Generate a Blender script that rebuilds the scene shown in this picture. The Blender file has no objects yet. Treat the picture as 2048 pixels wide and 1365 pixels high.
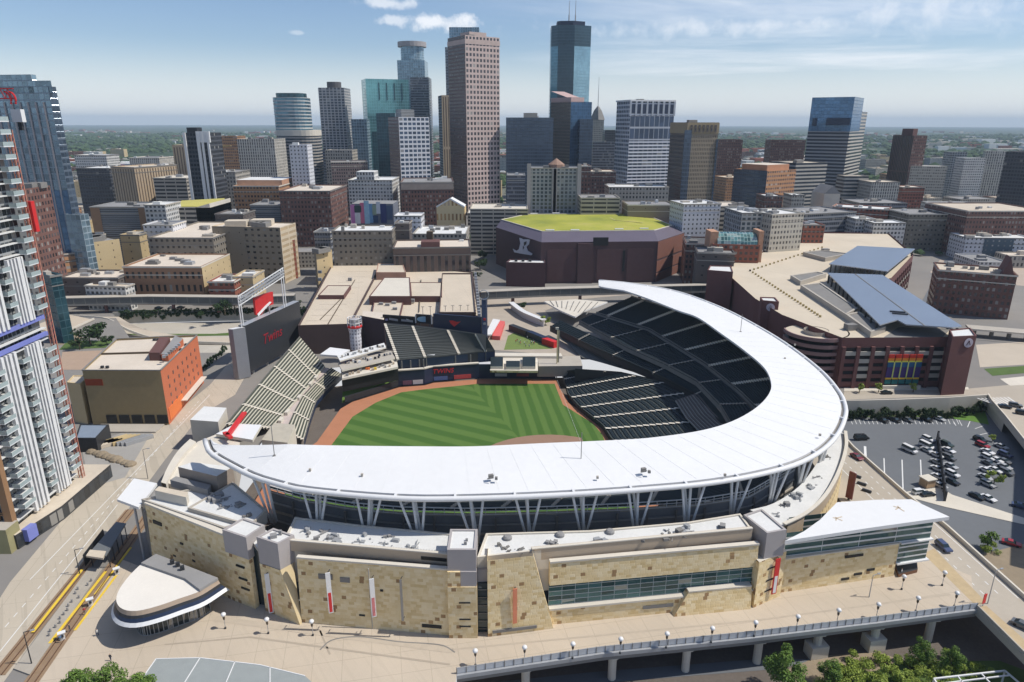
import bpy, math, random
from mathutils import Vector, noise as mnoise
RG = random.Random(11)
SC = bpy.context.scene
COL = SC.collection
# ------------------------------------------------------------------ camera model (metres, z up)
CAMH = 105.0; FPX = 1365.0; PITCH = math.radians(17.75); ROLL = math.radians(0.13)
def ray(px, py):
    u = (px-1024)/FPX; v = (py-682.5)/FPX
    c, s = math.cos(ROLL), math.sin(ROLL)
    u, v = u*c+v*s, -u*s+v*c
    cp, sp = math.cos(PITCH), math.sin(PITCH)
    return (u, cp-v*sp, -sp-v*cp)
def P(px, py, z=0.0):
    d = ray(px, py); t = (z-CAMH)/d[2]
    return (d[0]*t, d[1]*t, z)
def W(px, py, z=0.0): return P(px, py, z)[:2]
def RY(px, py, Y):
    d = ray(px, py); t = Y/d[1]
    return (d[0]*t, Y, CAMH+d[2]*t)
def L(*pts): return [P(*p) for p in pts]
# ------------------------------------------------------------------ mesh builder
MODW = {}
class MB:
    def __init__(s): s.f = []
    def face(s, pts, mi=0, uv=None):
        pts = [tuple(p) for p in pts]
        if uv is None:
            n = Vector((0, 0, 0))
            for i in range(len(pts)):
                a = pts[i]; b = pts[(i+1) % len(pts)]
                n += Vector(a).cross(Vector(b))
            if n.length > 0: n.normalize()
            if abs(n.z) > .75: uv = [(p[0], p[1]) for p in pts]
            else:
                h = math.hypot(n.x, n.y) or 1; tx, ty = -n.y/h, n.x/h
                uv = [(p[0]*tx+p[1]*ty, p[2]) for p in pts]
        s.f.append((pts, mi, uv))
    def wall(s, a, b, z0, z1, mi=0, mod=None, z0b=None, z1b=None):
        l = math.hypot(b[0]-a[0], b[1]-a[1])
        if l < 1e-4: return
        u1 = l; zb0 = z0 if z0b is None else z0b; zb1 = z1 if z1b is None else z1b
        v0, v1 = 0, z1-z0
        if mod:
            u1 = max(1, round(l/mod[0]))*mod[0]; v1 = max(1, round((z1-z0)/mod[1]))*mod[1]
        s.face([(a[0], a[1], z0), (b[0], b[1], zb0), (b[0], b[1], zb1), (a[0], a[1], z1)], mi, [(0, v0), (u1, v0), (u1, v1), (0, v1)])
    def prism(s, poly, z0, z1, mw=0, mr=1, mod=None, roof=True, par=0.0, pt=.5, bottom=False):
        poly = ccw([tuple(p[:2]) for p in poly]); n = len(poly)
        for i in range(n): s.wall(poly[i], poly[(i+1) % n], z0, z1+par, mw, mod)
        if par > 0:
            ins = inset(poly, pt)
            for i in range(n):
                j = (i+1) % n
                s.face([(*poly[i], z1+par), (*poly[j], z1+par), (*ins[j], z1+par), (*ins[i], z1+par)], mw, [(0, 0), (.1, 0), (.1, .1), (0, .1)])
                s.face([(*ins[j], z1), (*ins[i], z1), (*ins[i], z1+par), (*ins[j], z1+par)], mw, [(0, 0), (.1, 0), (.1, .1), (0, .1)])
            if roof: s.face([(*p, z1) for p in ins], mr)
        elif roof: s.face([(*p, z1) for p in poly], mr)
        if bottom: s.face([(*p, z0) for p in reversed(poly)], mr)
    def box(s, c, d, rz=0, mi=0, mt=None, bottom=True):
        cx, cy, cz = c; hx, hy = d[0]/2, d[1]/2
        cs, sn = math.cos(rz), math.sin(rz)
        q = [(cx+x*cs-y*sn, cy+x*sn+y*cs) for x, y in ((-hx, -hy), (hx, -hy), (hx, hy), (-hx, hy))]
        s.prism(q, cz, cz+d[2], mi, mi if mt is None else mt, bottom=bottom)
    def bar(s, a, b, w, h=None, mi=0):
        h = w if h is None else h
        a = Vector(a); b = Vector(b); d = (b-a)
        if d.length < 1e-5: return
        d.normalize(); up = Vector((0, 0, 1)) if abs(d.z) < .95 else Vector((1, 0, 0))
        x = d.cross(up).normalized()*(w/2); y = x.cross(d).normalized()*(h/2)
        A = [a-x-y, a+x-y, a+x+y, a-x+y]; B = [p+(b-a) for p in A]
        for i in range(4):
            j = (i+1) % 4; s.face([A[i], A[j], B[j], B[i]], mi)
        s.face(A[::-1], mi); s.face(B, mi)
    def tube(s, pts, r, seg=8, mi=0, cap=True, r2=None):
        pts = [Vector(p) for p in pts]; rings = []
        for i, p in enumerate(pts):
            d = (pts[min(i+1, len(pts)-1)]-pts[max(i-1, 0)]).normalized()
            up = Vector((0, 0, 1)) if abs(d.z) < .95 else Vector((1, 0, 0))
            x = d.cross(up).normalized(); y = x.cross(d).normalized()
            rr = r if r2 is None else r+(r2-r)*i/(len(pts)-1)
            rings.append([p+x*rr*math.cos(2*math.pi*k/seg)+y*rr*math.sin(2*math.pi*k/seg) for k in range(seg)])
        for i in range(len(rings)-1):
            for k in range(seg):
                l = (k+1) % seg; s.face([rings[i][k], rings[i+1][k], rings[i+1][l], rings[i][l]], mi)
        if cap: s.face(rings[0], mi); s.face(rings[-1][::-1], mi)
    def lathe(s, c, prof, seg=16, mi=0, sx=1, sy=1):
        for (r0, z0), (r1, z1) in zip(prof, prof[1:]):
            for k in range(seg):
                a, b = 2*math.pi*k/seg, 2*math.pi*(k+1)/seg
                q = [(c[0]+r0*sx*math.cos(a), c[1]+r0*sy*math.sin(a), c[2]+z0), (c[0]+r0*sx*math.cos(b), c[1]+r0*sy*math.sin(b), c[2]+z0),
                     (c[0]+r1*sx*math.cos(b), c[1]+r1*sy*math.sin(b), c[2]+z1), (c[0]+r1*sx*math.cos(a), c[1]+r1*sy*math.sin(a), c[2]+z1)]
                if r0 < 1e-6: q = [q[0], q[2], q[3]]
                elif r1 < 1e-6: q = q[:3]
                s.face(q, mi)
    def build(s, name, mats, parent=None, loc=None, smooth=False, weld=True):
        if not isinstance(mats, (list, tuple)): mats = [mats]
        if loc is None: loc = tuple(parent['_w']) if parent is not None else (0, 0, 0)
        vs = []; fs = []; key = {}; uvs = []; mi = []
        for pts, m, uv in s.f:
            idx = []
            for p in pts:
                q = (p[0]-loc[0], p[1]-loc[1], p[2]-loc[2])
                if weld:
                    k = (round(q[0], 3), round(q[1], 3), round(q[2], 3)); i = key.get(k)
                    if i is None: i = len(vs); key[k] = i; vs.append(q)
                else: i = len(vs); vs.append(q)
                idx.append(i)
            if len(set(idx)) < 3: continue
            if len(set(idx)) < len(idx):
                seen = []; uu = []
                for i, u in zip(idx, uv):
                    if i not in seen: seen.append(i); uu.append(u)
                idx = seen; uv = uu
            fs.append(idx); uvs.append(uv); mi.append(m)
        me = bpy.data.meshes.new(name); me.from_pydata(vs, [], fs)
        ul = me.uv_layers.new(name='UVMap'); fl = []
        for uv in uvs:
            for u in uv: fl += [u[0], u[1]]
        ul.data.foreach_set('uv', fl)
        me.polygons.foreach_set('material_index', mi)
        if smooth: me.polygons.foreach_set('use_smooth', [True]*len(fs))
        for m in mats: me.materials.append(m)
        o = bpy.data.objects.new(name, me); COL.objects.link(o)
        if parent is not None:
            o.parent = parent
            pl = tuple(parent['_w']); o.location = (loc[0]-pl[0], loc[1]-pl[1], loc[2]-pl[2])
        else: o.location = loc
        o['_w'] = loc
        return o
def area(p): return sum(p[i][0]*p[(i+1) % len(p)][1]-p[(i+1) % len(p)][0]*p[i][1] for i in range(len(p)))/2
def ccw(p): return p if area(p) > 0 else p[::-1]
def inset(poly, d):
    n = len(poly); out = []
    for i in range(n):
        a, b, c = Vector(poly[i-1]), Vector(poly[i]), Vector(poly[(i+1) % n])
        e1 = (b-a).normalized(); e2 = (c-b).normalized()
        n1 = Vector((-e1.y, e1.x)); n2 = Vector((-e2.y, e2.x)); m = (n1+n2)
        if m.length < 1e-4: m = n1
        m.normalize(); k = max(.7, m.dot(n1)); q = b+m*(d/k); out.append((q.x, q.y))
    return out
def resample(pts, n):
    pts = [Vector(p) for p in pts]; d = [0]
    for a, b in zip(pts, pts[1:]): d.append(d[-1]+(b-a).length)
    out = []; j = 0
    for i in range(n):
        t = d[-1]*i/(n-1)
        while j < len(d)-2 and d[j+1] < t: j += 1
        k = (t-d[j])/max(1e-6, d[j+1]-d[j]); out.append(pts[j].lerp(pts[j+1], min(1, max(0, k))))
    return out
def spline(pts, n):
    """Catmull-Rom through pts, resampled evenly to n points"""
    pts = [Vector(p) for p in pts]; q = [pts[0]*2-pts[1]]+pts+[pts[-1]*2-pts[-2]]; out = []
    for i in range(1, len(q)-2):
        for k in range(8):
            t = k/8; a, b, c, d = q[i-1], q[i], q[i+1], q[i+2]
            out.append(.5*((2*b)+(c-a)*t+(2*a-5*b+4*c-d)*t*t+(3*b-a-3*c+d)*t**3))
    out.append(pts[-1]); return resample(out, n)
def T(name, label, cat, loc, group=None):
    o = bpy.data.objects.new(name, None); COL.objects.link(o); o.location = loc
    o.empty_display_size = .5; o['_w'] = tuple(loc); return tag(o, label, cat, group)
def tag(o, label=None, cat=None, group=None, kind=None):
    if label: o['label'] = label
    if cat: o['category'] = cat
    if group: o['group'] = group
    if kind: o['kind'] = kind
    return o
def struct(name, mb, mats, **k): return tag(mb.build(name, mats, **k), kind='structure')
def dup(root, loc, rz=0, label=None, group=None, sc=1.0, mats=None):
    r = root.copy(); COL.objects.link(r); r.location = loc; r.rotation_euler = (0, 0, rz); r.scale = (sc, sc, sc)
    if label: r['label'] = label
    if group: r['group'] = group
    for ch in list(root.children):
        c = ch.copy(); COL.objects.link(c); c.parent = r
        if mats and c.name.split('.')[0] in mats:
            c.material_slots[0].link = 'OBJECT'; c.material_slots[0].material = mats[c.name.split('.')[0]]
        for g in ch.children:
            d = g.copy(); COL.objects.link(d); d.parent = c
    return r
# ------------------------------------------------------------------ materials
class NT:
    def __init__(s, name):
        s.m = bpy.data.materials.new(name); s.m.use_nodes = True; s.t = s.m.node_tree
        s.b = s.t.nodes['Principled BSDF']
    def n(s, typ, **k):
        x = s.t.nodes.new(typ)
        for a, v in k.items():
            if a.startswith('i_'): s.set(x.inputs[a[2:].replace('_', ' ')], v)
            else: setattr(x, a, v)
        return x
    def set(s, sock, v):
        if hasattr(v, 'is_output') or isinstance(v, bpy.types.NodeSocket): s.t.links.new(v, sock)
        else: sock.default_value = v
    def math(s, op, a, b=0.0, c=None):
        x = s.t.nodes.new('ShaderNodeMath'); x.operation = op; s.set(x.inputs[0], a); s.set(x.inputs[1], b)
        if c is not None: s.set(x.inputs[2], c)
        return x.outputs[0]
    def mix(s, f, a, b, blend='MIX'):
        x = s.t.nodes.new('ShaderNodeMix'); x.data_type = 'RGBA'; x.blend_type = blend
        s.set(x.inputs[0], f); s.set(x.inputs[6], a); s.set(x.inputs[7], b); return x.outputs[2]
    def fmix(s, f, a, b):
        x = s.t.nodes.new('ShaderNodeMix'); x.data_type = 'FLOAT'
        s.set(x.inputs[0], f); s.set(x.inputs[2], a); s.set(x.inputs[3], b); return x.outputs[0]
    def noise(s, scale, detail=3, vec=None, rough=.55):
        x = s.n('ShaderNodeTexNoise'); x.inputs['Scale'].default_value = scale; x.inputs['Detail'].default_value = detail; x.inputs['Roughness'].default_value = rough
        s.t.links.new(vec if vec is not None else s.pos(), x.inputs['Vector']); return x.outputs['Fac']
    def pos(s):
        if not hasattr(s, '_p'): s._p = s.n('ShaderNodeNewGeometry')
        return s._p.outputs['Position']
    def uv(s):
        u = s.n('ShaderNodeUVMap'); sp = s.n('ShaderNodeSeparateXYZ'); s.t.links.new(u.outputs[0], sp.inputs[0]); return sp.outputs[0], sp.outputs[1]
    def comb(s, x, y, z=0.0):
        c = s.n('ShaderNodeCombineXYZ'); s.set(c.inputs[0], x); s.set(c.inputs[1], y); s.set(c.inputs[2], z); return c.outputs[0]
    def rnd(s, vec):
        w = s.n('ShaderNodeTexWhiteNoise'); w.noise_dimensions = '3D'; s.t.links.new(vec, w.inputs['Vector']); return w.outputs['Value']
    def ramp(s, f, stops, interp='LINEAR'):
        r = s.n('ShaderNodeValToRGB'); r.color_ramp.interpolation = interp; e = r.color_ramp.elements
        while len(e) < len(stops): e.new(.5)
        for k, (p, c) in zip(e, stops): k.position = p; k.color = (*c, 1)
        s.set(r.inputs[0], f); return r.outputs[0]
    def out(s, **k):
        for a, v in k.items(): s.set(s.b.inputs[a.replace('_', ' ')], v)
        return s.m
    def bump(s, h, strength=.3, dist=.1):
        b = s.n('ShaderNodeBump'); b.inputs['Strength'].default_value = strength; b.inputs['Distance'].default_value = dist
        s.t.links.new(h, b.inputs['Height']); s.t.links.new(b.outputs[0], s.b.inputs['Normal'])
def c4(c, k=1.0): return (c[0]*k, c[1]*k, c[2]*k, 1)
_MC = {}
def flat(name, col, rough=.75, var=.25, scale=.25, metal=0.0, spec=.4, fine=.12):
    """plain surface: base colour with broad and fine weathering"""
    if name in _MC: return _MC[name]
    t = NT(name); a = t.noise(scale, 4); b = t.noise(scale*9, 2)
    c = t.mix(a, c4(col, 1-var), c4(col, 1+var)); c = t.mix(t.math('MULTIPLY', b, fine*2), c, c4(col, .6))
    _MC[name] = t.out(Base_Color=c, Roughness=rough, Metallic=metal, Specular_IOR_Level=spec); return _MC[name]
def facade(name, wall, glass, mw=3.2, mh=3.6, wx=(.2, .8), wy=(.25, .8), metal=.0, rough=.12, var=.5, blind=.12, wallvar=.15, band=None, spec=.6):
    """window grid: module mw x mh metres, opening wx/wy as fractions; one pane differs from the next"""
    if name in _MC: return _MC[name]
    t = NT(name); u, v = t.uv()
    a = t.math('DIVIDE', u, mw); b = t.math('DIVIDE', v, mh); fx = t.math('FRACT', a); fy = t.math('FRACT', b)
    cell = t.comb(t.math('FLOOR', a), t.math('FLOOR', b), 0.0)
    gx = t.n('ShaderNodeNewGeometry'); 
    nrm = t.n('ShaderNodeVectorMath', operation='SCALE'); t.t.links.new(gx.outputs['True Normal'], nrm.inputs[0]); nrm.inputs['Scale'].default_value = 7.3
    cc = t.n('ShaderNodeVectorMath', operation='ADD'); t.t.links.new(cell, cc.inputs[0]); t.t.links.new(nrm.outputs[0], cc.inputs[1])
    r = t.rnd(cc.outputs[0])
    m = t.math('MULTIPLY', t.math('MULTIPLY', t.math('GREATER_THAN', fx, wx[0]), t.math('LESS_THAN', fx, wx[1])),
               t.math('MULTIPLY', t.math('GREATER_THAN', fy, wy[0]), t.math('LESS_THAN', fy, wy[1])))
    g = t.mix(r, c4(glass, 1-var), c4(glass, 1+var))
    g = t.mix(t.math('MULTIPLY', t.math('GREATER_THAN', r, 1-blind), .55), g, (.42, .40, .36, 1))
    n1 = t.noise(.06, 4); n2 = t.noise(.9, 3); n3 = t.noise(.022, 3)
    g = t.mix(1.0, g, t.mix(n3, (.35, .38, .42, 1), (1.7, 1.65, 1.6, 1)), 'MULTIPLY')  # broad noise paints cloud-like reflections into the glass colour
    w = t.mix(n1, c4(wall, 1-wallvar), c4(wall, 1+wallvar)); w = t.mix(t.math('MULTIPLY', n2, .25), w, c4(wall, .65))
    if band:
        bm = t.math('LESS_THAN', fy, band[0]); w = t.mix(bm, w, c4(band[1]))
    col = t.mix(m, w, g)
    t.bump(t.math('SUBTRACT', 1.0, m), .5, .25)
    MODW[name] = (mw, mh)
    _MC[name] = t.out(Base_Color=col, Roughness=t.fmix(m, .8, rough), Metallic=t.math('MULTIPLY', m, metal), Specular_IOR_Level=t.fmix(m, .3, spec)); return _MC[name]
def mod(m): return MODW.get(m.name)
# ------------------------------------------------------------------ light, sky, camera
SUN_EL, SUN_AZ = math.radians(54), math.radians(-3)      # azimuth measured from +X towards +Y
sdir = Vector((math.cos(SUN_EL)*math.cos(SUN_AZ), math.cos(SUN_EL)*math.sin(SUN_AZ), math.sin(SUN_EL)))
sl = bpy.data.lights.new('sun', 'SUN'); sl.energy = 3.9; sl.angle = math.radians(.53); sl.color = (1, .95, .87)
so = bpy.data.objects.new('sun', sl); COL.objects.link(so); so.rotation_euler = sdir.to_track_quat('Z', 'Y').to_euler(); so.location = (200, 0, 300)
wd = bpy.data.worlds.new('World'); SC.world = wd; wd.use_nodes = True
wt = wd.node_tree; bg = wt.nodes['Background']; bg.inputs[1].default_value = .10
sky = wt.nodes.new('ShaderNodeTexSky'); sky.sky_type = 'NISHITA'; sky.sun_disc = False
sky.sun_elevation = SUN_EL; sky.sun_rotation = math.pi/2-SUN_AZ
sky.altitude = 250; sky.air_density = 1.0; sky.dust_density = .4; sky.ozone_density = 1.0
def wn(typ, **k):
    x = wt.nodes.new(typ)
    for a, v in k.items(): setattr(x, a, v)
    return x
def wl(a, b): wt.links.new(a, b)
def wm(op, a, b=0.0):
    x = wn('ShaderNodeMath', operation=op)
    for s, v in ((x.inputs[0], a), (x.inputs[1], b)):
        if isinstance(v, (int, float)): s.default_value = v
        else: wl(v, s)
    return x.outputs[0]
tc = wn('ShaderNodeTexCoord'); sp = wn('ShaderNodeSeparateXYZ'); wl(tc.outputs['Generated'], sp.inputs[0])
# clouds live on a plane far overhead: direction divided by its height
zc = wm('MAXIMUM', wm('ADD', sp.outputs[2], .06), .02)
cb = wn('ShaderNodeCombineXYZ'); wl(wm('DIVIDE', sp.outputs[0], zc), cb.inputs[0]); wl(wm('DIVIDE', sp.outputs[1], zc), cb.inputs[1])
def wnoise(scale, detail, off, sx=1.0, dist=0.0):
    mp = wn('ShaderNodeMapping'); mp.inputs['Location'].default_value = off; mp.inputs['Scale'].default_value = (sx, 1, 1); wl(cb.outputs[0], mp.inputs[0])
    x = wn('ShaderNodeTexNoise'); x.inputs['Scale'].default_value = scale; x.inputs['Detail'].default_value = detail; x.inputs['Roughness'].default_value = .62; x.inputs['Distortion'].default_value = dist
    wl(mp.outputs[0], x.inputs['Vector']); return x.outputs['Fac']
def smooth(v, a, b):
    x = wn('ShaderNodeMapRange', interpolation_type='SMOOTHSTEP'); wl(v, x.inputs[0]); x.inputs[1].default_value = a; x.inputs[2].default_value = b; return x.outputs[0]
def cloud_at(px, py, rx, ry, lo, hi, amount):
    """a cloud in one direction of the sky, its edge torn by noise"""
    d = Vector(ray(px, py)).normalized(); az, el = math.atan2(d.x, d.y), math.asin(d.z)
    a = wm('DIVIDE', wm('SUBTRACT', wm('ARCTAN2', sp.outputs[0], sp.outputs[1]), az), rx/FPX)
    e = wm('DIVIDE', wm('SUBTRACT', wm('ARCSINE', sp.outputs[2]), el), ry/FPX)
    r = wm('SQRT', wm('ADD', wm('MULTIPLY', a, a), wm('MULTIPLY', e, e)))
    x = wn('ShaderNodeTexNoise'); x.inputs['Scale'].default_value = 38; x.inputs['Detail'].default_value = 7; x.inputs['Roughness'].default_value = .6
    wl(tc.outputs['Generated'], x.inputs['Vector'])
    return wm('MULTIPLY', smooth(wm('SUBTRACT', wm('MULTIPLY', x.outputs['Fac'], 2.2), r), lo, hi), amount)
veil = wm('MULTIPLY', smooth(wnoise(.35, 8, (3.1, 1.7, 0), .6, .6), .44, .74), smooth(wm('ADD', sp.outputs[0], wm('MULTIPLY', sp.outputs[2], .8)), -.1, .45))
fac = wm('MULTIPLY', veil, .75)
for a in ((880, 44, 100, 22, .25, .95, .8), (790, 40, 50, 14, .3, .9, .55), (770, 8, 90, 16, .3, 1.0, .6), (1500, 52, 420, 30, .0, 1.5, .6), (1850, 20, 330, 48, .0, 1.6, .6), (600, 66, 20, 5, .2, .9, .3)):
    fac = wm('MAXIMUM', fac, cloud_at(*a))
hzn = wm('MULTIPLY', wm('SUBTRACT', 1.0, smooth(sp.outputs[2], 0.0, .105)), .66)
fac = wm('MAXIMUM', fac, hzn)
mx = wn('ShaderNodeMix', data_type='RGBA'); wl(fac, mx.inputs[0]); tint = wn('ShaderNodeMix', data_type='RGBA', blend_type='MULTIPLY'); tint.inputs[0].default_value = 1; wl(sky.outputs[0], tint.inputs[6]); tint.inputs[7].default_value = (.84, .91, 1.05, 1); wl(tint.outputs[2], mx.inputs[6]); mx.inputs[7].default_value = (9.6, 9.75, 10.1, 1)
wl(mx.outputs[2], bg.inputs[0])
SC.view_settings.view_transform = 'Standard'; SC.view_settings.look = 'None'; SC.view_settings.exposure = .15; SC.view_settings.gamma = 1
cam = bpy.data.cameras.new('camera'); cam.sensor_width = 36; cam.sensor_fit = 'HORIZONTAL'; cam.lens = FPX/2048*36
cam.clip_start = 1; cam.clip_end = 60000
co = bpy.data.objects.new('camera', cam); COL.objects.link(co); co.location = (0, 0, CAMH)
co.rotation_mode = 'XYZ'
from mathutils import Matrix
co.matrix_world = Matrix.Translation((0, 0, CAMH)) @ Matrix.Rotation(math.pi/2-PITCH, 4, 'X') @ Matrix.Rotation(ROLL, 4, 'Z')
SC.camera = co
SC.cycles.use_denoising = True
SC.cycles.max_bounces = 5; SC.cycles.diffuse_bounces = 4; SC.cycles.glossy_bounces = 2; SC.cycles.transmission_bounces = 2; SC.cycles.volume_bounces = 0
SC.cycles.use_adaptive_sampling = True; SC.cycles.adaptive_threshold = .015
# ------------------------------------------------------------------ shared materials
M = {}
M['white'] = flat('white_membrane', (.735, .735, .725), .6, .05, .07, fine=.10)
M['steel_white'] = flat('painted_steel', (.74, .74, .73), .45, .06)
M['roof_white'] = flat('white_roof', (.70, .70, .68), .85, .15, .15, fine=.2)
M['roof_tan'] = flat('gravel_roof', (.60, .52, .41), .9, .22, .08, fine=.22)
M['roof_pink'] = flat('beige_roof', (.66, .58, .48), .9, .2, .06, fine=.2)
M['roof_grey'] = flat('grey_roof', (.27, .265, .26), .9, .22, .08)
M['roof_dark'] = flat('dark_roof', (.10, .10, .105), .9, .25, .1)
M['conc'] = flat('concrete', (.44, .40, .34), .85, .15, .2)
M['conc_lt'] = flat('light_concrete', (.64, .59, .50), .85, .12, .2)
M['conc_dk'] = flat('dark_concrete', (.22, .21, .195), .85, .2, .2)
M['beige'] = flat('beige_panel', (.50, .40, .29), .7, .08, .3)
M['lilac'] = flat('grey_panel', (.40, .37, .36), .6, .08, .3)
M['dark'] = flat('dark_metal', (.03, .032, .036), .5, .2)
M['navy'] = flat('navy_panel', (.018, .03, .065), .4, .2)
M['black'] = flat('black_panel', (.012, .013, .015), .5, .2)
M['steel'] = flat('galvanised_steel', (.42, .43, .44), .45, .15, .6, metal=.3)
M['brick_dk'] = flat('dark_brick', (.14, .068, .06), .85, .2, .15)
M['brick_rd'] = flat('red_brick', (.32, .10, .06), .85, .18, .15)
M['red'] = flat('red_paint', (.62, .03, .03), .5, .1)
M['glass'] = flat('dark_glass', (.03, .05, .06), .08, .3, .4, metal=.25, spec=.8)
M['teal'] = flat('teal_glass', (.06, .14, .15), .08, .3, .4, metal=.4, spec=.8)
M['seat'] = flat('seat_green', (.012, .022, .026), .6, .25, .4)
M['trunk'] = flat('bark', (.10, .075, .05), .9, .3, 1)
M['yellow'] = flat('yellow_paint', (.75, .52, .05), .6, .15)
M['orange'] = flat('orange_paint', (.78, .20, .05), .6, .12)
M['blue'] = flat('blue_wrap', (.20, .23, .56), .55, .15)
M['turf'] = flat('rough_grass', (.09, .15, .035), .95, .35, .2, fine=.3)
M['soil'] = flat('dry_soil', (.30, .24, .165), .95, .3, .1, fine=.3)
M['paint'] = flat('road_paint', (.72, .72, .70), .7, .15, 1)
def leafmat(name, a, b):
    t = NT(name); g = t.n('ShaderNodeNewGeometry'); n = t.noise(.35, 3)
    c = t.mix(g.outputs['Random Per Island'], c4(a), c4(b)); c = t.mix(t.math('MULTIPLY', n, .7), c, c4(a, .55))
    return t.out(Base_Color=c, Roughness=.7, Specular_IOR_Level=.3, Subsurface_Weight=0.0)
M['leaf'] = leafmat('leaf_green', (.075, .15, .025), (.19, .29, .05))
M['leaf_lt'] = leafmat('leaf_light', (.20, .29, .04), (.42, .48, .09))
M['leaf_dk'] = leafmat('leaf_dark', (.018, .045, .014), (.05, .09, .025))
# ------------------------------------------------------------------ ground sheets
def ground_mat():
    t = NT('ground'); p = t.pos(); s = t.n('ShaderNodeSeparateXYZ'); t.t.links.new(p, s.inputs[0])
    n1 = t.noise(.0011, 6); n2 = t.noise(.011, 5); n3 = t.noise(.12, 4); v = t.n('ShaderNodeTexVoronoi'); v.inputs['Scale'].default_value = .028; t.t.links.new(p, v.inputs['Vector'])
    town = t.mix(n2, (.17, .165, .16, 1), (.34, .31, .27, 1)); town = t.mix(t.math('MULTIPLY', n3, .4), town, (.14, .14, .14, 1))
    wood = t.mix(n3, (.030, .055, .030, 1), (.06, .09, .045, 1))
    wood = t.mix(t.math('GREATER_THAN', t.math('ADD', v.outputs['Color'], t.math('MULTIPLY', n1, .4)), 1.08), wood, (.32, .29, .26, 1))
    far = t.n('ShaderNodeMapRange', interpolation_type='SMOOTHSTEP'); t.t.links.new(t.math('ADD', s.outputs[1], t.math('MULTIPLY', t.math('SUBTRACT', n1, .5), 1400)), far.inputs[0]); far.inputs[1].default_value = 750; far.inputs[2].default_value = 1500
    return t.out(Base_Color=t.mix(far.outputs[0], town, wood), Roughness=.95, Specular_IOR_Level=.2)
GM = ground_mat()
PITFLOOR = -9.0
rw = [W(1684, 806), W(1720, 806), W(1800, 804), W(1900, 800), W(1980, 794)]       # top of the wall above the parking lot
PIT1 = [(-11, 20), (-11, 112.5), (-12, 124), (-60, 131), (-86, 152), (-86, 286), (-45, 300), (70, 300), (100, 296), rw[0], rw[2], rw[4], (330, W(1980, 800)[1]), (330, 20)]
PIT2 = [W(226, 628), W(620, 620), W(620, 706), W(440, 706), W(300, 706), W(262, 680)]
def sheet_with_holes(name, outer, holes, z, mat):
    import bmesh
    bm = bmesh.new(); es = []
    for lp in [outer]+holes:
        vs = [bm.verts.new((x, y, z)) for x, y in lp]
        for i in range(len(vs)): es.append(bm.edges.new((vs[i], vs[(i+1) % len(vs)])))
    bmesh.ops.triangle_fill(bm, edges=es, use_beauty=True, use_dissolve=False)
    for f in bm.faces:
        f.normal_update()
        if f.normal.z < 0: f.normal_flip()
    me = bpy.data.meshes.new(name); bm.to_mesh(me); bm.free(); me.materials.append(mat)
    o = bpy.data.objects.new(name, me); COL.objects.link(o); return tag(o, kind='structure')
def circle(r, n=48, c=(0, 0)): return [(c[0]+r*math.cos(2*math.pi*i/n), c[1]+r*math.sin(2*math.pi*i/n)) for i in range(n)]
sheet_with_holes('ground', circle(26000, 64), [PIT1, PIT2], 0, GM)
m = MB(); m.face([(x, y, PITFLOOR) for x, y in ccw(PIT1)]); struct('rail_corridor', m, flat('ballast', (.16, .135, .115), .95, .3, .15, fine=.4))
m = MB(); m.face([(x, y, -6) for x, y in ccw(PIT2)]); struct('motorway_floor', m, flat('pale_carriageway', (.47, .43, .36), .9, .12, .1))
def skirt(name, loop, z0, z1, mat, label):
    m = MB(); n = len(loop)
    for a, b in zip(loop, loop[1:]): m.wall(b, a, z0, z1)
    return m.build(name, mat)
# ------------------------------------------------------------------ playing surface
FZ = -5.0
HOME = Vector((27.5, 189.0)); D1 = Vector((-.0744, .997)); D2 = Vector((-.997, -.0744))
track_px = [(634, 884), (681, 818), (705, 804), (798, 775), (850, 771), (867, 766), (958, 759), (1111, 759), (1119, 776), (1138, 807), (1170, 827), (1204, 854), (1226, 881)]
hidden = [(46, 204), (48, 190), (42, 176), (30, 169), (5, 166), (-30, 170), (-60, 174), (-78, 178), (-79, 200)]
outer = [W(*p, FZ) for p in track_px]+hidden
m = MB(); m.face([(x, y, FZ) for x, y in ccw(outer)]); struct('warning_track', m, flat('red_cinder', (.44, .19, .10), .95, .12, .3, fine=.2))
grass_px = [(662, 892), (705, 834), (751, 806), (803, 785), (850, 779), (958, 768), (1109, 768), (1126, 810), (1150, 825), (1185, 847), (1204, 869), (1209, 881)]
hid2 = [(40, 200), (42, 190), (37, 180), (28, 174), (5, 171), (-28, 175), (-55, 179), (-70, 184), (-72, 200)]
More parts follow.
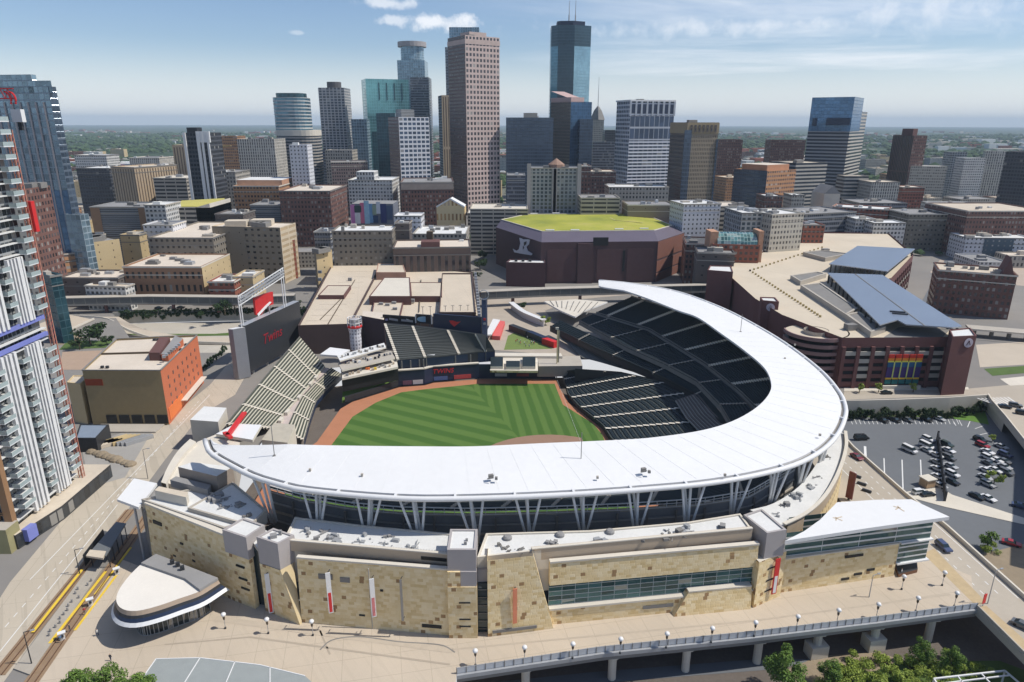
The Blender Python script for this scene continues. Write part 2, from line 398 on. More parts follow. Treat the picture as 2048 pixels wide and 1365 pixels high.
def grass_mat():
    t = NT('mown_grass'); p = t.pos(); s = t.n('ShaderNodeSeparateXYZ'); t.t.links.new(p, s.inputs[0]); x, y = s.outputs[0], s.outputs[1]
    # two mowing directions meet on a line out from the infield
    def stripes(dx, dy, w):
        k = t.math('ADD', t.math('MULTIPLY', x, dx), t.math('MULTIPLY', y, dy))
        k = t.math('ADD', k, t.math('MULTIPLY', t.noise(.3, 2), .5))
        f = t.math('SINE', t.math('MULTIPLY', k, math.pi/w)); 
        mr = t.n('ShaderNodeMapRange', interpolation_type='SMOOTHSTEP'); t.t.links.new(f, mr.inputs[0]); mr.inputs[1].default_value = -.35; mr.inputs[2].default_value = .35; return mr.outputs[0]
    a = stripes(.464, .886, 3.9); b = stripes(.994, .109, 2.35)
    side = t.math('GREATER_THAN', t.math('ADD', t.math('MULTIPLY', t.math('SUBTRACT', x, -16.5), .90), t.math('MULTIPLY', t.math('SUBTRACT', y, 275.0), .36)), 0.0)
    f = t.fmix(side, a, b); n = t.noise(.22, 5); n2 = t.noise(2.5, 3)
    c = t.mix(f, (.052, .122, .020, 1), (.105, .185, .040, 1)); c = t.mix(t.math('MULTIPLY', n, .45), c, (.075, .145, .030, 1)); c = t.mix(t.math('MULTIPLY', n2, .3), c, (.05, .10, .02, 1))
    return t.out(Base_Color=c, Roughness=.9, Specular_IOR_Level=.25)
m = MB(); m.face([(x, y, FZ+.03) for x, y in ccw([W(*p, FZ) for p in grass_px]+hid2)]); struct('playing_field', m, grass_mat())
DIRT = flat('infield_dirt', (.30, .185, .125), .95, .12, .3, fine=.2)
mound = HOME+(D1+D2).normalized()*18.4
arc = []
for i in range(41):
    a = 2*math.pi*i/41; arc.append((mound.x+29*math.cos(a), mound.y+29*math.sin(a)))
def clip_half(poly, o, n):
    out = []
    for a, b in zip(poly, poly[1:]+poly[:1]):
        da = (a[0]-o[0])*n[0]+(a[1]-o[1])*n[1]; db = (b[0]-o[0])*n[0]+(b[1]-o[1])*n[1]
        if da >= 0: out.append(a)
        if da*db < 0: k = da/(da-db); out.append((a[0]+(b[0]-a[0])*k, a[1]+(b[1]-a[1])*k))
    return out
fair = clip_half(clip_half(arc, HOME-D1*1-D2*1, D1), HOME-D1*1-D2*1, D2)
inner = [HOME+D1*4.5+D2*4.5, HOME+D1*25+D2*4.5, HOME+D1*25+D2*25, HOME+D1*4.5+D2*25]
m = MB(); m.face([(x, y, FZ+.06) for x, y in ccw(fair)]); struct('infield_dirt', m, DIRT)
m = MB(); m.face([(p.x, p.y, FZ+.09) for p in inner]); struct('infield_grass', m, flat('infield_turf', (.085, .165, .032), .9, .15, .3))
m = MB()
for d, l in ((D1, 100), (D2, 102)):
    q = Vector((-d.y, d.x))*.03
    for a, b in (((4, l)),):
        A, B = HOME+d*a, HOME+d*b; m.face([(*(A-q), FZ+.12), (*(A+q), FZ+.12), (*(B+q), FZ+.12), (*(B-q), FZ+.12)])
struct('foul_lines', m, M['paint'])
# ------------------------------------------------------------------ the ballpark
ST = T('ballpark', 'large baseball stadium of tan limestone with curved white canopy roof', 'stadium', (0, 180, 0))
def part(name, mb, mats, parent=None, **k): return mb.build(name, mats, parent or ST, **k)
def stone_mat():
    t = NT('limestone_blocks'); u, v = t.uv()
    def blocks(w, h, off):
        b = t.math('DIVIDE', v, h); r = t.math('FLOOR', b); a = t.math('ADD', t.math('DIVIDE', u, w), t.math('MULTIPLY', t.rnd(t.comb(r, off, 3.0)), 5.0))
        return t.rnd(t.comb(t.math('FLOOR', a), r, off)), t.math('FRACT', a), t.math('FRACT', b)
    r1, fx, fy = blocks(1.2, .7, 1.7); r2, _, _ = blocks(1.0, .85, 5.3)
    c = t.ramp(r1, [(0, (.64, .47, .22)), (.25, (.75, .58, .31)), (.6, (.80, .64, .37)), (1, (.85, .71, .46))])
    big = t.ramp(r2, [(0, (.24, .12, .05)), (.022, (.36, .20, .085)), (.05, (.52, .35, .15)), (.10, (.55, .42, .24)), (1, (.6, .5, .33))], 'CONSTANT')
    c = t.mix(t.math('LESS_THAN', r2, .035), c, big); c = t.mix(.12, c, t.ramp(r2, [(0, (.62, .46, .22)), (1, (.90, .76, .50))]))
    n = t.noise(.15, 5); c = t.mix(t.math('MULTIPLY', n, .25), c, (.74, .58, .33, 1))
    e = t.math('MINIMUM', t.math('MINIMUM', fx, t.math('SUBTRACT', 1.0, fx)), t.math('MINIMUM', fy, t.math('SUBTRACT', 1.0, fy)))
    t.bump(t.math('ADD', t.math('MINIMUM', t.math('MULTIPLY', e, 12), 1.0), t.math('MULTIPLY', r1, .8)), .5, .08)
    return t.out(Base_Color=c, Roughness=.85, Specular_IOR_Level=.3)
STONE = stone_mat(); M['stone'] = STONE
# --- canopy
out_px = [(420, 876), (430, 900), (466, 922), (515, 946), (565, 961), (608, 971), (713, 982), (829, 989), (947, 988), (1063, 984), (1179, 978), (1290, 970), (1400, 960), (1499, 944), (1583, 922), (1637, 893), (1668, 860), (1682, 826), (1681, 806), (1671, 783), (1637, 742), (1578, 695), (1515, 655), (1440, 616), (1360, 586), (1299, 573), (1250, 566), (1197, 561)]
in_px = [(424, 872), (480, 880), (587, 889), (720, 892), (830, 893), (950, 893), (1080, 887), (1220, 881), (1299, 876), (1399, 862), (1464, 843), (1512, 816), (1538, 788), (1542, 764), (1527, 734), (1486, 699), (1442, 667), (1395, 635), (1353, 620), (1284, 593), (1214, 570), (1198, 563)]
N = 120
OUT = spline([P(x, y, 27.0) for x, y in out_px], N); INN = spline([P(x, y, 29.6) for x, y in in_px], N)
for i in range(N):
    k = min(1, i/8, (N-1-i)/8); INN[i].z = 27.2+2.4*k
m = MB(); mu = MB(); NS = 6
for i in range(N-1):
    for j in range(NS):
        f0, f1 = j/NS, (j+1)/NS
        q = [OUT[i].lerp(INN[i], f0), OUT[i+1].lerp(INN[i+1], f0), OUT[i+1].lerp(INN[i+1], f1), OUT[i].lerp(INN[i], f1)]
        m.face([q[0], q[3], q[2], q[1]][::-1] if False else q[::-1])
    a, b, c, d = OUT[i], OUT[i+1], INN[i+1], INN[i]
    dz = Vector((0, 0, -1.1))
    mu.face([a+dz, b+dz, c+dz*.6, d+dz*.6]); mu.face([a, a+dz, b+dz, b]); mu.face([d, c, c+dz*.6, d+dz*.6])
ROOF = part('canopy_roof', m, M['white'])
for p in ROOF.data.polygons: pass
part('canopy_soffit', mu, M['steel_white'])
# fix normals up
import bmesh
def recalc(o, up=None):
    bm = bmesh.new(); bm.from_mesh(o.data)
    if up: 
        for f in bm.faces:
            f.normal_update()
            if f.normal.z < 0: f.normal_flip()
    else: bmesh.ops.recalc_face_normals(bm, faces=bm.faces)
    bm.to_mesh(o.data); bm.free()
recalc(ROOF, True)
# rounded edge tube outside the gutter, its brackets
edge = []
for i in range(N):
    a = OUT[max(0, i-1)]; b = OUT[min(N-1, i+1)]; d = (b-a); n = Vector((d.y, -d.x, 0)).normalized()
    if n.dot(OUT[i]-INN[i]) < 0 and (OUT[i]-INN[i]).length > 3: n = -n
    edge.append((OUT[i]+n*1.25+Vector((0, 0, -.45)), n))
m = MB(); m.tube([e[0] for e in edge], .62, 10); part('edge_tube', m, M['steel_white'], smooth=True)
m = MB()
for i in range(N-1):
    a, b = edge[i][0]-edge[i][1]*.6, edge[i+1][0]-edge[i+1][1]*.6
    m.face([OUT[i]+Vector((0, 0, -.6)), OUT[i+1]+Vector((0, 0, -.6)), b, a])
part('gutter', m, M['conc_dk'])
for i in range(3, N-2, 4):
    m = MB(); m.box((*(OUT[i]+edge[i][1]*.45)[:2], OUT[i].z-.8), (.5, 1.5, .9), math.atan2(edge[i][1].y, edge[i][1].x)+math.pi/2); part('edge_bracket', m, M['steel_white'])
# canopy seams, hatches, lightning rods
m = MB()
for i in range(2, N-2, 2):
    a, b = OUT[i].lerp(INN[i], .03)+Vector((0, 0, .01)), OUT[i].lerp(INN[i], .97)+Vector((0, 0, .01)); m.bar(a, b, .08, .04)
part('roof_seam', m, flat('seam_grey', (.72, .72, .71), .6, .03))
for px, py in ((1287, 942), (982, 955)):
    x, y, z = P(px, py, 28.6); m = MB(); m.box((x, y, z-.2), (1.1, .7, .9), .3); m.box((x+1.2, y-.6, z-.2), (.6, .6, .6)); m.bar((x-.8, y-.7, z), (x+.6, y-.9, z+.5), .2); part('roof_vent', m, M['conc_dk'])
for px, py in ((1570, 717), (724, 950), (1590, 690), (620, 940), (1195, 955), (1450, 950), (1640, 870)):
    x, y, z = P(px, py, 28.2); m = MB(); m.box((x, y, z-.3), (.5, .5, .6)); part('roof_hatch', m, M['conc'])
for px, py, h in ((1162, 919, 7), (549, 912, 8), (1481, 664, 7), (700, 880, 0)):
    if h:
        i = min(range(N), key=lambda k: (OUT[k].lerp(INN[k], .6)-Vector(P(px, py, 28.6))).length)
        x, y, z = P(px, py, 28.4); m = MB(); m.tube([(x, y, z-.2), (x, y, z+h)], .10, 6); m.box((x, y, z-.1), (.7, .7, .25)); part('lightning_mast', m, M['conc_dk'])
# --- struts that carry the canopy
cl = [(545, 1031), (634, 1056), (735, 1066), (838, 1076), (951, 1076), (1058, 1065), (1167, 1060), (1274, 1055), (1376, 1049), (1465, 1028), (1541, 1003), (1598, 968), (1640, 925)]
def nearest_edge(x, y): return min(range(N), key=lambda k: (edge[k][0].x-x)**2+(edge[k][0].y-y)**2)
for k, (px, py) in enumerate(cl):
    b = Vector(P(px, py, 14.8)); i = nearest_edge(b.x, b.y)
    tops = []
    for di, dep in ((-1, .05), (0, .10), (1, .05)):
        j = max(1, min(N-2, i)); sd = .98*di; e0_, e1_ = OUT[j].lerp(OUT[j+(1 if di > 0 else -1)], abs(sd)), INN[j]; tops.append(e0_.lerp(e1_, dep)+Vector((0, 0, -1.0)))
    for q, t in enumerate(tops):
        m = MB(); off = Vector(((q-1)*.5, 0, 0)); m.tube([b+off+Vector((0, 0, -2)), t], .34 if q == 1 else .3, 8); part('canopy_strut', m, M['steel_white'], smooth=True)
    j = max(0, min(N-1, i)); m = MB(); m.tube([b+Vector((.5, .7, -2)), OUT[j].lerp(INN[j], .22)+Vector((0, 0, -.9))], .32, 8); part('canopy_strut', m, M['steel_white'], smooth=True)
# --- seating tiers
def tier(name, front, back, rows, seat, tread, aisles=(), n=40, awid=1.2, fascia=None, rear=None, parent=None):
    """stepped rows between a front and a back line; seats stand on every tread"""
    A = resample(front, n); B = resample(back, n); m = MB(); s = MB()
    def at(i, f): return A[i].lerp(B[i], f)
    for r in range(rows):
        f0, f1 = r/rows, (r+1)/rows
        for i in range(n-1):
            z = at(i, f1).z; z2 = at(i+1, f1).z
            a, b, c, d = at(i, f0), at(i+1, f0), at(i+1, f1), at(i, f1)
            a1 = Vector((a.x, a.y, z)); b1 = Vector((b.x, b.y, z2))
            m.face([a, b, b1, a1]); m.face([a1, b1, c, d])
            u, v = at(i, f0+(f1-f0)*.42), at(i+1, f0+(f1-f0)*.42); w, x = at(i+1, f0+(f1-f0)*.86), at(i, f0+(f1-f0)*.86)
            h = .55; U = Vector((u.x, u.y, z+.02)); V = Vector((v.x, v.y, z2+.02))
            U2, V2 = Vector((x.x, x.y, z+h)), Vector((w.x, w.y, z2+h)); U1, V1 = Vector((u.x, u.y, z+h*.55)), Vector((v.x, v.y, z2+h*.55))
            s.face([U, V, V1, U1]); s.face([U1, V1, V2, U2]); s.face([U2, V2, Vector((w.x, w.y, z2+.02)), Vector((x.x, x.y, z+.02))])
    sec = part(name, m, tread, parent); 
    s.build('seat_rows', seat, sec)
    for t in aisles:
        i = t*(n-1); i0 = int(i); fr = i-i0; i1 = min(n-1, i0+1)
        q = MB(); d = (A[i1]-A[i0]).normalized()*awid/2
        for r in range(rows):
            f0, f1 = r/rows, (r+1)/rows
            a = at(i0, f0).lerp(at(i1, f0), fr); b = at(i0, f1).lerp(at(i1, f1), fr); z = b.z+.62
            q.face([Vector((a.x, a.y, z-.02))-d, Vector((a.x, a.y, z-.02))+d, Vector((b.x, b.y, z))+d, Vector((b.x, b.y, z))-d])
            q.face([Vector((a.x, a.y, z-.9))-d, Vector((a.x, a.y, z-.9))+d, Vector((a.x, a.y, z-.02))+d, Vector((a.x, a.y, z-.02))-d])
        q.build('aisle_steps', M['conc_lt'] if awid > 1 else M['conc'], sec)
    if fascia:
        q = MB()
        for i in range(n-1): q.face([A[i]+Vector((0, 0, fascia[0])), A[i+1]+Vector((0, 0, fascia[0])), A[i+1]+Vector((0, 0, fascia[1])), A[i]+Vector((0, 0, fascia[1]))])
        q.build('front_fascia', fascia[2], sec)
    if rear:
        q = MB()
        for i in range(n-1): q.face([B[i+1]+Vector((0, 0, rear[0])), B[i]+Vector((0, 0, rear[0])), B[i]+Vector((0, 0, rear[1])), B[i+1]+Vector((0, 0, rear[1]))])
        q.build('rear_wall', rear[2], sec)
    return sec
TR = flat('tread_concrete', (.30, .29, .265), .9, .12, .3); TRD = flat('tread_dark', (.036, .045, .046), .9, .15, .3); TRC = flat('tread_cream', (.62, .585, .47), .9, .06, .3)
# left field bleachers, sunlit
tier('seating_section', L((541, 860, 1.5), (600, 795, 1.5), (650, 735, 1.5)), L((452, 852, 9.5), (530, 757, 9.5), (600, 676, 9.5)), 13, flat('bleacher_seat', (.055, .062, .045), .7, .2), TRC, (.0, .17, .37, .58, .80, 1.0), rear=(-9.5, .9, M['conc_dk']), n=24)
tier('seating_section', L((608, 884, -3.2), (620, 840, -3.2), (633, 803, -3.2), (656, 778, -3.2), (684, 751, -3.2)), L((570, 866, 1), (590, 822, 1), (606, 793, 1), (632, 765, 1), (662, 738, 1)), 6, flat('bleacher_seat', (.055, .062, .045), .7, .2), TRC, (.0, .25, .5, .72, 1.0), fascia=(-1.9, .9, M['navy']), n=26)
m = MB(); a = L((541, 860, 1.3), (600, 795, 1.3), (650, 735, 1.3)); b = L((572, 866, 1.25), (606, 793, 1.25), (662, 738, 1.25)); A = resample(a, 10); B = resample(b, 10)
for i in range(9): m.face([A[i], A[i+1], B[i+1], B[i]][::-1])
part('walkway', m, flat('pink_concrete', (.50, .42, .38), .9, .1, .3))
for t in (.15, .32, .5, .68, .85):
    i = int(t*9); p = A[i].lerp(B[i], .25); m = MB(); m.box((p.x, p.y, p.z), (1.2, 3.2, 1.3), math.atan2((A[9]-A[0]).y, (A[9]-A[0]).x)-math.pi/2); part('vomitory_block', m, M['conc_lt'])
# right field stands: three decks under the far arm of the canopy
deck = [((1192, 627, 14), (1299, 660, 14), (1411, 729, 14), (1480, 785, 14), (1514, 819, 14), (1520, 850, 14)), ((1262, 596, 22.5), (1400, 640, 23), (1500, 690, 23), (1572, 760, 23), (1600, 810, 23), (1612, 850, 23))]
tier('seating_section', L(*deck[0]), L(*deck[1]), 20, M['seat'], TRD, (.06, .2, .34, .48, .62, .76, .9), awid=2.0, fascia=(-1.3, .9, M['conc_dk']), rear=(-23, 1.2, M['conc_dk']), n=44)
tier('seating_section', L((1158, 643, 10), (1255, 697, 10), (1330, 730, 10), (1392, 763, 10), (1440, 812, 10), (1462, 850, 10)), L((1186, 630, 12.6), (1295, 664, 12.6), (1404, 733, 12.6), (1474, 790, 12.6), (1505, 824, 12.6), (1512, 852, 12.6)), 8, M['seat'], TRD, (.08, .24, .4, .56, .72, .88), awid=.9, fascia=(-1.8, 1.0, M['conc_dk']), n=44)
tier('seating_section', L((1100, 655, 5.5), (1180, 694, 5.5), (1255, 727, 5.5), (1330, 760, 5.5), (1388, 790, 5.5), (1440, 850, 5.5)), L((1120, 643, 7.6), (1200, 680, 7.6), (1290, 716, 7.6), (1345, 746, 7.6), (1400, 778, 7.6), (1455, 845, 7.6)), 6, M['seat'], TRD, (.2, .4, .6, .8), awid=.9, fascia=(-2.2, 1.0, M['dark']), n=44)
m = MB()
A = resample(L((1100, 657, 3.4), (1180, 697, 3.4), (1255, 731, 3.4), (1330, 764, 3.4), (1390, 796, 3.4)), 20); B = resample(L((1165, 716, .8), (1200, 725, .8), (1268, 745, .8), (1340, 775, .8), (1395, 803, .8)), 20)
for i in range(19): m.face([A[i], A[i+1], B[i+1], B[i]])
part('deck_underside', m, flat('underside_grey', (.15, .145, .13), .9, .2))
low_f = L((1124, 745, -3.6), (1136, 790, -3.6), (1157, 814, -3.6), (1185, 836, -3.6), (1205, 852, -3.6), (1224, 882, -3.6))+[(47.5, 204, -3.6), (49.5, 190, -3.6), (44, 175, -3.6), (31, 167, -3.6), (5, 163.5, -3.6), (-30, 168, -3.6), (-62, 172, -3.6)]
low_b = L((1150, 742, 3.5), (1240, 748, 3.5), (1330, 768, 3.5), (1392, 795, 3.5), (1430, 830, 3.5), (1470, 870, 3.5))+[(84, 205, 3.5), (80, 178, 3.5), (62, 156, 3.5), (36, 146, 3.5), (3, 142, 3.5), (-35, 147, 3.5), (-68, 153, 3.5)]
tier('seating_section', low_f, low_b, 18, M['seat'], TRD, tuple(i/22 for i in range(1, 22)), awid=1.1, fascia=(-1.5, .5, M['dark']), rear=(-12, 1, M['dark']), n=90)
# club seats with tan chairs in the corner
tier('seating_section', L((1350, 803, 3.2), (1372, 838, 3.2), (1405, 872, 3.2)), L((1395, 788, 6.2), (1425, 826, 6.2), (1465, 862, 6.2)), 8, flat('club_seat', (.12, .10, .085), .8, .2), TR, (), n=14)
# near side upper deck, seen from behind through the gap under the canopy
nf = [(76, 197, 8), (70, 178, 8), (48, 168, 8), (5, 164, 8), (-30, 166, 8), (-62, 168, 8)]
nb = L((1590, 935, 15.5), (1500, 988, 15.5), (1400, 1004, 15.5), (1250, 1014, 15.5), (1100, 1020, 15.5), (940, 1024, 15.5), (800, 1021, 15.5), (700, 1012, 15.5), (600, 995, 15.5), (540, 978, 15.5))
tier('seating_section', nf, nb, 12, M['seat'], TRD, tuple(i/12 for i in range(1, 12)), awid=.9, rear=(-15, -1.2, flat('rear_wall_grey', (.24, .25, .26), .7, .25)), n=50)
nbp = resample(nb, 60); m = MB()
for i in range(59):
    for z in (-.9, .1, .9): m.bar(nbp[i]+Vector((0, 0, z)), nbp[i+1]+Vector((0, 0, z)), .22 if z > .5 else .16)
    m.bar(nbp[i]+Vector((0, 0, -1)), nbp[i]+Vector((0, 0, 1)), .16)
part('rear_railing', m, M['steel_white'])
m = MB()
for i in range(59): m.face([nbp[i]+Vector((0, 0, -1.4)), nbp[i+1]+Vector((0, 0, -1.4)), nbp[i+1]+Vector((0, 0, -.4)), nbp[i]+Vector((0, 0, -.4))])
part('rear_parapet', m, M['conc'])
for z_, h_, mt in ((9.5, .5, 'conc'), (6.8, .35, 'steel'), (12.0, .3, 'steel')):
    m = MB()
    for i in range(59): m.bar((nbp[i].x, nbp[i].y-.4, z_), (nbp[i+1].x, nbp[i+1].y-.4, z_), .4, h_)
    part('rear_beam', m, M[mt])
for i in range(2, 58, 3): m = MB(); m.box((nbp[i].x, nbp[i].y-.5, 4), (.5, .5, 10)); part('rear_post', m, M['conc_dk'])
# concourse floor between facade and deck
m = MB(); con = [W(600, 1250), W(897, 1275), W(975, 1272), W(1505, 1210)]
m.face([(x, y, 4.0) for x, y in ccw([(-88, 147), (-70, 136), (-46, 126), (-12, 122), (8, 124), (54, 133), (76, 150), (92, 180), (98, 215), (84, 205), (80, 178), (62, 156), (36, 146), (3, 142), (-35, 147), (-68, 153)])])
part('concourse_floor', m, M['conc_dk'])
# ------------------------------------------------------------------ limestone facade facing the plaza
def strip(name, A, B, z0, z1, mat, off0=0.0, off1=0.0, thick=None, parent=None, cap=None):
    """a straight wall from A to B; off = how far its foot and head lean back from the line"""
    A = Vector(A); B = Vector(B); d = (B-A).normalized(); n = Vector((-d.y, d.x)); m = MB(); l = (B-A).length
    a0, b0, a1, b1 = A+n*off0, B+n*off0, A+n*off1, B+n*off1
    m.face([(*a0, z0), (*b0, z0), (*b1, z1), (*a1, z1)], 0, [(0, z0), (l, z0), (l, z1), (0, z1)])
    t = thick or 1.0; a2, b2 = A+n*(off1+t), B+n*(off1+t)
    m.face([(*a1, z1), (*b1, z1), (*b2, z1), (*a2, z1)]); m.face([(*b0, z0), (*b2, z0), (*b2, z1), (*b1, z1)]); m.face([(*a2, z0), (*a0, z0), (*a1, z1), (*a2, z1)])
    return part(name, m, mat, parent)
def cap(A, B, z, off, w, h, mat, name='coping'):
    A = Vector(A); B = Vector(B); d = (B-A).normalized(); n = Vector((-d.y, d.x)); m = MB()
    c = (A+B)/2+n*off; m.box((c.x, c.y, z), ((B-A).length, w, h), math.atan2(d.y, d.x)); return part(name, m, mat)
def slot(A, B, z, off, w, h, name='wall_slot', mat=None):
    return cap(A, B, z, off, w, h, mat or M['black'], name)
def along(A, B, t0, t1):
    A = Vector(A); B = Vector(B); return A.lerp(B, t0), A.lerp(B, t1)
F0, F1, F2, F3 = (-89.3, 145.1), (-64.3, 131.6), (-57.9, 128.6), (-55.4, 128.0)
F4, F5, F6 = (-46.6, 123.6), (-13.4, 119.9), (-13.3, 119.5)
w = strip('stone_wall', F0, F1, 0, 16.6, STONE, 0, .6)
cap(F0, F1, 16.6, 1.1, 1.3, .5, M['conc_lt'])
a, b = along(F0, F1, .09, .20); slot(a, b, 12.3, .38, .3, .9)
for t, z in ((.42, 9.5), (.55, 6.0), (.7, 4.0), (.3, 5.0)): a, b = along(F0, F1, t, t+.035); slot(a, b, z, .28, .3, .5)
strip('stone_wall', F1, F2, 0, 13.0, STONE, 0, .2)
m = MB(); m.prism([F1, F2, (-55.5, 133.5), (-61.5, 136.5)], 13.0, 18.4, 0, 1, par=.3); part('stair_tower', m, [M['lilac'], M['roof_white']])
for t, z in ((.4, 10.2), (.45, 7.0), (.5, 4.5)): a, b = along(F1, F2, t, t+.35); slot(a, b, z, -.02, .3, .35)
strip('glass_slot', F2, F3, 0, 15.5, M['glass'], 1.6, 1.6)
m = MB(); m.prism([(-57.0, 130), F3, (-53.9, 133), (-56, 135)], 15.5, 16.4, 0, 1); part('slot_roof', m, [M['conc'], M['roof_white']])
# buttress tower with its sunlit slanting flank
m = MB(); m.face([(*F3, 0), (-46.3, 123.4, 0), (-50.0, 125.5, 12.6), (*F3, 12.6)], 0, [(0, 0), (10.2, 0), (6, 12.6), (0, 12.6)]); part('stone_wall', m, STONE)
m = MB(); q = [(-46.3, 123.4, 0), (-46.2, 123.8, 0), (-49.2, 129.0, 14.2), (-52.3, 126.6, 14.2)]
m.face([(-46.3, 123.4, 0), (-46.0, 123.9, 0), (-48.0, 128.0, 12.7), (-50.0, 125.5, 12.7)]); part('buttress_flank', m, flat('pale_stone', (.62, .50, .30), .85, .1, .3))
m = MB(); m.prism([(-55.4, 128.1), (-50.0, 125.6), (-47.4, 128.9), (-52.9, 131.6)], 12.6, 18.9, 0, 1, par=.3); part('stair_tower', m, [M['lilac'], M['roof_white']])
m = MB(); m.box((-51.8, 128.4, 18.9), (1.4, 1.2, .8), .4); m.box((-50.6, 129.4, 18.9), (.6, .6, 1.1)); part('roof_unit', m, M['roof_grey'])
A, B = (-46.2, 124.3), (-13.3, 120.3)
strip('stone_wall', A, B, 0, 15.9, STONE, 0, .9); cap(A, B, 15.9, 1.2, 1.0, .4, M['conc_lt'])
a, b = along(A, B, .485, .49); cap(a, b, 0.2, .0, .25, 15.2, M['conc'], 'wall_pilaster')
for t0, t1, z, h in ((.14, .235, 11.4, 1.2), (.285, .35, 11.0, 1.2), (.82, .95, 1.6, .8), (.2, .23, 3.8, .4), (.40, .44, 3.0, .4), (.55, .57, 9.5, .5)):
    a, b = along(A, B, t0, t1); slot(a, b, z, .02+z*.056, .25, h, mat=M['conc_dk'] if h > 1 else M['black'])
strip('fascia_band', (-50.0, 128.2), (-13.3, 123.1), 15.8, 18.3, M['beige'], 0, 0); cap((-50.0, 128.2), (-13.3, 123.1), 18.3, .3, .7, .25, M['conc_lt'])
a, b = along((-50.0, 128.2), (-13.3, 123.1), .84, .99); slot(a, b, 16.6, -.02, .2, .8)
# central tower
m = MB(); m.prism([(-13.3, 119.5), (-7.2, 119.5), (-7.2, 126.5), (-13.3, 126.5)], 0, 13.0, 0, 0); part('stone_pier', m, STONE)
m = MB(); m.prism([(-13.25, 119.6), (-10.6, 119.6), (-10.6, 126.4), (-13.25, 126.4)], 13.0, 16.6, 0, 0); part('stone_pier', m, STONE)
m = MB(); m.prism([(-13.2, 120.0), (-7.3, 120.0), (-7.3, 127.5), (-13.2, 127.5)], 16.6, 21.4, 0, 1, par=.3); m.prism([(-10.55, 119.7), (-7.25, 119.7), (-7.25, 121), (-10.55, 121)], 12.0, 16.6, 0, 0); part('stair_tower', m, [M['lilac'], M['roof_white']])
m = MB(); m.box((-9.6, 122.3, 21.4), (.6, .5, .7)); m.box((-9.4, 123.6, 21.4), (.5, .5, .5)); part('roof_unit', m, M['roof_grey'])
for z in (3.0, 4.8, 9.0): slot((-11.0, 119.5), (-8.6, 119.5), z, -.02, .2, .3)
strip('glass_slot', (-7.2, 120.6), (-5.0, 120.6), 0, 12.5, M['glass'], .8, .8)
m = MB()
for z in range(1, 13, 2): m.box((-6.1, 121.2, z), (2.0, .12, .12))
part('mullion', m, M['conc_dk'])
strip('fascia_band', (-7.2, 121.4), (-5.0, 121.6), 12.5, 15.5, M['lilac'], .4, .4)
# sloped-end stone mass, then the long glazed wall
m = MB(); x0, y0, x1, y1 = -5.0, 119.9, 9.2, 122.5
for z in range(0, 1):
    T1 = (4.6, 121.6)
    m.face([(x0, y0, 0), (x1, y1, 0), (T1[0], T1[1]+.4, 18.9), (x0, y0+.4, 18.9)], 0, [(0, 0), (14.4, 0), (9.8, 18.9), (0, 18.9)])
    m.face([(x1, y1, 0), (x1-.2, y1+2.2, 0), (T1[0]-.2, T1[1]+2.6, 18.9), (T1[0], T1[1]+.4, 18.9)])
    m.face([(x0, y0, 0), (x0, y0+.4, 18.9), (x0, y0+6, 18.9), (x0, y0+6, 0)])
part('stone_wall', m, STONE)
slot((-4.0, 120.05), (5.5, 121.75), .9, -.03, .2, .7, mat=M['conc_dk'])
A, B = (8.2, 123.6), (55.0, 130.4)
zb, zt = RY(1095, 1217, 123.6)[2], RY(1085, 1172, 123.6)[2]
strip('stone_wall', A, B, 0, zb-.5, STONE, 0, .0); cap(A, B, zb-.5, .3, 1.2, .45, M['conc_lt'], 'sill')
gl = facade('ribbon_glazing', (.50, .53, .53), (.05, .12, .125), 3.0, 1.25, (.02, .99), (.10, .98), metal=.35, rough=.06, var=.5, blind=.06)
m = MB(); dd = (Vector(B)-Vector(A)).normalized(); nn = Vector((-dd.y, dd.x)); a, b = Vector(A)+nn*.9, Vector(B)+nn*.9
m.wall(a, b, zb, zt, 0, mod(gl)); part('ribbon_window', m, gl)
strip('stone_wall', A, B, zt, 15.8, STONE, 0, .2); cap(A, B, 15.8, .6, 1.2, .4, M['conc_lt'])
a, b = along(A, B, .45, .60); slot(a, b, 1.8, -.04, .2, .8, mat=M['conc_dk'])
strip('fascia_band', (4.4, 124.0), (54.0, 132.0), 15.8, 18.6, M['beige'], .6, .6); cap((4.4, 124.0), (54.0, 132.0), 18.6, .8, .7, .25, M['conc_lt'])
m = MB(); a, b = along(A, B, .64, .98); d = dd; MH = zb+1.1
m.face([(*(a-nn*1.4-d*2.2), 0), (*(b-nn*1.4), 0), (*(b-nn*.6), MH), (*(a-nn*.6+d*1.2), MH)], 0, [(0, 0), (19, 0), (19, MH), (3.4, MH)])
m.face([(*(a+nn*.4-d*2.2), 0), (*(a-nn*1.4-d*2.2), 0), (*(a-nn*.6+d*1.2), MH), (*(a+nn*1+d*1.2), MH)]); m.face([(*(b-nn*1.4), 0), (*(b+nn*.4), 0), (*(b+nn*1), MH), (*(b-nn*.6), MH)])
part('stone_wall', m, STONE)
a2, b2 = a+d*1.2, b; cap(a2, b2, MH, .1, 1.6, .3, M['conc_lt'])
# corner tower on the right
m = MB(); q = [(55.0, 129.3), (62.6, 133.4), (61.6, 140), (53.0, 137)]; m.prism(q, 0, 12.2, 0, 1); part('stone_pier', m, [STONE, M['conc_lt']])
m = MB(); m.prism([W(1487, 1032, 18.6), W(1523, 1020, 18.6), W(1573, 1062, 18.6), W(1534, 1069, 18.6)], 12.2, 18.6, 0, 1, par=.3); part('stair_tower', m, [M['lilac'], M['roof_white']])
for z in (3.2, 6.0, 9.2): a, b = along(q[0], q[1], .35, .75); slot(a, b, z, -.02, .2, .3)
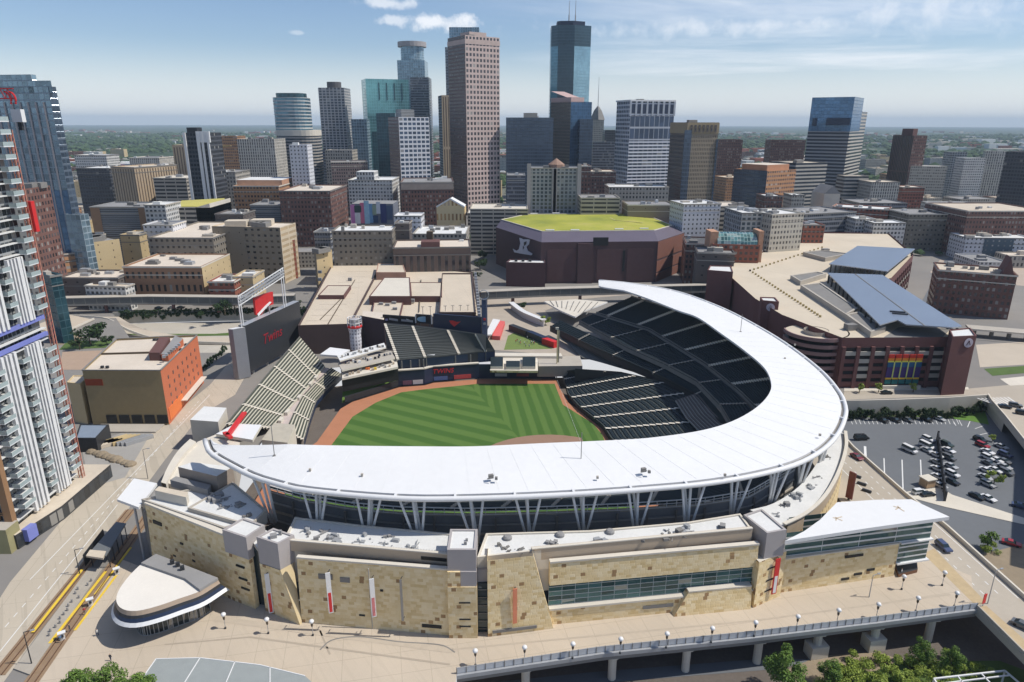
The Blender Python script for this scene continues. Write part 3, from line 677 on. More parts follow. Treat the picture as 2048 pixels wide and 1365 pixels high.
# club wing with glass band and projecting white roof
A, B = (63.2, 134.6), (93.0, 140.9)
strip('stone_wall', A, B, 0, 9.0, STONE, 0, .2); cap(A, B, 9.0, .5, .9, .3, M['conc_lt'])
for t0, z, l in ((.52, 1.0, .07), (.63, 1.9, .07), (.74, 2.6, .07), (.52, 7.2, .16)): a, b = along(A, B, t0, t0+l); slot(a, b, z, -.02, .2, .6)
m = MB(); wg = facade('wing_glazing', (.70, .70, .68), (.06, .12, .12), 9.0, 1.65, (.01, .995), (.26, .98), metal=.35, rough=.06, var=.3, blind=.05)
pts = [(63.0, 135.6), (101.5, 143.2), (100.5, 149), (66, 142)]
for i in range(4): m.wall(pts[i], pts[(i+1) % 4], 9.0, 15.6, 0, mod(wg))
part('glass_storey', m, wg)
m = MB(); pts2 = [(93.2, 141.3), (101.5, 143.2), (100.5, 149), (92.5, 147.5)]
for i in range(3): m.wall(pts2[i], pts2[(i+1) % 4], 3.2, 9.0, 0, mod(wg))
m.face([(*p, 3.2) for p in pts2]); part('glass_storey', m, wg)
for z in (3.1, 8.9): 
    m = MB(); m.prism([(93.4, 140.8), (102.2, 142.8), (101, 149.5), (92.6, 148)], z, z+.35, 0, 0, bottom=True); part('floor_edge', m, M['steel_white'])
wing = [W(1570, 1082, 16.6), W(1740, 1056, 16.6), W(1899, 1034, 16.6), W(1823, 999, 16.6), W(1750, 1000, 16.6), W(1674, 1005, 16.6), W(1640, 1040, 16.6), W(1608, 1063, 16.6)]
m = MB(); m.prism(wing, 15.7, 16.6, 0, 1, bottom=True); part('wing_roof', m, [M['steel_white'], M['white']])
for px, py in ((1673, 1037), (1797, 1016)):
    x, y, z = P(px, py, 16.6)
    m = MB()
    for k in range(5):
        a = k*1.25+px; m.bar((x, y, z+.03), (x+(.5+.3*k)*math.cos(a), y+(.5+.3*k)*math.sin(a), z+.03), .3, .04)
    part('roof_stain', m, flat('rust_stain', (.58, .47, .34), .9, .3, 1))
# dark staircase hatch at the end of the wing
m = MB(); m.prism([W(1786, 1130), W(1832, 1122), W(1834, 1146), W(1796, 1156)], 0, 1.0, 0, 1); part('stair_enclosure', m, [flat('rusty_steel', (.19, .09, .045), .8, .2), M['dark']])
# --- roofs behind the facade
def roofslab(pts, z, t, mw, mr, par=0.0, name='lower_roof'):
    m = MB(); m.prism(pts, z-t, z, 0, 1, par=par); return part(name, m, [mw, mr])
roofslab([W(283, 1002, 16.9), W(448, 1060, 16.9), (-61.5, 136.5), (-63.5, 146), (-80, 152)], 16.9, 12, M['conc'], M['roof_white'], .5)
roofslab([W(375, 1018, 17.6), W(501, 1054, 17.6), W(533, 1022, 17.6), W(466, 966, 17.6)], 17.6, 3, M['conc'], M['roof_white'], .3)
roofslab([(-50.0, 128.9), (-13.3, 123.8), (-13.3, 131.8), W(740, 1058, 17), W(590, 1040, 17)], 17.4, 10, M['conc_lt'], M['roof_white'], .35)
roofslab([(-7.2, 122.4), (4.4, 124.6), (54.0, 132.8), W(1480, 1032, 17.6), W(1375, 1049, 17.6), W(1180, 1066, 17.6), W(972, 1072, 17.6)], 17.9, 10, M['conc_lt'], M['roof_white'], .35)
wall_e = [(1567, 1055), (1610, 1034), (1645, 1003), (1668, 968), (1684, 930), (1692, 895), (1690, 868)]
we = spline([P(*p, 15.2) for p in wall_e], 26); wi = spline(L((1500, 1020, 15.2), (1545, 1008, 15.2), (1590, 980, 15.2), (1618, 950, 15.2), (1640, 915, 15.2), (1652, 880, 15.2), (1650, 860, 15.2)), 26)
m = MB(); q = MB()
for i in range(25):
    m.face([we[i], we[i+1], wi[i+1], wi[i]]); m.face([wi[i], wi[i+1], Vector((*wi[i+1][:2], 3)), Vector((*wi[i][:2], 3))])
    for z0, z1, mi in ((-9, 12.0, 0), (12.0, 16.0, 1)): q.wall(we[i+1], we[i], z0, z1, mi)
part('lower_roof', m, M['roof_white']); part('curved_wall', q, [STONE, M['beige']])
q = MB()
for i in range(25): q.bar(we[i]+Vector((0, 0, .9)), we[i+1]+Vector((0, 0, .9)), .9, .3)
part('coping', q, M['conc_lt'])
# --- plant on the roofs
def junk(px, py, z, n, spread=3.0, big=1.0):
    x, y, _ = P(px, py, z); m = MB()
    for i in range(n):
        a = RG.random()*6.3; r = RG.random()*spread; s = (.2+RG.random()**2*.9)*big
        m.box((x+r*math.cos(a), y+r*math.sin(a)*.8, z), (s*(.6+RG.random()), s*(.6+RG.random()), s*(.4+RG.random()*.7)), RG.random()*3)
    for i in range(n//2):
        a = RG.random()*6.3; r = RG.random()*spread; m.bar((x, y, z+.3), (x+r*math.cos(a), y+r*math.sin(a), z+.3), .18)
    return part('roof_plant', m, RG.choice([M['roof_grey'], M['conc_dk'], M['steel']]))
for a in ((435, 1003, 17.6, 12, 3.2, 1.2), (455, 1015, 17.6, 8, 2.5), (480, 1010, 17.6, 6, 2), (500, 1030, 17.6, 4, 2), (615, 1060, 17.4, 6, 2), (670, 1078, 17.4, 9, 3), (640, 1072, 17.4, 6, 3), (720, 1085, 17.4, 6, 3), (770, 1090, 17.4, 8, 3), (780, 1075, 17.4, 5, 1.2), (830, 1098, 17.4, 6, 3),
          (1005, 1098, 17.9, 6, 2), (1035, 1102, 17.9, 7, 2), (1105, 1090, 17.9, 5, 1.5), (1200, 1084, 17.9, 7, 1.6), (1280, 1082, 17.9, 4, 1.2), (1345, 1072, 17.9, 12, 3, 1.1), (1368, 1065, 17.9, 8, 2.5), (1445, 1057, 17.9, 5, 2), (1330, 1062, 17.9, 4, 1.6),
          (1620, 975, 15.2, 8, 2.5), (1600, 995, 15.2, 8, 2.5), (1655, 915, 15.2, 6, 2), (1570, 1012, 15.2, 6, 2), (1552, 1030, 15.2, 4, 1.5), (1635, 955, 15.2, 5, 2)): junk(*a)
for px in range(580, 880, 10):
    pass
m = MB()
for i in range(60):
    p = Vector((-49.5, 128.6)).lerp(Vector((-14, 124.2)), i/59); m.box((p.x, p.y+.6, 17.4), (.28, .5, .5))
part('parapet_brace', m, M['steel'])
for px, py in ((1015, 1078), (1120, 1072), (1220, 1066)):
    x, y, z = P(px, py, 17.9); m = MB(); m.lathe((x, y, z), [(1.0, 0), (1.0, .5), (.7, .8), (0, .85)], 12); part('roof_fan', m, M['roof_grey'])
# mechanical block, pit walls and long boxes on the west roof
def pxbox(name, px, z, h, mats, par=0.0, parent=None):
    m = MB(); m.prism([W(*p, z) for p in px], z-h, z, 0, 1, par=par); return part(name, m, mats, parent)
pxbox('plant_room', [(356, 934), (433, 953), (466, 934), (384, 925)], 21.0, 16, [flat('plant_panel', (.33, .27, .22), .7), M['roof_white']])
pxbox('plant_room', [(309, 981), (372, 995), (376, 985), (318, 973)], 19.4, 3, [M['conc_lt'], M['roof_tan']])
pxbox('plant_room', [(340, 960), (415, 980), (422, 970), (352, 953)], 18.6, 2, [M['roof_grey'], M['roof_grey']])
pxbox('plant_room', [(380, 840), (436, 844), (453, 816), (408, 813)], 11.0, 11, [M['conc_lt'], M['roof_white']])
pxbox('gate_roof', [(432, 868), (505, 880), (523, 850), (470, 848)], 9.5, 1.0, [M['conc_lt'], M['white']])
pxbox('stair_block', [(523, 880), (575, 886), (590, 850), (548, 846)], 4.5, 9.5, [M['conc_lt'], flat('paved_landing', (.46, .42, .34), .9, .2, .5)])
m = MB(); a, b = Vector(P(455, 872, 10.4)), Vector(P(489, 826, 10.4)); m.bar(a, b, 1.5, .8); part('gate_sign', m, M['red'])
m = MB(); a, b = Vector(P(449, 866, 10.4)), Vector(P(462, 876, 10.4)); m.bar(a, b, 1.2, .8); part('gate_sign', m, M['red'])
m = MB(); pl = spline(L((322, 965, 9), (335, 935, 9), (355, 903, 9), (380, 878, 9)), 14); pr = spline(L((332, 968, 9), (348, 938, 9), (368, 908, 9), (392, 884, 9)), 14)
for i in range(13): m.face([pl[i], pr[i], pr[i+1], pl[i+1]]); m.wall(pl[i+1], pl[i], 0, 9); m.wall(pr[i], pr[i+1], 0, 9)
part('ramp_walk', m, M['conc_lt'])
pxbox('lower_roof', [(326, 965), (372, 975), (470, 935), (480, 885), (440, 866), (395, 884)], 8.0, 8, [M['conc'], M['conc_lt']])
m = MB(); m.prism([W(234, 999, 16.2), W(277, 1015, 16.2), W(314, 967, 16.2), W(268, 957, 16.2)], 15.5, 16.2, 0, 1, bottom=True); part('entrance_canopy', m, [M['steel_white'], M['white']])
for px, py in ((268, 1010), (300, 970)):
    x, y = W(px, py, 15.5); m = MB(); m.tube([(x, y, 0), (x, y, 15.5)], .3, 8); part('canopy_post', m, M['steel'])
m = MB(); m.prism([W(279, 1000, 15.5), (-89.2, 145.2), (-82, 153), W(316, 968, 15.5)], 0, 14.8, 0, 1); part('lower_block', m, [M['conc_dk'], M['roof_grey']])
# rotunda: drum with a dark ring, white lip and recessed glass
RT = T('entrance_pavilion', 'low rounded cream-roofed pavilion with dark ring beside the light rail platform', 'pavilion', (*W(330, 1185, 0), 0))
rot_px = [(312, 1108), (290, 1122), (262, 1148), (243, 1172), (234, 1190), (233, 1204), (241, 1216), (258, 1222), (282, 1221), (320, 1211), (360, 1197), (399, 1183), (436, 1160)]
rp = spline([P(*p, 8.6) for p in rot_px], 40); poly = ccw([tuple(p[:2]) for p in rp])
m = MB(); m.face([(*p, 8.6) for p in poly]); m.build('roof', flat('cream_roof', (.74, .70, .63), .8, .06, .2), RT)
def ring(z0, o0, z1, o1, mat, name, seg=poly):
    a, b = inset(seg, -o0) if o0 else seg, inset(seg, -o1) if o1 else seg; m = MB(); n = len(seg)
    for i in range(n):
        j = (i+1) % n; m.face([(*a[i], z0), (*a[j], z0), (*b[j], z1), (*b[i], z1)])
    return m.build(name, mat, RT)
ring(7.6, .25, 8.6, 0, flat('tan_rim', (.42, .33, .25), .7, .08), 'roof_rim'); ring(7.0, .5, 7.6, .25, M['dark'], 'dark_ring'); ring(6.3, .9, 7.0, .5, M['navy'], 'dark_ring'); ring(5.6, 1.4, 6.3, .9, M['steel_white'], 'white_lip'); ring(5.0, -.2, 5.6, 1.4, M['conc_dk'], 'soffit')
gf = facade('drum_glazing', (.35, .35, .34), (.03, .04, .045), 1.6, 5.0, (.1, .9), (.05, .95), metal=.3)
m = MB(); ins = inset(poly, 2.6)
for i in range(len(ins)): m.wall(ins[i], ins[(i+1) % len(ins)], 0, 5.2, 0)
m.build('glass_wall', gf, RT)
m = MB(); m.prism([W(312, 1108, 9.2), W(436, 1156, 9.2), W(399, 1179, 9.2), W(370, 1157, 9.2), W(282, 1126, 9.2)], 8.6, 9.2, 0, 1); m.build('plant_deck', [M['roof_grey'], M['roof_grey']], RT)
for px, py in ((345, 1128), (365, 1140), (356, 1133)):
    x, y, z = P(px, py, 9.2); m = MB(); m.box((x, y, z), (.9, .7, 1.0), .5); m.build('roof_unit', M['dark'], RT)
# --- banners on the walls
def banner(px, py0, py1, Y, wdt, col, label, mat2=None):
    x, y, z1 = RY(px, py0, Y); _, _, z0 = RY(px, py1, Y)
    b = T('wall_banner', label, 'banner', (x, y, z0))
    m = MB(); m.box((x, y, z0), (wdt, .18, z1-z0), .35); m.build('fabric', col, b)
    if mat2:
        m = MB(); m.box((x+.02, y-.03, z0+.3), (wdt*.62, .2, (z1-z0)*.48), .35); m.build('printed_panel', mat2, b)
    m = MB(); m.bar((x, y+.1, z1), (x+.2, y+1.2, z1), .12); m.bar((x, y+.1, z0+.1), (x+.2, y+1.2, z0+.1), .12); m.build('bracket', M['dark'], b)
banner(533, 1148, 1226, 126.6, 1.0, M['steel_white'], 'white and red pennant on the limestone wall left of the slanted buttress', M['red'])
banner(655, 1146, 1226, 121.6, 1.0, M['steel_white'], 'white pennant with red print below the two wide wall vents', M['red'])
banner(743, 1158, 1234, 120.4, 1.0, M['steel_white'], 'white pennant with pink print in the middle of the plaza wall', flat('pink_print', (.6, .2, .2), .6))
banner(801, 1160, 1242, 119.7, .5, M['conc_dk'], 'narrow dark brown pennant, rightmost of four on the plaza wall')
banner(1030, 1178, 1247, 120.6, .9, flat('faded_red', (.62, .22, .12), .7, .2), 'faded orange-red banner on the sloped-end limestone mass')
banner(1557, 1118, 1188, 131.2, 1.3, M['red'], 'bright red vertical banner with white letters at the corner tower', M['steel_white'])
# ------------------------------------------------------------------ plaza, deck, streets
def pave_mat(name, a, joint, size, dark=.75, streak=.12):
    t = NT(name); p = t.pos(); s = t.n('ShaderNodeSeparateXYZ'); t.t.links.new(p, s.inputs[0])
    fx = t.math('FRACT', t.math('DIVIDE', t.math('ADD', s.outputs[0], t.math('MULTIPLY', s.outputs[1], .2)), size)); fy = t.math('FRACT', t.math('DIVIDE', t.math('SUBTRACT', s.outputs[1], t.math('MULTIPLY', s.outputs[0], .2)), size))
    j = t.math('MAXIMUM', t.math('LESS_THAN', fx, joint), t.math('LESS_THAN', fy, joint))
    n1, n2 = t.noise(.05, 5), t.noise(.5, 4)
    n4 = t.noise(.018, 5); st = t.n('ShaderNodeMapping'); st.inputs['Scale'].default_value = (.9, .9, 1); st.inputs['Rotation'].default_value = (0, 0, -.62); t.t.links.new(p, st.inputs[0]); st2 = t.n('ShaderNodeMapping'); st2.inputs['Scale'].default_value = (1, .035, 1); t.t.links.new(st.outputs[0], st2.inputs[0]); n5 = t.noise(.9, 4, st2.outputs[0])
    c = t.mix(n1, c4(a, .78), c4(a, 1.16)); c = t.mix(t.math('MULTIPLY', n4, .5), c, c4(a, .72)); c = t.mix(t.math('MULTIPLY', t.math('GREATER_THAN', n5, .56), streak), c, c4(a, .62)); c = t.mix(t.math('MULTIPLY', n2, .3), c, c4(a, .75)); c = t.mix(t.math('MULTIPLY', j, 1-dark), c, c4(a, .3))
    return t.out(Base_Color=c, Roughness=.9, Specular_IOR_Level=.25)
PLZ = pave_mat('plaza_paving', (.57, .485, .38), .02, 6.0, .7); ST_C = pave_mat('street_concrete', (.52, .455, .36), .015, 9.0, .75, .38)
def road_mat(name, a):
    t = NT(name); n1, n2 = t.noise(.03, 6), t.noise(.6, 4); w = t.n('ShaderNodeTexNoise'); w.inputs['Scale'].default_value = .25; w.inputs['Detail'].default_value = 5
    c = t.mix(n1, c4(a, .8), c4(a, 1.25)); c = t.mix(t.math('MULTIPLY', n2, .35), c, c4(a, .65)); return t.out(Base_Color=c, Roughness=.92, Specular_IOR_Level=.25)
ASPH = road_mat('asphalt', (.15, .16, .172)); ROAD = road_mat('worn_road', (.43, .38, .31))
def sheet(name, px, z, mat):
    m = MB(); m.face([(x, y, z) for x, y in ccw([W(*p, z) for p in px])]); return tag(m.build(name, mat), kind='structure')
    m = MB(); pts = ccw([W(*p, zp if zp is not None else z) if isinstance(p, tuple) and len(p) == 2 and abs(p[0])+abs(p[1]) > 0 else p for p in px]); m.face([(x, y, z) for x, y in pts]); o = m.build(name, mat); return tag(o, kind='structure')
def wsheet(name, pts, z, mat, t=0):
    m = MB()
    if t: m.prism(pts, z-t, z, 0, 0, bottom=True)
    else: m.face([(x, y, z) for x, y in ccw(pts)])
    return tag(m.build(name, mat), kind='structure')
plz = [(-120, 60), (-10.9, 60), (-10.9, 124), (-46, 130), (-64, 134), (-86, 146), (-90, 143), W(245, 1120), W(120, 1300), W(40, 1390)]
wsheet('plaza', plz, .05, PLZ)
dk = [(-10.9, 109.9), W(1200, 1303), W(1500, 1272), W(1750, 1242), (105.7, 129.7), (112, 141), (104, 150), (60, 141), (-10.9, 124)]
wsheet('promenade_deck', dk, .06, PLZ, 1.0)
# deck edge: girder, railing and piers
edge_line = [Vector((x, y, 0)) for x, y in [(-10.9, 109.8), W(1200, 1304), W(1500, 1273), W(1750, 1243), (105.8, 129.5)]]
BR = T('promenade_bridge', 'long concrete promenade bridge with steel girder along the plaza edge', 'bridge', (*edge_line[2][:2], 0))
m = MB()
for a, b in zip(edge_line, edge_line[1:]): m.bar(a+Vector((0, -.2, -1.35)), b+Vector((0, -.2, -1.35)), .5, 1.1)
m.build('girder', M['conc_dk'], BR)
m = MB()
for a, b in zip(edge_line, edge_line[1:]): m.bar(a+Vector((0, -.55, -.35)), b+Vector((0, -.55, -.35)), .5, .9)
m.build('edge_beam', M['steel'], BR)
def pier(x, y, zt, zb, big=False):
    m = MB(); m.lathe((x, y, zb), [(.9, 0), (.9, zt-zb-1.2), (1.9, zt-zb-.6), (1.9, zt-zb)], 10)
    if big: m.box((x, y, zb), (4.2, 3.0, (zt-zb)*.45), .2)
    m.build('pier', M['conc_lt'], BR)
for t in (.12, .28, .42, .56, .68, .80, .92):
    p = resample(edge_line, 101)[int(t*100)]; pier(p.x, p.y+1.8, -1.9, PITFLOOR, t in (.68, .8))
RL = T('deck_railing', 'grey panel railing with posts along the promenade bridge edge', 'railing', (*edge_line[2][:2], 0))
rp = resample(edge_line, 62); panelm = flat('mesh_panel', (.52, .53, .54), .6, .1)
for i, p in enumerate(rp):
    m = MB(); m.box((p.x, p.y-.1, -.3), (.16, .3, 1.75), .15); m.build('post', M['conc_dk'], RL)
    if i < 61:
        q = rp[i+1]; m = MB(); m.bar(p.lerp(q, .05)+Vector((0, -.15, .5)), p.lerp(q, .95)+Vector((0, -.15, .5)), .06, 1.75); m.build('panel', panelm, RL)
m = MB()
for a, b in zip(rp, rp[1:]): m.bar(a+Vector((0, -.1, 1.4)), b+Vector((0, -.1, 1.4)), .16, .1)
m.build('handrail', M['steel'], RL)
# street on the right: a bridge slab with parapets
rr = [W(1690, 880), W(1707, 899), W(1815, 995), W(1893, 1057), W(2048, 1197)]; ex = Vector(rr[-1])+(Vector(rr[-1])-Vector(rr[-2])).normalized()*70; rr.append((ex.x, ex.y)); r0 = Vector(rr[0])+(Vector(rr[0])-Vector(rr[1])).normalized()*70; rr.insert(0, (r0.x, r0.y))
ll = [(105.8, 129.5), W(2048, 1312)]; lx = Vector(ll[-1])+(Vector(ll[1])-Vector(ll[0])).normalized()*70
road = rr+[(lx.x, lx.y), ll[1], ll[0], (96, 150), (96, 180), (99, 215), (104, 300)]
wsheet('street_bridge', road, .03, ROAD, 1.4)
m = MB()
for a, b in zip(rr, rr[1:]): m.bar((*a, .55), (*b, .55), .5, 1.1); m.bar((*a, -.9), (*b, -.9), .4, 2.0)
tag(m.build('road_parapet', M['conc_lt']), 'long beige concrete parapet between the street bridge and the parking lot', 'parapet')
m = MB()
for a, b in ((ll[0], ll[1]), (ll[1], (lx.x, lx.y))): m.bar((*a, -.6), (*b, -.6), .6, 1.8); m.bar((*a, .5), (*b, .5), .3, 1.0)
tag(m.build('road_parapet', M['conc']), 'grey concrete parapet of the street bridge in the lower right corner', 'parapet')
def dash(name, A, B, w, z, n=1, duty=1.0, mat=None):
    A, B = Vector(A), Vector(B); d = (B-A).normalized(); q = Vector((-d.y, d.x))*w/2; m = MB(); l = (B-A).length
    for i in range(n):
        a = A+d*l*(i/n); b = A+d*l*(i+duty)/n; m.face([(*(a-q), z), (*(b-q), z), (*(b+q), z), (*(a+q), z)])
    return tag(m.build(name, mat or M['paint']), kind='structure')
u = (Vector(rr[4])-Vector(rr[2])).normalized(); nrm = Vector((-u.y, u.x))
if nrm.x > 0: nrm = -nrm
for off, n, du in ((1.4, 1, 1), (4.9, 26, .4), (8.4, 26, .4), (11.6, 1, 1)):
    a = Vector(rr[1])+nrm*off; b = Vector(rr[5])+nrm*off; dash('lane_line', a, b, .22, .045, n, du)
for off in (12.6, 3.0): pass
# pavement band and tree pits beside the street
m = MB(); m.face([(x, y, .075) for x, y in ccw([W(1846, 1108), W(1868, 1098), W(1972, 1205), W(1952, 1213)])]); tag(m.build('pavement', flat('yellowish_paving', (.48, .37, .22), .9, .2, .6)), kind='structure')
m = MB(); m.face([(x, y, .075) for x, y in ccw([ll[0], W(1972, 1212), W(2060, 1290), W(2048, 1310)])]); tag(m.build('pavement', flat('yellowish_paving', (.48, .37, .22), .9, .2, .6)), kind='structure')
# ---- parking lot below the street
LZ = -6.0
lot = [Vector(rr[1])+Vector((.8, 0)), Vector(rr[3])+Vector((.8, 0)), Vector(rr[5])+Vector((.8, 0)), (330, rr[5][1]), (330, rw[4][1]), rw[4], rw[2], rw[0]]
wsheet('parking_lot', [tuple(p) for p in lot], LZ, ASPH, 2.9)
m = MB()
rwp = [Vector(p) for p in (rw[0], rw[1], rw[2], rw[3], rw[4])]
for a, b in zip(rwp, rwp[1:]): m.wall(b, a, LZ, 1.0); m.wall(a+Vector((0, .5)), b+Vector((0, .5)), 0, 1.0); m.face([(*a, 1.0), (*b, 1.0), (*(b+Vector((0, .5))), 1.0), (*(a+Vector((0, .5))), 1.0)])
tag(m.build('retaining_wall', M['conc_lt']), 'long beige retaining wall above the parking lot hedge', 'wall')
sheet('lawn', [(1905, 838), (1912, 822), (1968, 815), (1978, 850), (1940, 842)], LZ+.05, flat('lawn_green', (.10, .20, .03), .95, .25, .3))
sheet('planting_bed', [(1690, 836), (1690, 822), (1800, 822), (1905, 824), (1905, 838), (1800, 833)], LZ+.04, M['turf'])
sheet('kerb_island', [(1806, 985), (1880, 975), (1905, 990), (2060, 1040), (2060, 1052), (1890, 1014), (1815, 994)], LZ+.12, M['conc_lt'])
sheet('dry_verge', [(1960, 1110), (2060, 1085), (2060, 1190), (2046, 1190)], LZ+.06, M['soil'])
for a, b in (((1768, 917), (1769, 948)), ((1804, 920), (1806, 978)), ((1841, 920), (1843, 966)), ((1730, 893), (1731, 915))):
    dash('bay_line', W(*a, LZ), W(*b, LZ), .8 if a[0] == 1730 else .35, LZ+.03)
for i in range(26):
    px = 1700+i*8.5; dash('bay_line', W(px, 838, LZ), W(px+5, 849, LZ), .2, LZ+.03)
for px, py, qx, qy in ((1905, 840, 1912, 852), (1918, 841, 1924, 852), (1940, 843, 1935, 855), (1967, 852, 1950, 858), (1978, 866, 1960, 870)): dash('bay_line', W(px, py, LZ), W(qx, qy, LZ), .25, LZ+.03)
# dark screen between the two car rows
m = MB(); a, b = W(1874, 880, LZ), W(1889, 1003, LZ); m.bar((*a, LZ+1.6), (*b, LZ+1.6), .35, 3.2)
for k in range(9):
    p = Vector(a).lerp(Vector(b), k/8); m.box((p.x, p.y, LZ), (.5, .5, 3.5))
tag(m.build('lot_screen', M['dark']), 'long black screen fence dividing the rows of parked cars', 'fence')
x, y = W(1853, 972, LZ); KB = T('ticket_booth', 'small tan attendant booth at the corner of the parking lot', 'booth', (x, y, LZ))
m = MB(); m.box((x, y, LZ), (3.4, 3.0, 2.7), .3); m.build('cabin', flat('booth_tan', (.52, .36, .22)), KB); m = MB(); m.box((x, y, LZ+2.7), (4.0, 3.6, .3), .3); m.build('roof', M['conc_lt'], KB); m = MB(); m.box((x-.4, y-1.55, LZ+1), (1.8, .1, 1.1), .3); m.build('window', M['glass'], KB)
# viaduct on the far right
va = [W(1975, 792), W(1984, 806), W(2010, 836), W(2048, 884)]; vd = (Vector(va[3])-Vector(va[2])).normalized(); va.append(tuple(Vector(va[3])+vd*60))
vpoly = va+[(330, va[-1][1]), (330, 262), (190, 262)]
wsheet('viaduct', vpoly, .04, ROAD, 1.3)
VW = T('viaduct_wall', 'beige concrete side wall of the curving viaduct at the right edge', 'wall', (*va[2], 0))
m = MB()
for a, b in zip(va, va[1:]): m.bar((*a, .5), (*b, .5), .45, 1.2); m.bar((*a, -.9), (*b, -.9), .5, 1.9)
m.build('parapet', M['conc_lt'], VW)
m = MB(); m.wall(va[2], va[0], LZ, -.5); m.build('abutment', M['conc_lt'], VW)
for k in (.35, .8):
    p = Vector(va[2]).lerp(Vector(va[4]), k); m = MB(); m.lathe((p.x+2, p.y, LZ), [(1.0, 0), (1.0, 4.7)], 10); m.build('pier', M['conc'], VW)
# ---- street in front of the garage, street on the left, light rail
wsheet('garage_street', [W(1686, 800), W(1975, 790), W(2060, 830), W(2300, 800), W(2300, 745), W(1935, 778), W(1690, 776)], .02, ROAD)
wsheet('garage_pavement', [W(1688, 783), W(1938, 780), W(1936, 775), W(1688, 774)], .10, M['conc_lt'])
for i in range(9):
    a = W(1955+i*7.5, 797-i*.3); b = W(1985+i*8.5, 808+i*1.5); dash('crossing_bar', a, b, .6, .05)
sheet('avenue', [(-60, 1290), (20, 1165), (185, 968), (295, 872), (420, 770), (470, 712), (520, 700), (470, 790), (402, 830), (330, 920), (232, 1052), (150, 1165), (0, 1375), (-80, 1400)], .03, ST_C)
for a, b, n, du in (((10, 1255), (400, 800), 40, .45), ((-5, 1310), (235, 1010), 1, 1), ((60, 1160), (420, 790), 1, 1)): dash('lane_line', W(*a), W(*b), .2, .05, n, du)
ballast = flat('rusty_ballast', (.27, .185, .115), .95, .25, .4)
def trackbed(pl, pr, w):
    a, b = Vector(W(*pl)), Vector(W(*pr)); d = (b-a).normalized(); q = Vector((-d.y, d.x)); m = MB()
    m.face([(*(a-q*w), .10), (*(a+q*w), .10), (*(b+q*w), .10), (*(b-q*w), .10)][::-1]); tag(m.build('track_bed', ballast), kind='structure')
    for s in (-.75, .75):
        m = MB(); m.bar((*(a+q*s), .2), (*(b+q*s), .2), .14, .2); tag(m.build('rail', flat('rail_steel', (.20, .12, .08), .5, .2, metal=.4)), kind='structure')
trackbed((-5, 1352), (262, 1020), 1.5); trackbed((58, 1372), (300, 1026), 1.5)
plat = flat('platform_grey', (.40, .36, .30), .9, .12, .4)
m = MB(); m.prism([W(28, 1340), W(178, 1138), W(205, 1140), W(60, 1352)], 0, .35, 0, 0); tag(m.build('rail_platform', plat), kind='structure')
def edge_strip(a, b, w): dash('warning_strip', W(*a), W(*b), w, .39, 1, 1, M['yellow'])
for a, b in (((66, 1268), (165, 1142)), ((100, 1290), (212, 1146))): edge_strip(a, b, .7)
for a, b in (((150, 1262), (236, 1148)), ((190, 1190), (262, 1096))): dash('warning_strip', W(*a), W(*b), .6, .13, 1, 1, M['yellow'])
SHL = T('station_shelter', 'long dark glass roofed light rail shelter beside the avenue', 'shelter', (*W(215, 1100), 0))
sp_ = [W(175, 1110, 4.2), W(232, 1044, 4.2), W(252, 1047, 4.2), W(212, 1112, 4.2)]
m = MB(); m.prism(sp_, 3.9, 4.2, 0, 0, bottom=True); m.build('roof', flat('slate_roof', (.14, .15, .155), .4, .15), SHL)
m = MB(); m.prism([W(172, 1112, 4.3), W(180, 1100, 4.3), W(212, 1103, 4.3), W(206, 1117, 4.3)], 3.85, 4.35, 0, 0, bottom=True); m.build('end_canopy', M['roof_tan'], SHL)
for k in range(5):
    for a, b in ((sp_[0], sp_[1]), (sp_[3], sp_[2])):
        p = Vector(a).lerp(Vector(b), .08+.21*k); m = MB(); m.tube([(*p, 0), (*p, 3.9)], .12, 6); m.build('post', M['dark'], SHL)
a, b = W(166, 1112, 3.6), W(206, 1060, 3.6); m = MB(); m.bar((*a, 2.2), (*b, 2.2), .15, 3.2); m.build('wind_screen', M['dark'], SHL)
# skylight roof at the bottom edge
SK = T('skylight_roof', 'low grey glass skylight roof at the bottom edge of the plaza', 'skylight', (*W(450, 1360), 0))
skp = [(268, 1380), (312, 1318), (400, 1316), (520, 1330), (610, 1352), (640, 1380)]
sg = flat('frosted_glass', (.30, .325, .32), .55, .12, .5, spec=.3)
m = MB(); m.prism([W(*p, 1.6) for p in skp], 0, 1.6, 0, 1); m.build('glazing', [M['conc'], sg], SK)
for a, b in (((312, 1318), (268, 1380)), ((400, 1316), (360, 1380)), ((470, 1323), (446, 1380)), ((540, 1334), (540, 1380)), ((312, 1318), (400, 1316)), ((400, 1316), (520, 1330)), ((520, 1330), (610, 1352))):
    m = MB(); m.bar(P(*a, 1.64), P(*b, 1.64), .18, .1); m.build('glazing_bar', M['steel_white'], SK)
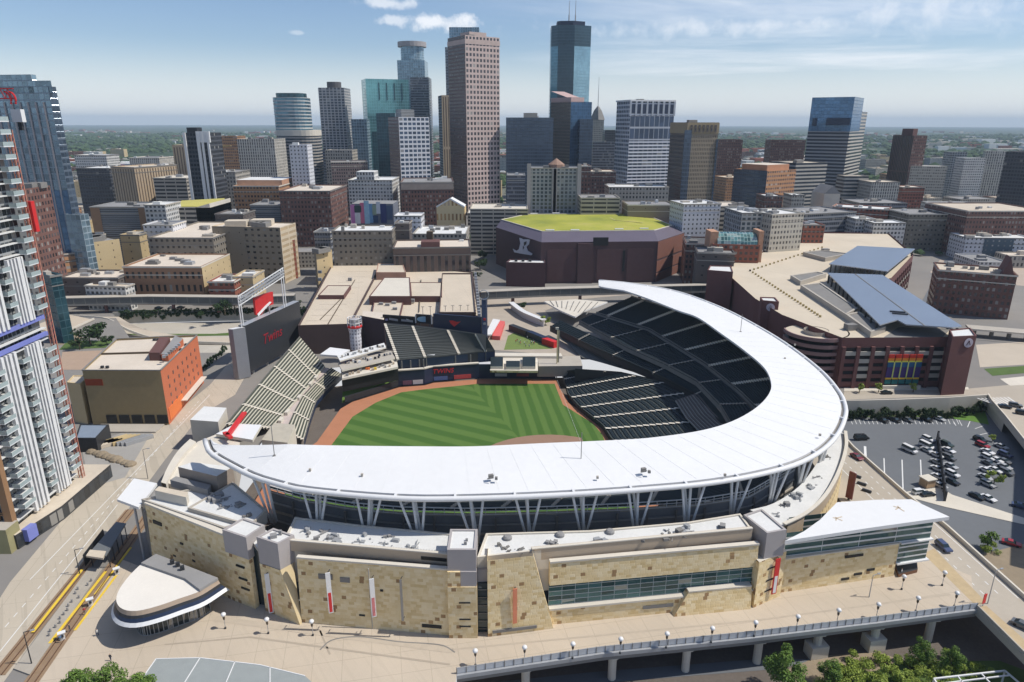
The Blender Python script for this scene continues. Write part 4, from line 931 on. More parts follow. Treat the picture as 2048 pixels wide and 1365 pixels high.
# ---- plaza lamps
def make_lamp(loc, label):
    t = T('plaza_lamp', label, 'lamp', loc, 'globe lamps along the promenade railing'); x, y, z = loc
    m = MB(); m.tube([(x, y, z), (x, y, z+3.3)], .07, 6); m.build('pole', M['steel'], t)
    m = MB(); m.lathe((x, y, z), [(.22, 0), (.22, .35), (.1, .45)], 8); m.build('base', M['dark'], t)
    m = MB(); m.lathe((x, y, z+3.2), [(0, 0), (.3, .05), (.52, .32), (.55, .55), (.4, .82), (0, .95)], 10); m.build('globe', M['steel_white'], t, smooth=True)
    m = MB(); m.lathe((x, y, z+2.3), [(.12, 0), (.24, .3), (.26, .75), (.14, .95)], 8); m.build('brown_collar', M['trunk'], t); return t  # brown collar around the pole below the globe
lamps = [(951, 1332), (1049, 1325), (1145, 1318), (1240, 1308), (1332, 1297), (1422, 1286), (1508, 1274), (1592, 1262), (1673, 1249), (1752, 1237), (1831, 1224), (1908, 1214)]
L0 = None
for i, p in enumerate(lamps):
    loc = (*W(*p), .06); lb = f'white globe lamp on a dark pole by the bridge railing, number {i+1} from the left'
    lb = ['leftmost white globe lamp of the railing row on a dark pole', 'second white globe lamp from the left by the bridge railing', 'third white globe lamp from the left by the bridge railing', 'fourth white globe lamp from the left by the bridge railing', 'fifth white globe lamp from the left by the bridge railing', 'sixth white globe lamp from the left by the bridge railing', 'sixth white globe lamp from the right by the bridge railing', 'fifth white globe lamp from the right by the bridge railing', 'fourth white globe lamp from the right by the bridge railing', 'third white globe lamp from the right by the bridge railing', 'second white globe lamp from the right by the bridge railing', 'rightmost white globe lamp of the railing row near the street'][i]
    if L0 is None: L0 = make_lamp(loc, lb)
    else: dup(L0, loc, 0, lb)
for p, lb in (((451, 1258), 'white globe lamp on the plaza left, beside the rounded pavilion'), ((537, 1268), 'white globe lamp before the buttress tower, middle of three'), ((626, 1272), 'white globe lamp on the plaza right of the slanted buttress'), ((1884, 1172), 'white globe lamp alone on the pavement beside the right street'), ((1803, 1180), 'white globe lamp in front of the dark stair enclosure')):
    dup(L0, (*W(*p), .06), 0, lb, 'globe lamps out on the plaza')
# tall street lights
def mast(px, py, h, label, mat=None):
    x, y = W(px, py); t = T('street_light', label, 'street light', (x, y, 0)); m = MB(); m.tube([(x, y, 0), (x, y, h)], .13, 6, r2=.07); m.build('pole', mat or M['conc_dk'], t)
    m = MB(); m.bar((x, y, h), (x+1.4, y+.4, h+.2), .12); m.build('arm', mat or M['conc_dk'], t); m = MB(); m.box((x+1.5, y+.4, h+.1), (.8, .3, .2), .3); m.build('lamp_head', M['steel'], t); return t
mast(296, 958, 10, 'thin brown street light beside the white entrance canopy'); mast(1975, 1208, 9, 'grey street light next to the red banner pole', M['steel']); mast(64, 1330, 8, 'dark catenary mast beside the light rail platform', M['dark']); mast(160, 1150, 7, 'dark mast at the end of the station shelter', M['dark']); mast(1738, 1195, 6, 'slim light mast on the promenade before the wing wall', M['steel'])
x, y = W(1965, 1213); t = T('banner_pole', 'red banner on a short pole at the promenade corner', 'banner', (x, y, 0)); m = MB(); m.tube([(x, y, 0), (x, y, 3.6)], .09, 6); m.build('pole', M['steel'], t); m = MB(); m.box((x, y-.1, .9), (1.0, .12, 2.5), .4); m.build('fabric', M['red'], t)

# worn bands, drains and street furniture on the plaza
for a, b, w_, k_ in (((430, 1238), (905, 1302), 1.6, .86), ((500, 1275), (900, 1330), .5, .7), ((640, 1262), (660, 1310), .35, .7), ((905, 1300), (1510, 1242), .5, .8), ((1510, 1242), (1900, 1190), .5, .8), ((330, 1290), (500, 1275), .4, .7)): dash('paving_band', W(*a), W(*b), w_, .085, 1, 1, flat('band_%d' % int(k_*100), (.57*k_, .485*k_, .38*k_), .9, .15, .5))
m = MB(); sp8 = spline([P(640, 1300, .09), P(665, 1280, .09), P(720, 1274, .09), P(800, 1284, .09), P(880, 1290, .09), P(910, 1305, .09)], 30)
for p, q in zip(sp8, sp8[1:]): m.bar(p, q, .3, .03)
tag(m.build('drain_line', M['conc_dk']), kind='structure')
# ------------------------------------------------------------------ outfield: walls, decks, boards
def txt(name, s, size, mat, parent, mw, ext=.06, shear=0.0):
    c = bpy.data.curves.new(name, 'FONT'); c.body = s; c.size = size; c.extrude = ext; c.align_x = 'CENTER'; c.align_y = 'CENTER'; c.shear = shear
    o = bpy.data.objects.new(name, c); COL.objects.link(o); bpy.context.view_layer.update()
    me = bpy.data.meshes.new_from_object(o.evaluated_get(bpy.context.evaluated_depsgraph_get())); bpy.data.objects.remove(o)
    me.name = name; me.materials.clear(); me.materials.append(mat); q = bpy.data.objects.new(name, me); COL.objects.link(q)
    q.parent = parent; q.matrix_world = mw
    pl = Matrix.Translation(Vector(parent['_w'])); q.matrix_parent_inverse = Matrix.Identity(4); q.matrix_basis = pl.inverted() @ mw; q['_w'] = (0, 0, 0); return q
def onwall(A, B, t, z, off=.15):
    """matrix on the vertical plane through A-B, facing the viewer's side"""
    A, B = Vector(A[:2]), Vector(B[:2]); d = (B-A).normalized(); n = Vector((d.y, -d.x)); p = A.lerp(B, t)+n*off
    mt = Matrix(((d.x, 0, n.x, p.x), (d.y, 0, n.y, p.y), (0, 1, 0, z), (0, 0, 0, 1))); return mt
# outfield wall with advertising panels
ow = [(690, 806), (744, 790), (797, 772.5), (850, 768.5), (867, 763.5), (958, 757), (1111, 757.5)]
owp = [Vector(W(*p, FZ)) for p in ow]; OWT = T('outfield_wall', 'dark green outfield wall with advertising panels along the warning track', 'wall', (*owp[3], FZ))
for i, (a, b) in enumerate(zip(owp, owp[1:])):
    h = 2.6 if i < 2 else (7.0 if i < 5 else 6.6)
    m = MB(); m.wall(a, b, FZ, FZ+h); n = Vector((-(b-a).y, (b-a).x)).normalized()*.6
    m.face([(*a, FZ+h), (*b, FZ+h), (*(b+n), FZ+h), (*(a+n), FZ+h)]); m.build('wall_panel', M['dark'] if i < 2 else M['navy'], OWT)
def ad(px0, px1, pyb, pyt, col, name='advert_panel'):
    i = max(k for k in range(len(ow)-1) if ow[k][0] <= px0+.1); a, b = owp[i], owp[i+1]
    def at(px): 
        k = (px-ow[i][0])/(ow[i+1][0]-ow[i][0]); return a.lerp(b, k)
    p, q = at(px0), at(px1); n = Vector(((q-p).y, -(q-p).x)).normalized()*.12; m = MB()
    m.prism([tuple(p), tuple(q), tuple(q+n), tuple(p+n)] , FZ+pyb, FZ+pyt, 0, 0); return m.build(name, col, OWT)
adw = flat('advert_white', (.62, .62, .64), .6, .2, 2, fine=.4); adr = flat('advert_red', (.55, .08, .08), .6, .3, 1.2, fine=.4); adb = flat('advert_blue', (.10, .16, .35), .6, .4, 1.5, fine=.4)
ad(806, 824, .3, 2.2, flat('advert_plum', (.16, .08, .12), .6, .4, 1.5)); ad(826, 846, .3, 2.2, adw); ad(868, 895, .4, 2.2, adb); ad(908, 942, .4, 2.3, adr)
ad(990, 1014, 1.0, 2.4, adw); ad(1033, 1058, 1.0, 2.4, flat('advert_maroon', (.25, .05, .06), .6)); ad(1074, 1090, 1.0, 2.4, adw)
txt('lettering', 'TWINS', 3.0, M['red'], OWT, onwall(owp[4], owp[5], .21, FZ+4.7, .3), shear=.2)
# centre field hill and batter's eye
m = MB(); a = [P(684, 806, -4.9), P(744, 789, -4.9), P(797, 772, -4.9)]; b = [P(686, 770, -1.2), P(744, 757, -1.2), P(797, 742, -1.2)]
A = resample(a, 8); B = resample(b, 8)
for i in range(7): m.face([A[i], A[i+1], B[i+1], B[i]])
struct('grass_bank', m, flat('bank_grass', (.10, .17, .03), .95, .25, .4))
BE = T('batters_eye', 'stacked open terraces with red tables above the black batters eye wall', 'terrace', (*W(740, 760, -1), -1))
bl, br = P(684, 766, -1), P(797, 744, -1)
m = MB(); m.wall(bl, br, -3, 5.8); m.build('backing_wall', M['black'], BE)
def terrace(px, z, h, front, deck, nm):
    m = MB(); m.prism([W(*p, z) for p in px], z-h, z, 0, 1); return m.build(nm, [front, deck], BE)
terrace([(684, 757), (796, 734), (792, 712), (684, 735)], 5.6, .9, M['conc_lt'], M['conc_lt'], 'lower_terrace')
terrace([(684, 741), (790, 716), (782, 702), (676, 727)], 8.0, .7, M['conc_lt'], M['conc'], 'middle_terrace')
terrace([(680, 722), (772, 695), (768, 686), (674, 712)], 10.0, .6, M['conc_lt'], M['roof_white'], 'upper_terrace')
terrace([(640, 709), (680, 712), (700, 700), (660, 695)], 9.5, .8, M['steel_white'], M['white'], 'side_roof')
m = MB(); m.wall(P(684, 757, 5)[:2], P(796, 734, 5)[:2], -1, 4.7); m.build('screen_wall', M['black'], BE)
def clutter(p0, p1, z, n, mats, sz=.7, name='table'):
    for k in range(n):
        t = (k+.5)/n+RG.uniform(-.02, .02); x, y, _ = P(p0[0]+(p1[0]-p0[0])*t+RG.uniform(-2, 2), p0[1]+(p1[1]-p0[1])*t+RG.uniform(-3, 3), z)
        m = MB(); m.box((x, y, z), (sz*RG.uniform(.8, 1.6), sz, .95), .25); m.build(name, RG.choice(mats), BE)
clutter((690, 738), (790, 716), 5.6, 16, [M['dark'], M['roof_grey'], M['orange'], M['conc_dk']]); clutter((690, 751), (792, 729), 5.6, 14, [M['orange'], M['beige'], M['yellow'], M['roof_grey']], .8)
clutter((690, 731), (784, 708), 8.0, 15, [M['dark'], M['roof_grey'], M['navy'], M['white']]); clutter((684, 718), (768, 692), 10.0, 14, [M['roof_grey'], M['steel'], M['dark'], M['conc']])
for a, b in (((685, 720), (712, 713)), ((716, 711), (738, 705)), ((741, 704), (764, 697))):
    p, q = Vector(P(*a, 9.2)), Vector(P(*b, 9.2)); m = MB(); m.bar(p, q, 1.6, .5); m.build('red_awning', flat('salmon_awning', (.72, .20, .15), .7, .1), BE)
# centre field upper deck
cd = tier('seating_section', L((796, 722, 6), (880, 715, 6), (950, 707, 6), (990, 704, 6)), L((770, 650, 13.5), (840, 656, 13.5), (905, 664, 13.5), (972, 674, 13.5)), 18, flat('deck_seat', (.058, .064, .06), .7, .1), flat('deck_tread', (.075, .08, .075), .9, .1), (.0, .27, .62, .90), fascia=(-4.5, .4, M['navy']), rear=(-12, 1, M['conc_dk']), n=30)
for i in range(2, 5):
    a, b = owp[i], owp[i+1]; n = Vector((-(b-a).y, (b-a).x)).normalized(); m = MB(); m.wall(a+n*2.5, b+n*2.5, -3, 6.2); part('deck_front', m, M['dark']); m = MB(); m.bar((*(a+n*.5), 2.2), (*(b+n*.5), 2.2), 1.6, .45); part('deck_ledge', m, M['conc_lt'])
    for k in range(3): p = a.lerp(b, (k+.5)/3)+n*1.6; m = MB(); m.box((p.x, p.y, 2.3), (.5, .5, 3.6)); part('deck_post', m, M['conc_dk'])
m = MB(); x, y, z = P(853, 706, 7.6); m.box((x, y, z-1.0), (7.5, 2.0, .4), -.1); m.box((x, y+.4, z-2.2), (6.5, 1.5, 1.2), -.1, 0); part('camera_well', m, [M['steel_white']])
# limestone pocket with three green boxes and the right field overlook
OV = T('overlook_stand', 'tan overlook ledge with three dark green seat boxes above the right field wall', 'stand', (*W(1030, 740, 2), 2))
m = MB(); m.prism([W(980, 741, 2.2), W(1076, 742, 2.2), W(1075, 715, 2.2), W(985, 712, 2.2)], 1.2, 2.2, 0, 1); m.build('ledge', [M['stone'], M['conc_lt']], OV)
for a, b in ((981, 1006), (1012, 1040), (1045, 1071)):
    y0 = 733 if a != 1012 else 734; m = MB(); m.prism([W(a, y0, 3.6), W(b, y0, 3.6), W(b, y0-19 if a != 1012 else y0-12, 3.6), W(a, y0-19 if a != 1012 else y0-12, 3.6)], 2.2, 3.6, 0, 1); m.build('seat_box', [M['conc_lt'], M['seat']], OV)
m = MB(); m.prism([W(1077, 733, 2), W(1165, 732, 2), W(1160, 712, 2), W(1076, 714, 2)], -3, 2, 0, 1); m.build('party_deck', [M['conc_dk'], M['conc']], OV)
m = MB(); m.prism([W(985, 712, 3.2), W(1125, 713, 3.2), W(1122, 707, 3.2), W(990, 706, 3.2)], 2, 3.2, 0, 1); m.build('back_bar', [M['conc_lt'], M['conc_lt']], OV)
# foul pole
x, y = W(1113, 757, FZ); FP = T('foul_pole', 'tall pale yellow foul pole at the right field corner', 'foul pole', (x, y, FZ)); zt = RY(1116, 657, y)[2]
m = MB(); m.tube([(x, y, FZ), (x, y, zt)], .22, 8); m.build('pole', flat('pole_yellow', (.60, .52, .30), .6, .1), FP); m = MB(); m.box((x+.5, y, zt-16), (.9, .08, 15)); m.build('screen', flat('pole_mesh', (.42, .38, .26), .7, .1), FP); m = MB(); m.box((x-.2, y, zt-.6), (1.4, .6, 1.0)); m.build('top_box', M['conc_lt'], FP)
# ---- main scoreboard on the left
def board(root, px_tl, px_tr, px_br, px_bl, Yl, Yr, thick, face_mat, side_mat):
    tl, tr = RY(*px_tl, Yl), RY(*px_tr, Yr); bl_, br_ = RY(*px_bl, Yl), RY(*px_br, Yr)
    return tl, tr, br_, bl_
SB = T('scoreboard', 'huge dark blank video scoreboard with red script standing above the left field bleachers', 'scoreboard', (*W(520, 740), 0))
Yl, Yr = 276, 318
tl, tr = Vector(RY(491, 662, Yl)), Vector(RY(598, 596, Yr)); bl2, br2 = RY(502, 745, Yl), RY(603, 676, Yr)
zt = (tl.z+tr.z)/2+.3; zb = min(bl2[2], br2[2]); A, B = Vector(tl[:2]), Vector(tr[:2]); d = (B-A).normalized(); n = Vector((d.y, -d.x))
m = MB(); m.prism([tuple(A), tuple(B), tuple(B-n*3.2), tuple(A-n*3.2)], zb, zt, 0, 1, bottom=True); m.build('screen', [flat('led_screen', (.035, .037, .042), .45, .12, .5), M['steel']], SB)
A2 = A-d*4.2-n*3.0; m = MB(); m.prism([tuple(A-d*.0+n*.02), tuple(A2), tuple(A2-n*2.2), tuple(A-n*3.0)][::-1], zb-2, zt-.6, 0, 1, bottom=True); m.build('side_wing', [flat('board_grey', (.23, .24, .26), .5, .1), M['steel_white']], SB)
for t in (.1, .35, .6, .85):
    p = A.lerp(B, t)-n*2; m = MB(); m.tube([(*p, 0), (*p, zb+1)], .8, 8); m.build('leg', M['steel'], SB)
txt('lettering', 'Twins', 6.4, flat('dim_red', (.30, .02, .03), .5, .05), SB, onwall(A, B, .42, (zt+zb)/2+.5, .2), shear=.3)
# truss and posts above
tz = RY(480, 565, Yl)[2]
a, b = Vector(RY(478, 612, Yl)), Vector(RY(568, 553, Yr-10))
for q in (0, 4.0):
    m = MB(); m.bar(a+Vector((0, 0, q)), b+Vector((0, 0, q)), .35); m.build('truss_chord', M['steel_white'], SB)
N2 = 16; m = MB()
for i in range(N2):
    p, q = a.lerp(b, i/N2), a.lerp(b, (i+1)/N2); m.bar(p, q+Vector((0, 0, 4.0)), .16); m.bar(q, q+Vector((0, 0, 4.0)), .16); m.bar(p+Vector((0, 0, 4)), q, .16)
for q in (1.3, 2.7): m.bar(a+Vector((0, 0, q)), b+Vector((0, 0, q)), .9, .5)
m.build('truss_web', M['steel'], SB)
for t in (.0, .04, .93, .98):
    p = a.lerp(b, t); m = MB(); m.tube([(p.x, p.y, zt-3), tuple(p+Vector((0, 0, 3.8)))], .25, 6); m.build('truss_post', M['steel_white'], SB)
# red emblem board over the scoreboard
EM = T('emblem_sign', 'bright red jagged emblem board with a white sash standing on the scoreboard', 'sign', (*RY(528, 620, 290)[:2], zt))
pe = [(509, 597), (512, 630), (521, 634), (534, 613), (547, 609), (546, 584), (530, 588), (515, 594)]
q = [Vector(RY(*p, 290+(p[0]-510)*.35)) for p in pe]; m = MB(); nb3 = Vector((-n.x, -n.y, 0))*.9
m.face(q[::-1]); m.face([p+nb3 for p in q])
for i in range(len(q)): j = (i+1) % len(q); m.face([q[i], q[j], q[j]+nb3, q[i]+nb3])
m.build('red_plate', M['red'], EM)
s1, s2 = Vector(RY(515, 631, 291)), Vector(RY(545, 599, 303)); nn3 = Vector((n.x, n.y, 0))*.15
m = MB(); m.bar(s1+nn3, s2+nn3, .3, 1.1); m.build('white_sash', M['steel_white'], EM)
for px in (522, 538):
    p = Vector(RY(px, 612, 296)); m = MB(); m.tube([(p.x, p.y, zt-1), (p.x, p.y, p.z)], .3, 6); m.build('support', M['steel'], EM)
# white lattice tower sign
x, y = W(712, 690, 8); LT = T('lattice_tower', 'white lattice bottle-shaped tower sign with a red band beside centre field', 'sign', (x, y, 6))
zt2 = RY(712, 636, y)[2]; hh = zt2-6
lat = facade('lattice_white', (.72, .70, .72), (.25, .24, .27), 1.5, 1.7, (.35, .8), (.3, .75), var=.6, blind=.3, rough=.6)
m = MB(); r = 3.0
prof = [(2.5, 0), (2.7, hh*.25), (2.6, hh*.5), (3.1, hh*.72)]
for k in range(12):
    a0, a1 = 2*math.pi*k/12, 2*math.pi*(k+1)/12
    for (ra, za), (rb, zb_) in zip(prof, prof[1:]):
        m.face([(x+ra*math.cos(a0), y+ra*math.sin(a0), 6+za), (x+ra*math.cos(a1), y+ra*math.sin(a1), 6+za), (x+rb*math.cos(a1), y+rb*math.sin(a1), 6+zb_), (x+rb*math.cos(a0), y+rb*math.sin(a0), 6+zb_)], 0, [(k*1.5, za), (k*1.5+1.5, za), (k*1.5+1.5, zb_), (k*1.5, zb_)])
m.build('body', lat, LT)
m = MB(); m.lathe((x, y, 6+hh*.70), [(3.1, 0), (3.4, .3), (3.4, 1.0), (3.1, 1.3)], 14); m.build('red_band', M['red'], LT)
m = MB()
for k in range(10):
    a0 = 2*math.pi*k/10; m.bar((x+3.3*math.cos(a0), y+3.3*math.sin(a0), 6+hh*.76), (x+3.0*math.cos(a0), y+3.0*math.sin(a0), 6+hh), .25)
for zz in (.86, 1.0):
    pts = [(x+3.1*math.cos(2*math.pi*k/16), y+3.1*math.sin(2*math.pi*k/16), 6+hh*zz) for k in range(17)]; m.tube(pts, .15, 5)
m.build('crown_rail', M['steel_white'], LT); m = MB(); m.lathe((x, y, 6+hh*.77), [(2.6, 0), (2.4, hh*.2), (0, hh*.21)], 12); m.build('crown', M['lilac'], LT)
# billboards at the back of the upper deck
def billboard(label, x0, x1, yt, yb, Y0, Y1, col, extra=None):
    a, b = Vector(RY(x0, yt, Y0)), Vector(RY(x1, yt, Y1)); z1 = a.z; z0 = RY(x0, yb, Y0)[2]
    t = T('billboard', label, 'billboard', (*a[:2], z0)); d = (b-a).normalized(); n2 = Vector((-d.y, d.x, 0))
    m = MB(); m.prism([tuple(a[:2]), tuple(b[:2]), tuple((b+n2*1.0)[:2]), tuple((a+n2*1.0)[:2])], z0, z1, 0, 0, bottom=True); m.build('face', col, t)
    for k in (.2, .8):
        p = a.lerp(b, k)+n2*1.4; m = MB(); m.tube([(p.x, p.y, 0), (p.x, p.y, z1-.3)], .3, 6); m.build('post', M['dark'], t)
    if extra: extra(t, a, b, z0, z1)
    return t
def logos(t, a, b, z0, z1):
    for k, w_, mt in ((.08, 1.3, flat('pale_violet', (.45, .40, .6), .6)), (.2, 4.6, M['steel']), (.58, 6, M['steel']), (.74, 2, M['steel_white'])):
        p = a.lerp(b, k); q = a.lerp(b, k+w_/(b-a).length); m = MB(); m.bar((p.x, p.y-.15, (z0+z1)/2+RG.uniform(-.6, .6)), (q.x, q.y-.15, (z0+z1)/2), .1, 1.0); m.build('logo', mt, t)
def oval(t, a, b, z0, z1):
    c = (a+b)/2; m = MB(); pts = []
    for k in range(20): pts.append((c.x+(b-a).length*.40*math.cos(k*math.pi/10), c.y-.25, (z0+z1)/2+(z1-z0)*.33*math.sin(k*math.pi/10)))
    m.face(pts); m.build('oval', flat('pale_blue', (.25, .42, .55), .5, .2, .8), t)
    for p in (a, b): m = MB(); m.box((p.x, p.y-.1, z0), (.5, .5, z1-z0)); m.build('frame_post', M['steel_white'], t)
billboard('long black billboard with pale logos above the centre field deck', 765, 829, 630, 647, 316, 312, M['black'], logos)
billboard('dark billboard with a pale blue oval between white posts', 831, 863, 629, 646, 312, 310, M['black'], oval)
def heart(t, a, b, z0, z1):
    def pt(u, v): p = a.lerp(b, u); return Vector((p.x, p.y-.3, z0+(z1-z0)*v))
    m = MB(); m.face([pt(.34, .70), pt(.36, .58), pt(.41, .45), pt(.44, .38), pt(.50, .52), pt(.58, .70), pt(.50, .66), pt(.44, .70), pt(.40, .72)]); m.build('red_mark', M['red'], t)
billboard('large navy blue board with a small red mark over the centre field deck', 866, 962, 628, 664, 306, 300, M['navy'], heart)
PY = T('pylon_sign', 'tall narrow navy pylon at the right end of the navy board', 'sign', (*W(967, 672, 10), 8))
a, b = Vector(RY(963, 600, 299)), Vector(RY(972, 600, 301)); m = MB(); m.prism([tuple(a[:2]), tuple(b[:2]), (b.x+.5, b.y+2), (a.x+.5, a.y+2)], 6, a.z, 0, 0); m.build('shaft', M['navy'], PY)
m = MB(); c = (a+b)/2; pts = [(c.x+2.2*math.cos(k*math.pi/8), c.y, a.z+2+2.2*math.sin(k*math.pi/8)) for k in range(17)]; m.tube(pts, .2, 6); m.build('ring', M['steel'], PY)
for z, mt in ((RY(967, 641, 300)[2], M['red']), (RY(967, 650, 300)[2], M['steel'])): m = MB(); m.box((c.x, c.y-.2, z), (1.6, .2, 1.0)); m.build('mark', mt, PY)
# brown service block behind the left of the boards
pb = [W(724, 632, 15.5), W(768, 640, 15.5), W(768, 626, 15.5), W(726, 622, 15.5)]
m = MB(); m.prism(pb, 0, 15.5, 0, 1); tag(m.build('service_block', [flat('plum_brick', (.085, .055, .06), .8, .15), M['roof_pink']]), 'dark plum brick block between the lattice tower and the black billboard', 'building')
# ---- plaza beyond right field
sheet('gate_plaza', [(972, 668), (985, 700), (1125, 712), (1165, 716), (1180, 700), (1110, 650), (1090, 622), (1150, 600), (1260, 590), (1230, 566), (975, 600)], .07, flat('plaza_tan', (.42, .36, .29), .9, .15, .2))
sheet('gate_lawn', [(1008, 700), (1016, 672), (1030, 665), (1068, 678), (1105, 698)], .12, flat('plaza_lawn', (.16, .22, .06), .95, .2, .4))
m = MB(); m.prism([W(970, 670, 4), W(983, 669, 4), W(1000, 640, 4), W(986, 638, 4)], 3.4, 4, 0, 1, bottom=True); o = m.build('shop_canopy', [M['steel_white'], M['white']]); tag(o, 'white slanted canopy beside the red strip on the gate plaza', 'canopy')
m = MB(); m.prism([W(984, 672, 2.2), W(1000, 673, 2.2), W(1010, 643, 2.2), W(996, 641, 2.2)], 0, 2.2, 0, 1); o = m.build('gate_stall', [flat('salmon_roof', (.66, .13, .12), .7, .1), flat('salmon_roof', (.66, .13, .12), .7, .1)]); tag(o, 'salmon red roofed stall on the gate plaza', 'stall')
cw = spline(L((1022, 605, 4), (1045, 622, 4), (1070, 633, 4), (1088, 640, 4)), 16); m = MB()
for p, q in zip(cw, cw[1:]): m.bar(p, q, 3.2, .4); m.bar((p.x, p.y, 2), (q.x, q.y, 2), .3, 4)
tag(m.build('curved_canopy', M['steel_white']), 'white curving canopy roof on the gate plaza', 'canopy')
m = MB(); m.prism([W(1088, 603, 7), W(1122, 622, 7), W(1150, 634, 7), W(1168, 622, 7), W(1215, 604, 7), W(1150, 599, 7)], 6.2, 7, 0, 1, bottom=True); t = T('gate_canopy', 'pale grey pointed canopy over the gate beside the upper deck', 'canopy', P(1150, 615, 6)); m.build('roof', [M['steel_white'], M['conc_lt']], t)
for k in range(9): m = MB(); m.bar(P(1100+k*12, 602+k*.3, 7.1), P(1108+k*8, 612+k*2.2, 7.1), .35, .3); m.build('rib', M['conc_dk'], t)
for i, (a, b, c_) in enumerate((((1022, 655), (1056, 668), 'dark'), ((1058, 668), (1092, 682), 'navy'), ((1088, 682), (1112, 690), 'red'))):
    p, q = Vector(P(*a, 1.6)), Vector(P(*b, 1.6)); m = MB(); m.bar(p, q, 3, 3.2); tag(m.build('concession_stand', M[c_]), ['dark flat concession stand at the left of the gate plaza row', 'navy concession stand in the middle of the gate plaza row', 'red concession stand at the right of the gate plaza row'][i], 'stand')
# ------------------------------------------------------------------ buildings: helpers
def bldg(name, label, cat, poly, z0, z1, wm, rm, par=.8, units=0, group=None, usz=1.0, skip_roof=False):
    poly = ccw([tuple(p[:2]) for p in poly]); cx = sum(p[0] for p in poly)/len(poly); cy = sum(p[1] for p in poly)/len(poly)
    t = T(name, label, cat, (cx, cy, z0), group)
    m = MB(); m.prism(poly, z0, z1, 0, 0, mod=mod(wm), roof=False, par=par); m.build('wall', wm, t)
    if not skip_roof: m = MB(); m.face([(*p, z1) for p in (inset(poly, .45) if par else poly)]); m.build('roof', rm, t)
    t['_z'] = z1
    if units and par and z1 < 70: m = MB(); m.prism(inset(poly, -.4), z1+par-.9, z1+par+.06, 0, 0, roof=False); m.prism(inset(poly, -.25), z1-4.6, z1-4.1, 0, 0, roof=False); m.build('cornice', RG.choice([M['conc'], M['conc_lt'], M['conc_dk']]), t)
    ins = inset(poly, 3.0)
    for k in range(units):
        # a point inside the footprint, nearer the middle
        i = RG.randrange(len(ins)); p = Vector(ins[i]).lerp(Vector((cx, cy)), RG.random()**.7); s = RG.uniform(1.6, 4.5)*usz
        a, b = Vector(poly[0]), Vector(poly[1]); rz = math.atan2(b.y-a.y, b.x-a.x)
        m = MB(); m.box((p.x, p.y, z1), (s*RG.uniform(.8, 1.8), s, RG.uniform(1, 2.8)*min(1.3, usz)), rz); m.build('roof_unit', RG.choice([M['roof_grey'], M['conc'], M['roof_white'], M['steel'], M['conc_dk']]), t)
    return t
def par4(p):
    p = [Vector(q[:2]) for q in p]
    return p if len(p) > 3 else p+[p[0]+p[2]-p[1]]
def blk(name, label, cat, roof_px, base, wm, rm, **k):
    """roof_px: roof corners in order (first one stands above base); three corners make a parallelogram"""
    Y = W(*base)[1]; z = RY(*roof_px[0], Y)[2]
    return bldg(name, label, cat, par4([W(*p, z) for p in roof_px]), 0, z, wm, rm, **k)
def twr(name, label, cat, x0, x1, yt, Y0, Y1, depth, wm, rm, **k):
    a, b = RY(x0, yt, Y0), RY(x1, yt, Y1); z = (a[2]+b[2])/2; A, B = Vector(a[:2]), Vector(b[:2]); d = (B-A).normalized(); n = Vector((-d.y, d.x))*depth
    return bldg(name, label, cat, [A, B, B+n, A+n], 0, z, wm, rm, **k), A, B, n, z
# ------------------------------------------------------------------ residential tower under construction, left edge
HR = T('apartment_tower', 'unfinished apartment tower with white fins, stacked balconies and blue wrapped floors', 'building', (-140, 166, 0))
XR, YA, YB, TOP, FH = -128.4, 153.0, 180.0, 112.0, 3.0
hr_glass = facade('tower_glazing', (.30, .31, .31), (.05, .06, .07), 1.5, 3.0, (.05, .95), (.12, .95), metal=.2, var=.6, blind=.2)
m = MB(); m.prism([(XR-1.2, YA+.6), (XR-1.2, YB-.4), (-165, YB-.4), (-165, YA+.6)], 0, TOP, 0, 0, mod=mod(hr_glass)); m.build('core_wall', hr_glass, HR)
slabw = flat('slab_white', (.66, .66, .64), .7, .08); brown = flat('terracotta_panel', (.30, .17, .085), .75, .12)
nf_ = int(TOP/FH)
for f in range(2, nf_):
    z = f*FH
    m = MB(); m.prism([(XR-1.0, YA), (XR+.12, YA), (XR+.12, YB), (XR-1.0, YB)], z-.14, z+.14, 0, 0, bottom=True); m.prism([(-165, YA), (XR-1.0, YA), (XR-1.0, YA+.55), (-165, YA+.55)], z-.14, z+.14, 0, 0, bottom=True); m.build('floor_slab', slabw, HR)
def Yf(f): return YA+(YB-YA)*f
bal_w = flat('balcony_white', (.70, .72, .72), .5, .06); bal_g = flat('balcony_glass', (.36, .43, .43), .2, .15)
def clad(z): return z < 47.5 or 54.5 < z < 71
for f in range(3, nf_-1):
    z = f*FH
    for c, (f0, f1, out) in enumerate(((.10, .26, 1.9), (.52, .63, 1.5), (.86, 1.0, 1.9))):
        if c == 1 and f % 1: continue
        if not clad(z) and not (z > 71): continue
        if z > 71 and c == 1: continue
        y0, y1 = Yf(f0), Yf(f1)
        m = MB(); m.prism([(XR, y0), (XR+out, y0), (XR+out, y1), (XR, y1)], z-.12, z+.12, 0, 0, bottom=True)
        m.box((XR+out-.05, (y0+y1)/2, z+.1), (.08, y1-y0, 1.05), 0, 1); m.box((XR+out/2, y0+.04, z+.1), (out, .08, 1.05), 0, 1)
        if len([o for o in HR.children if o.name.split('.')[0] == 'balcony']) < 100: m.build('balcony', [bal_w, bal_g], HR)
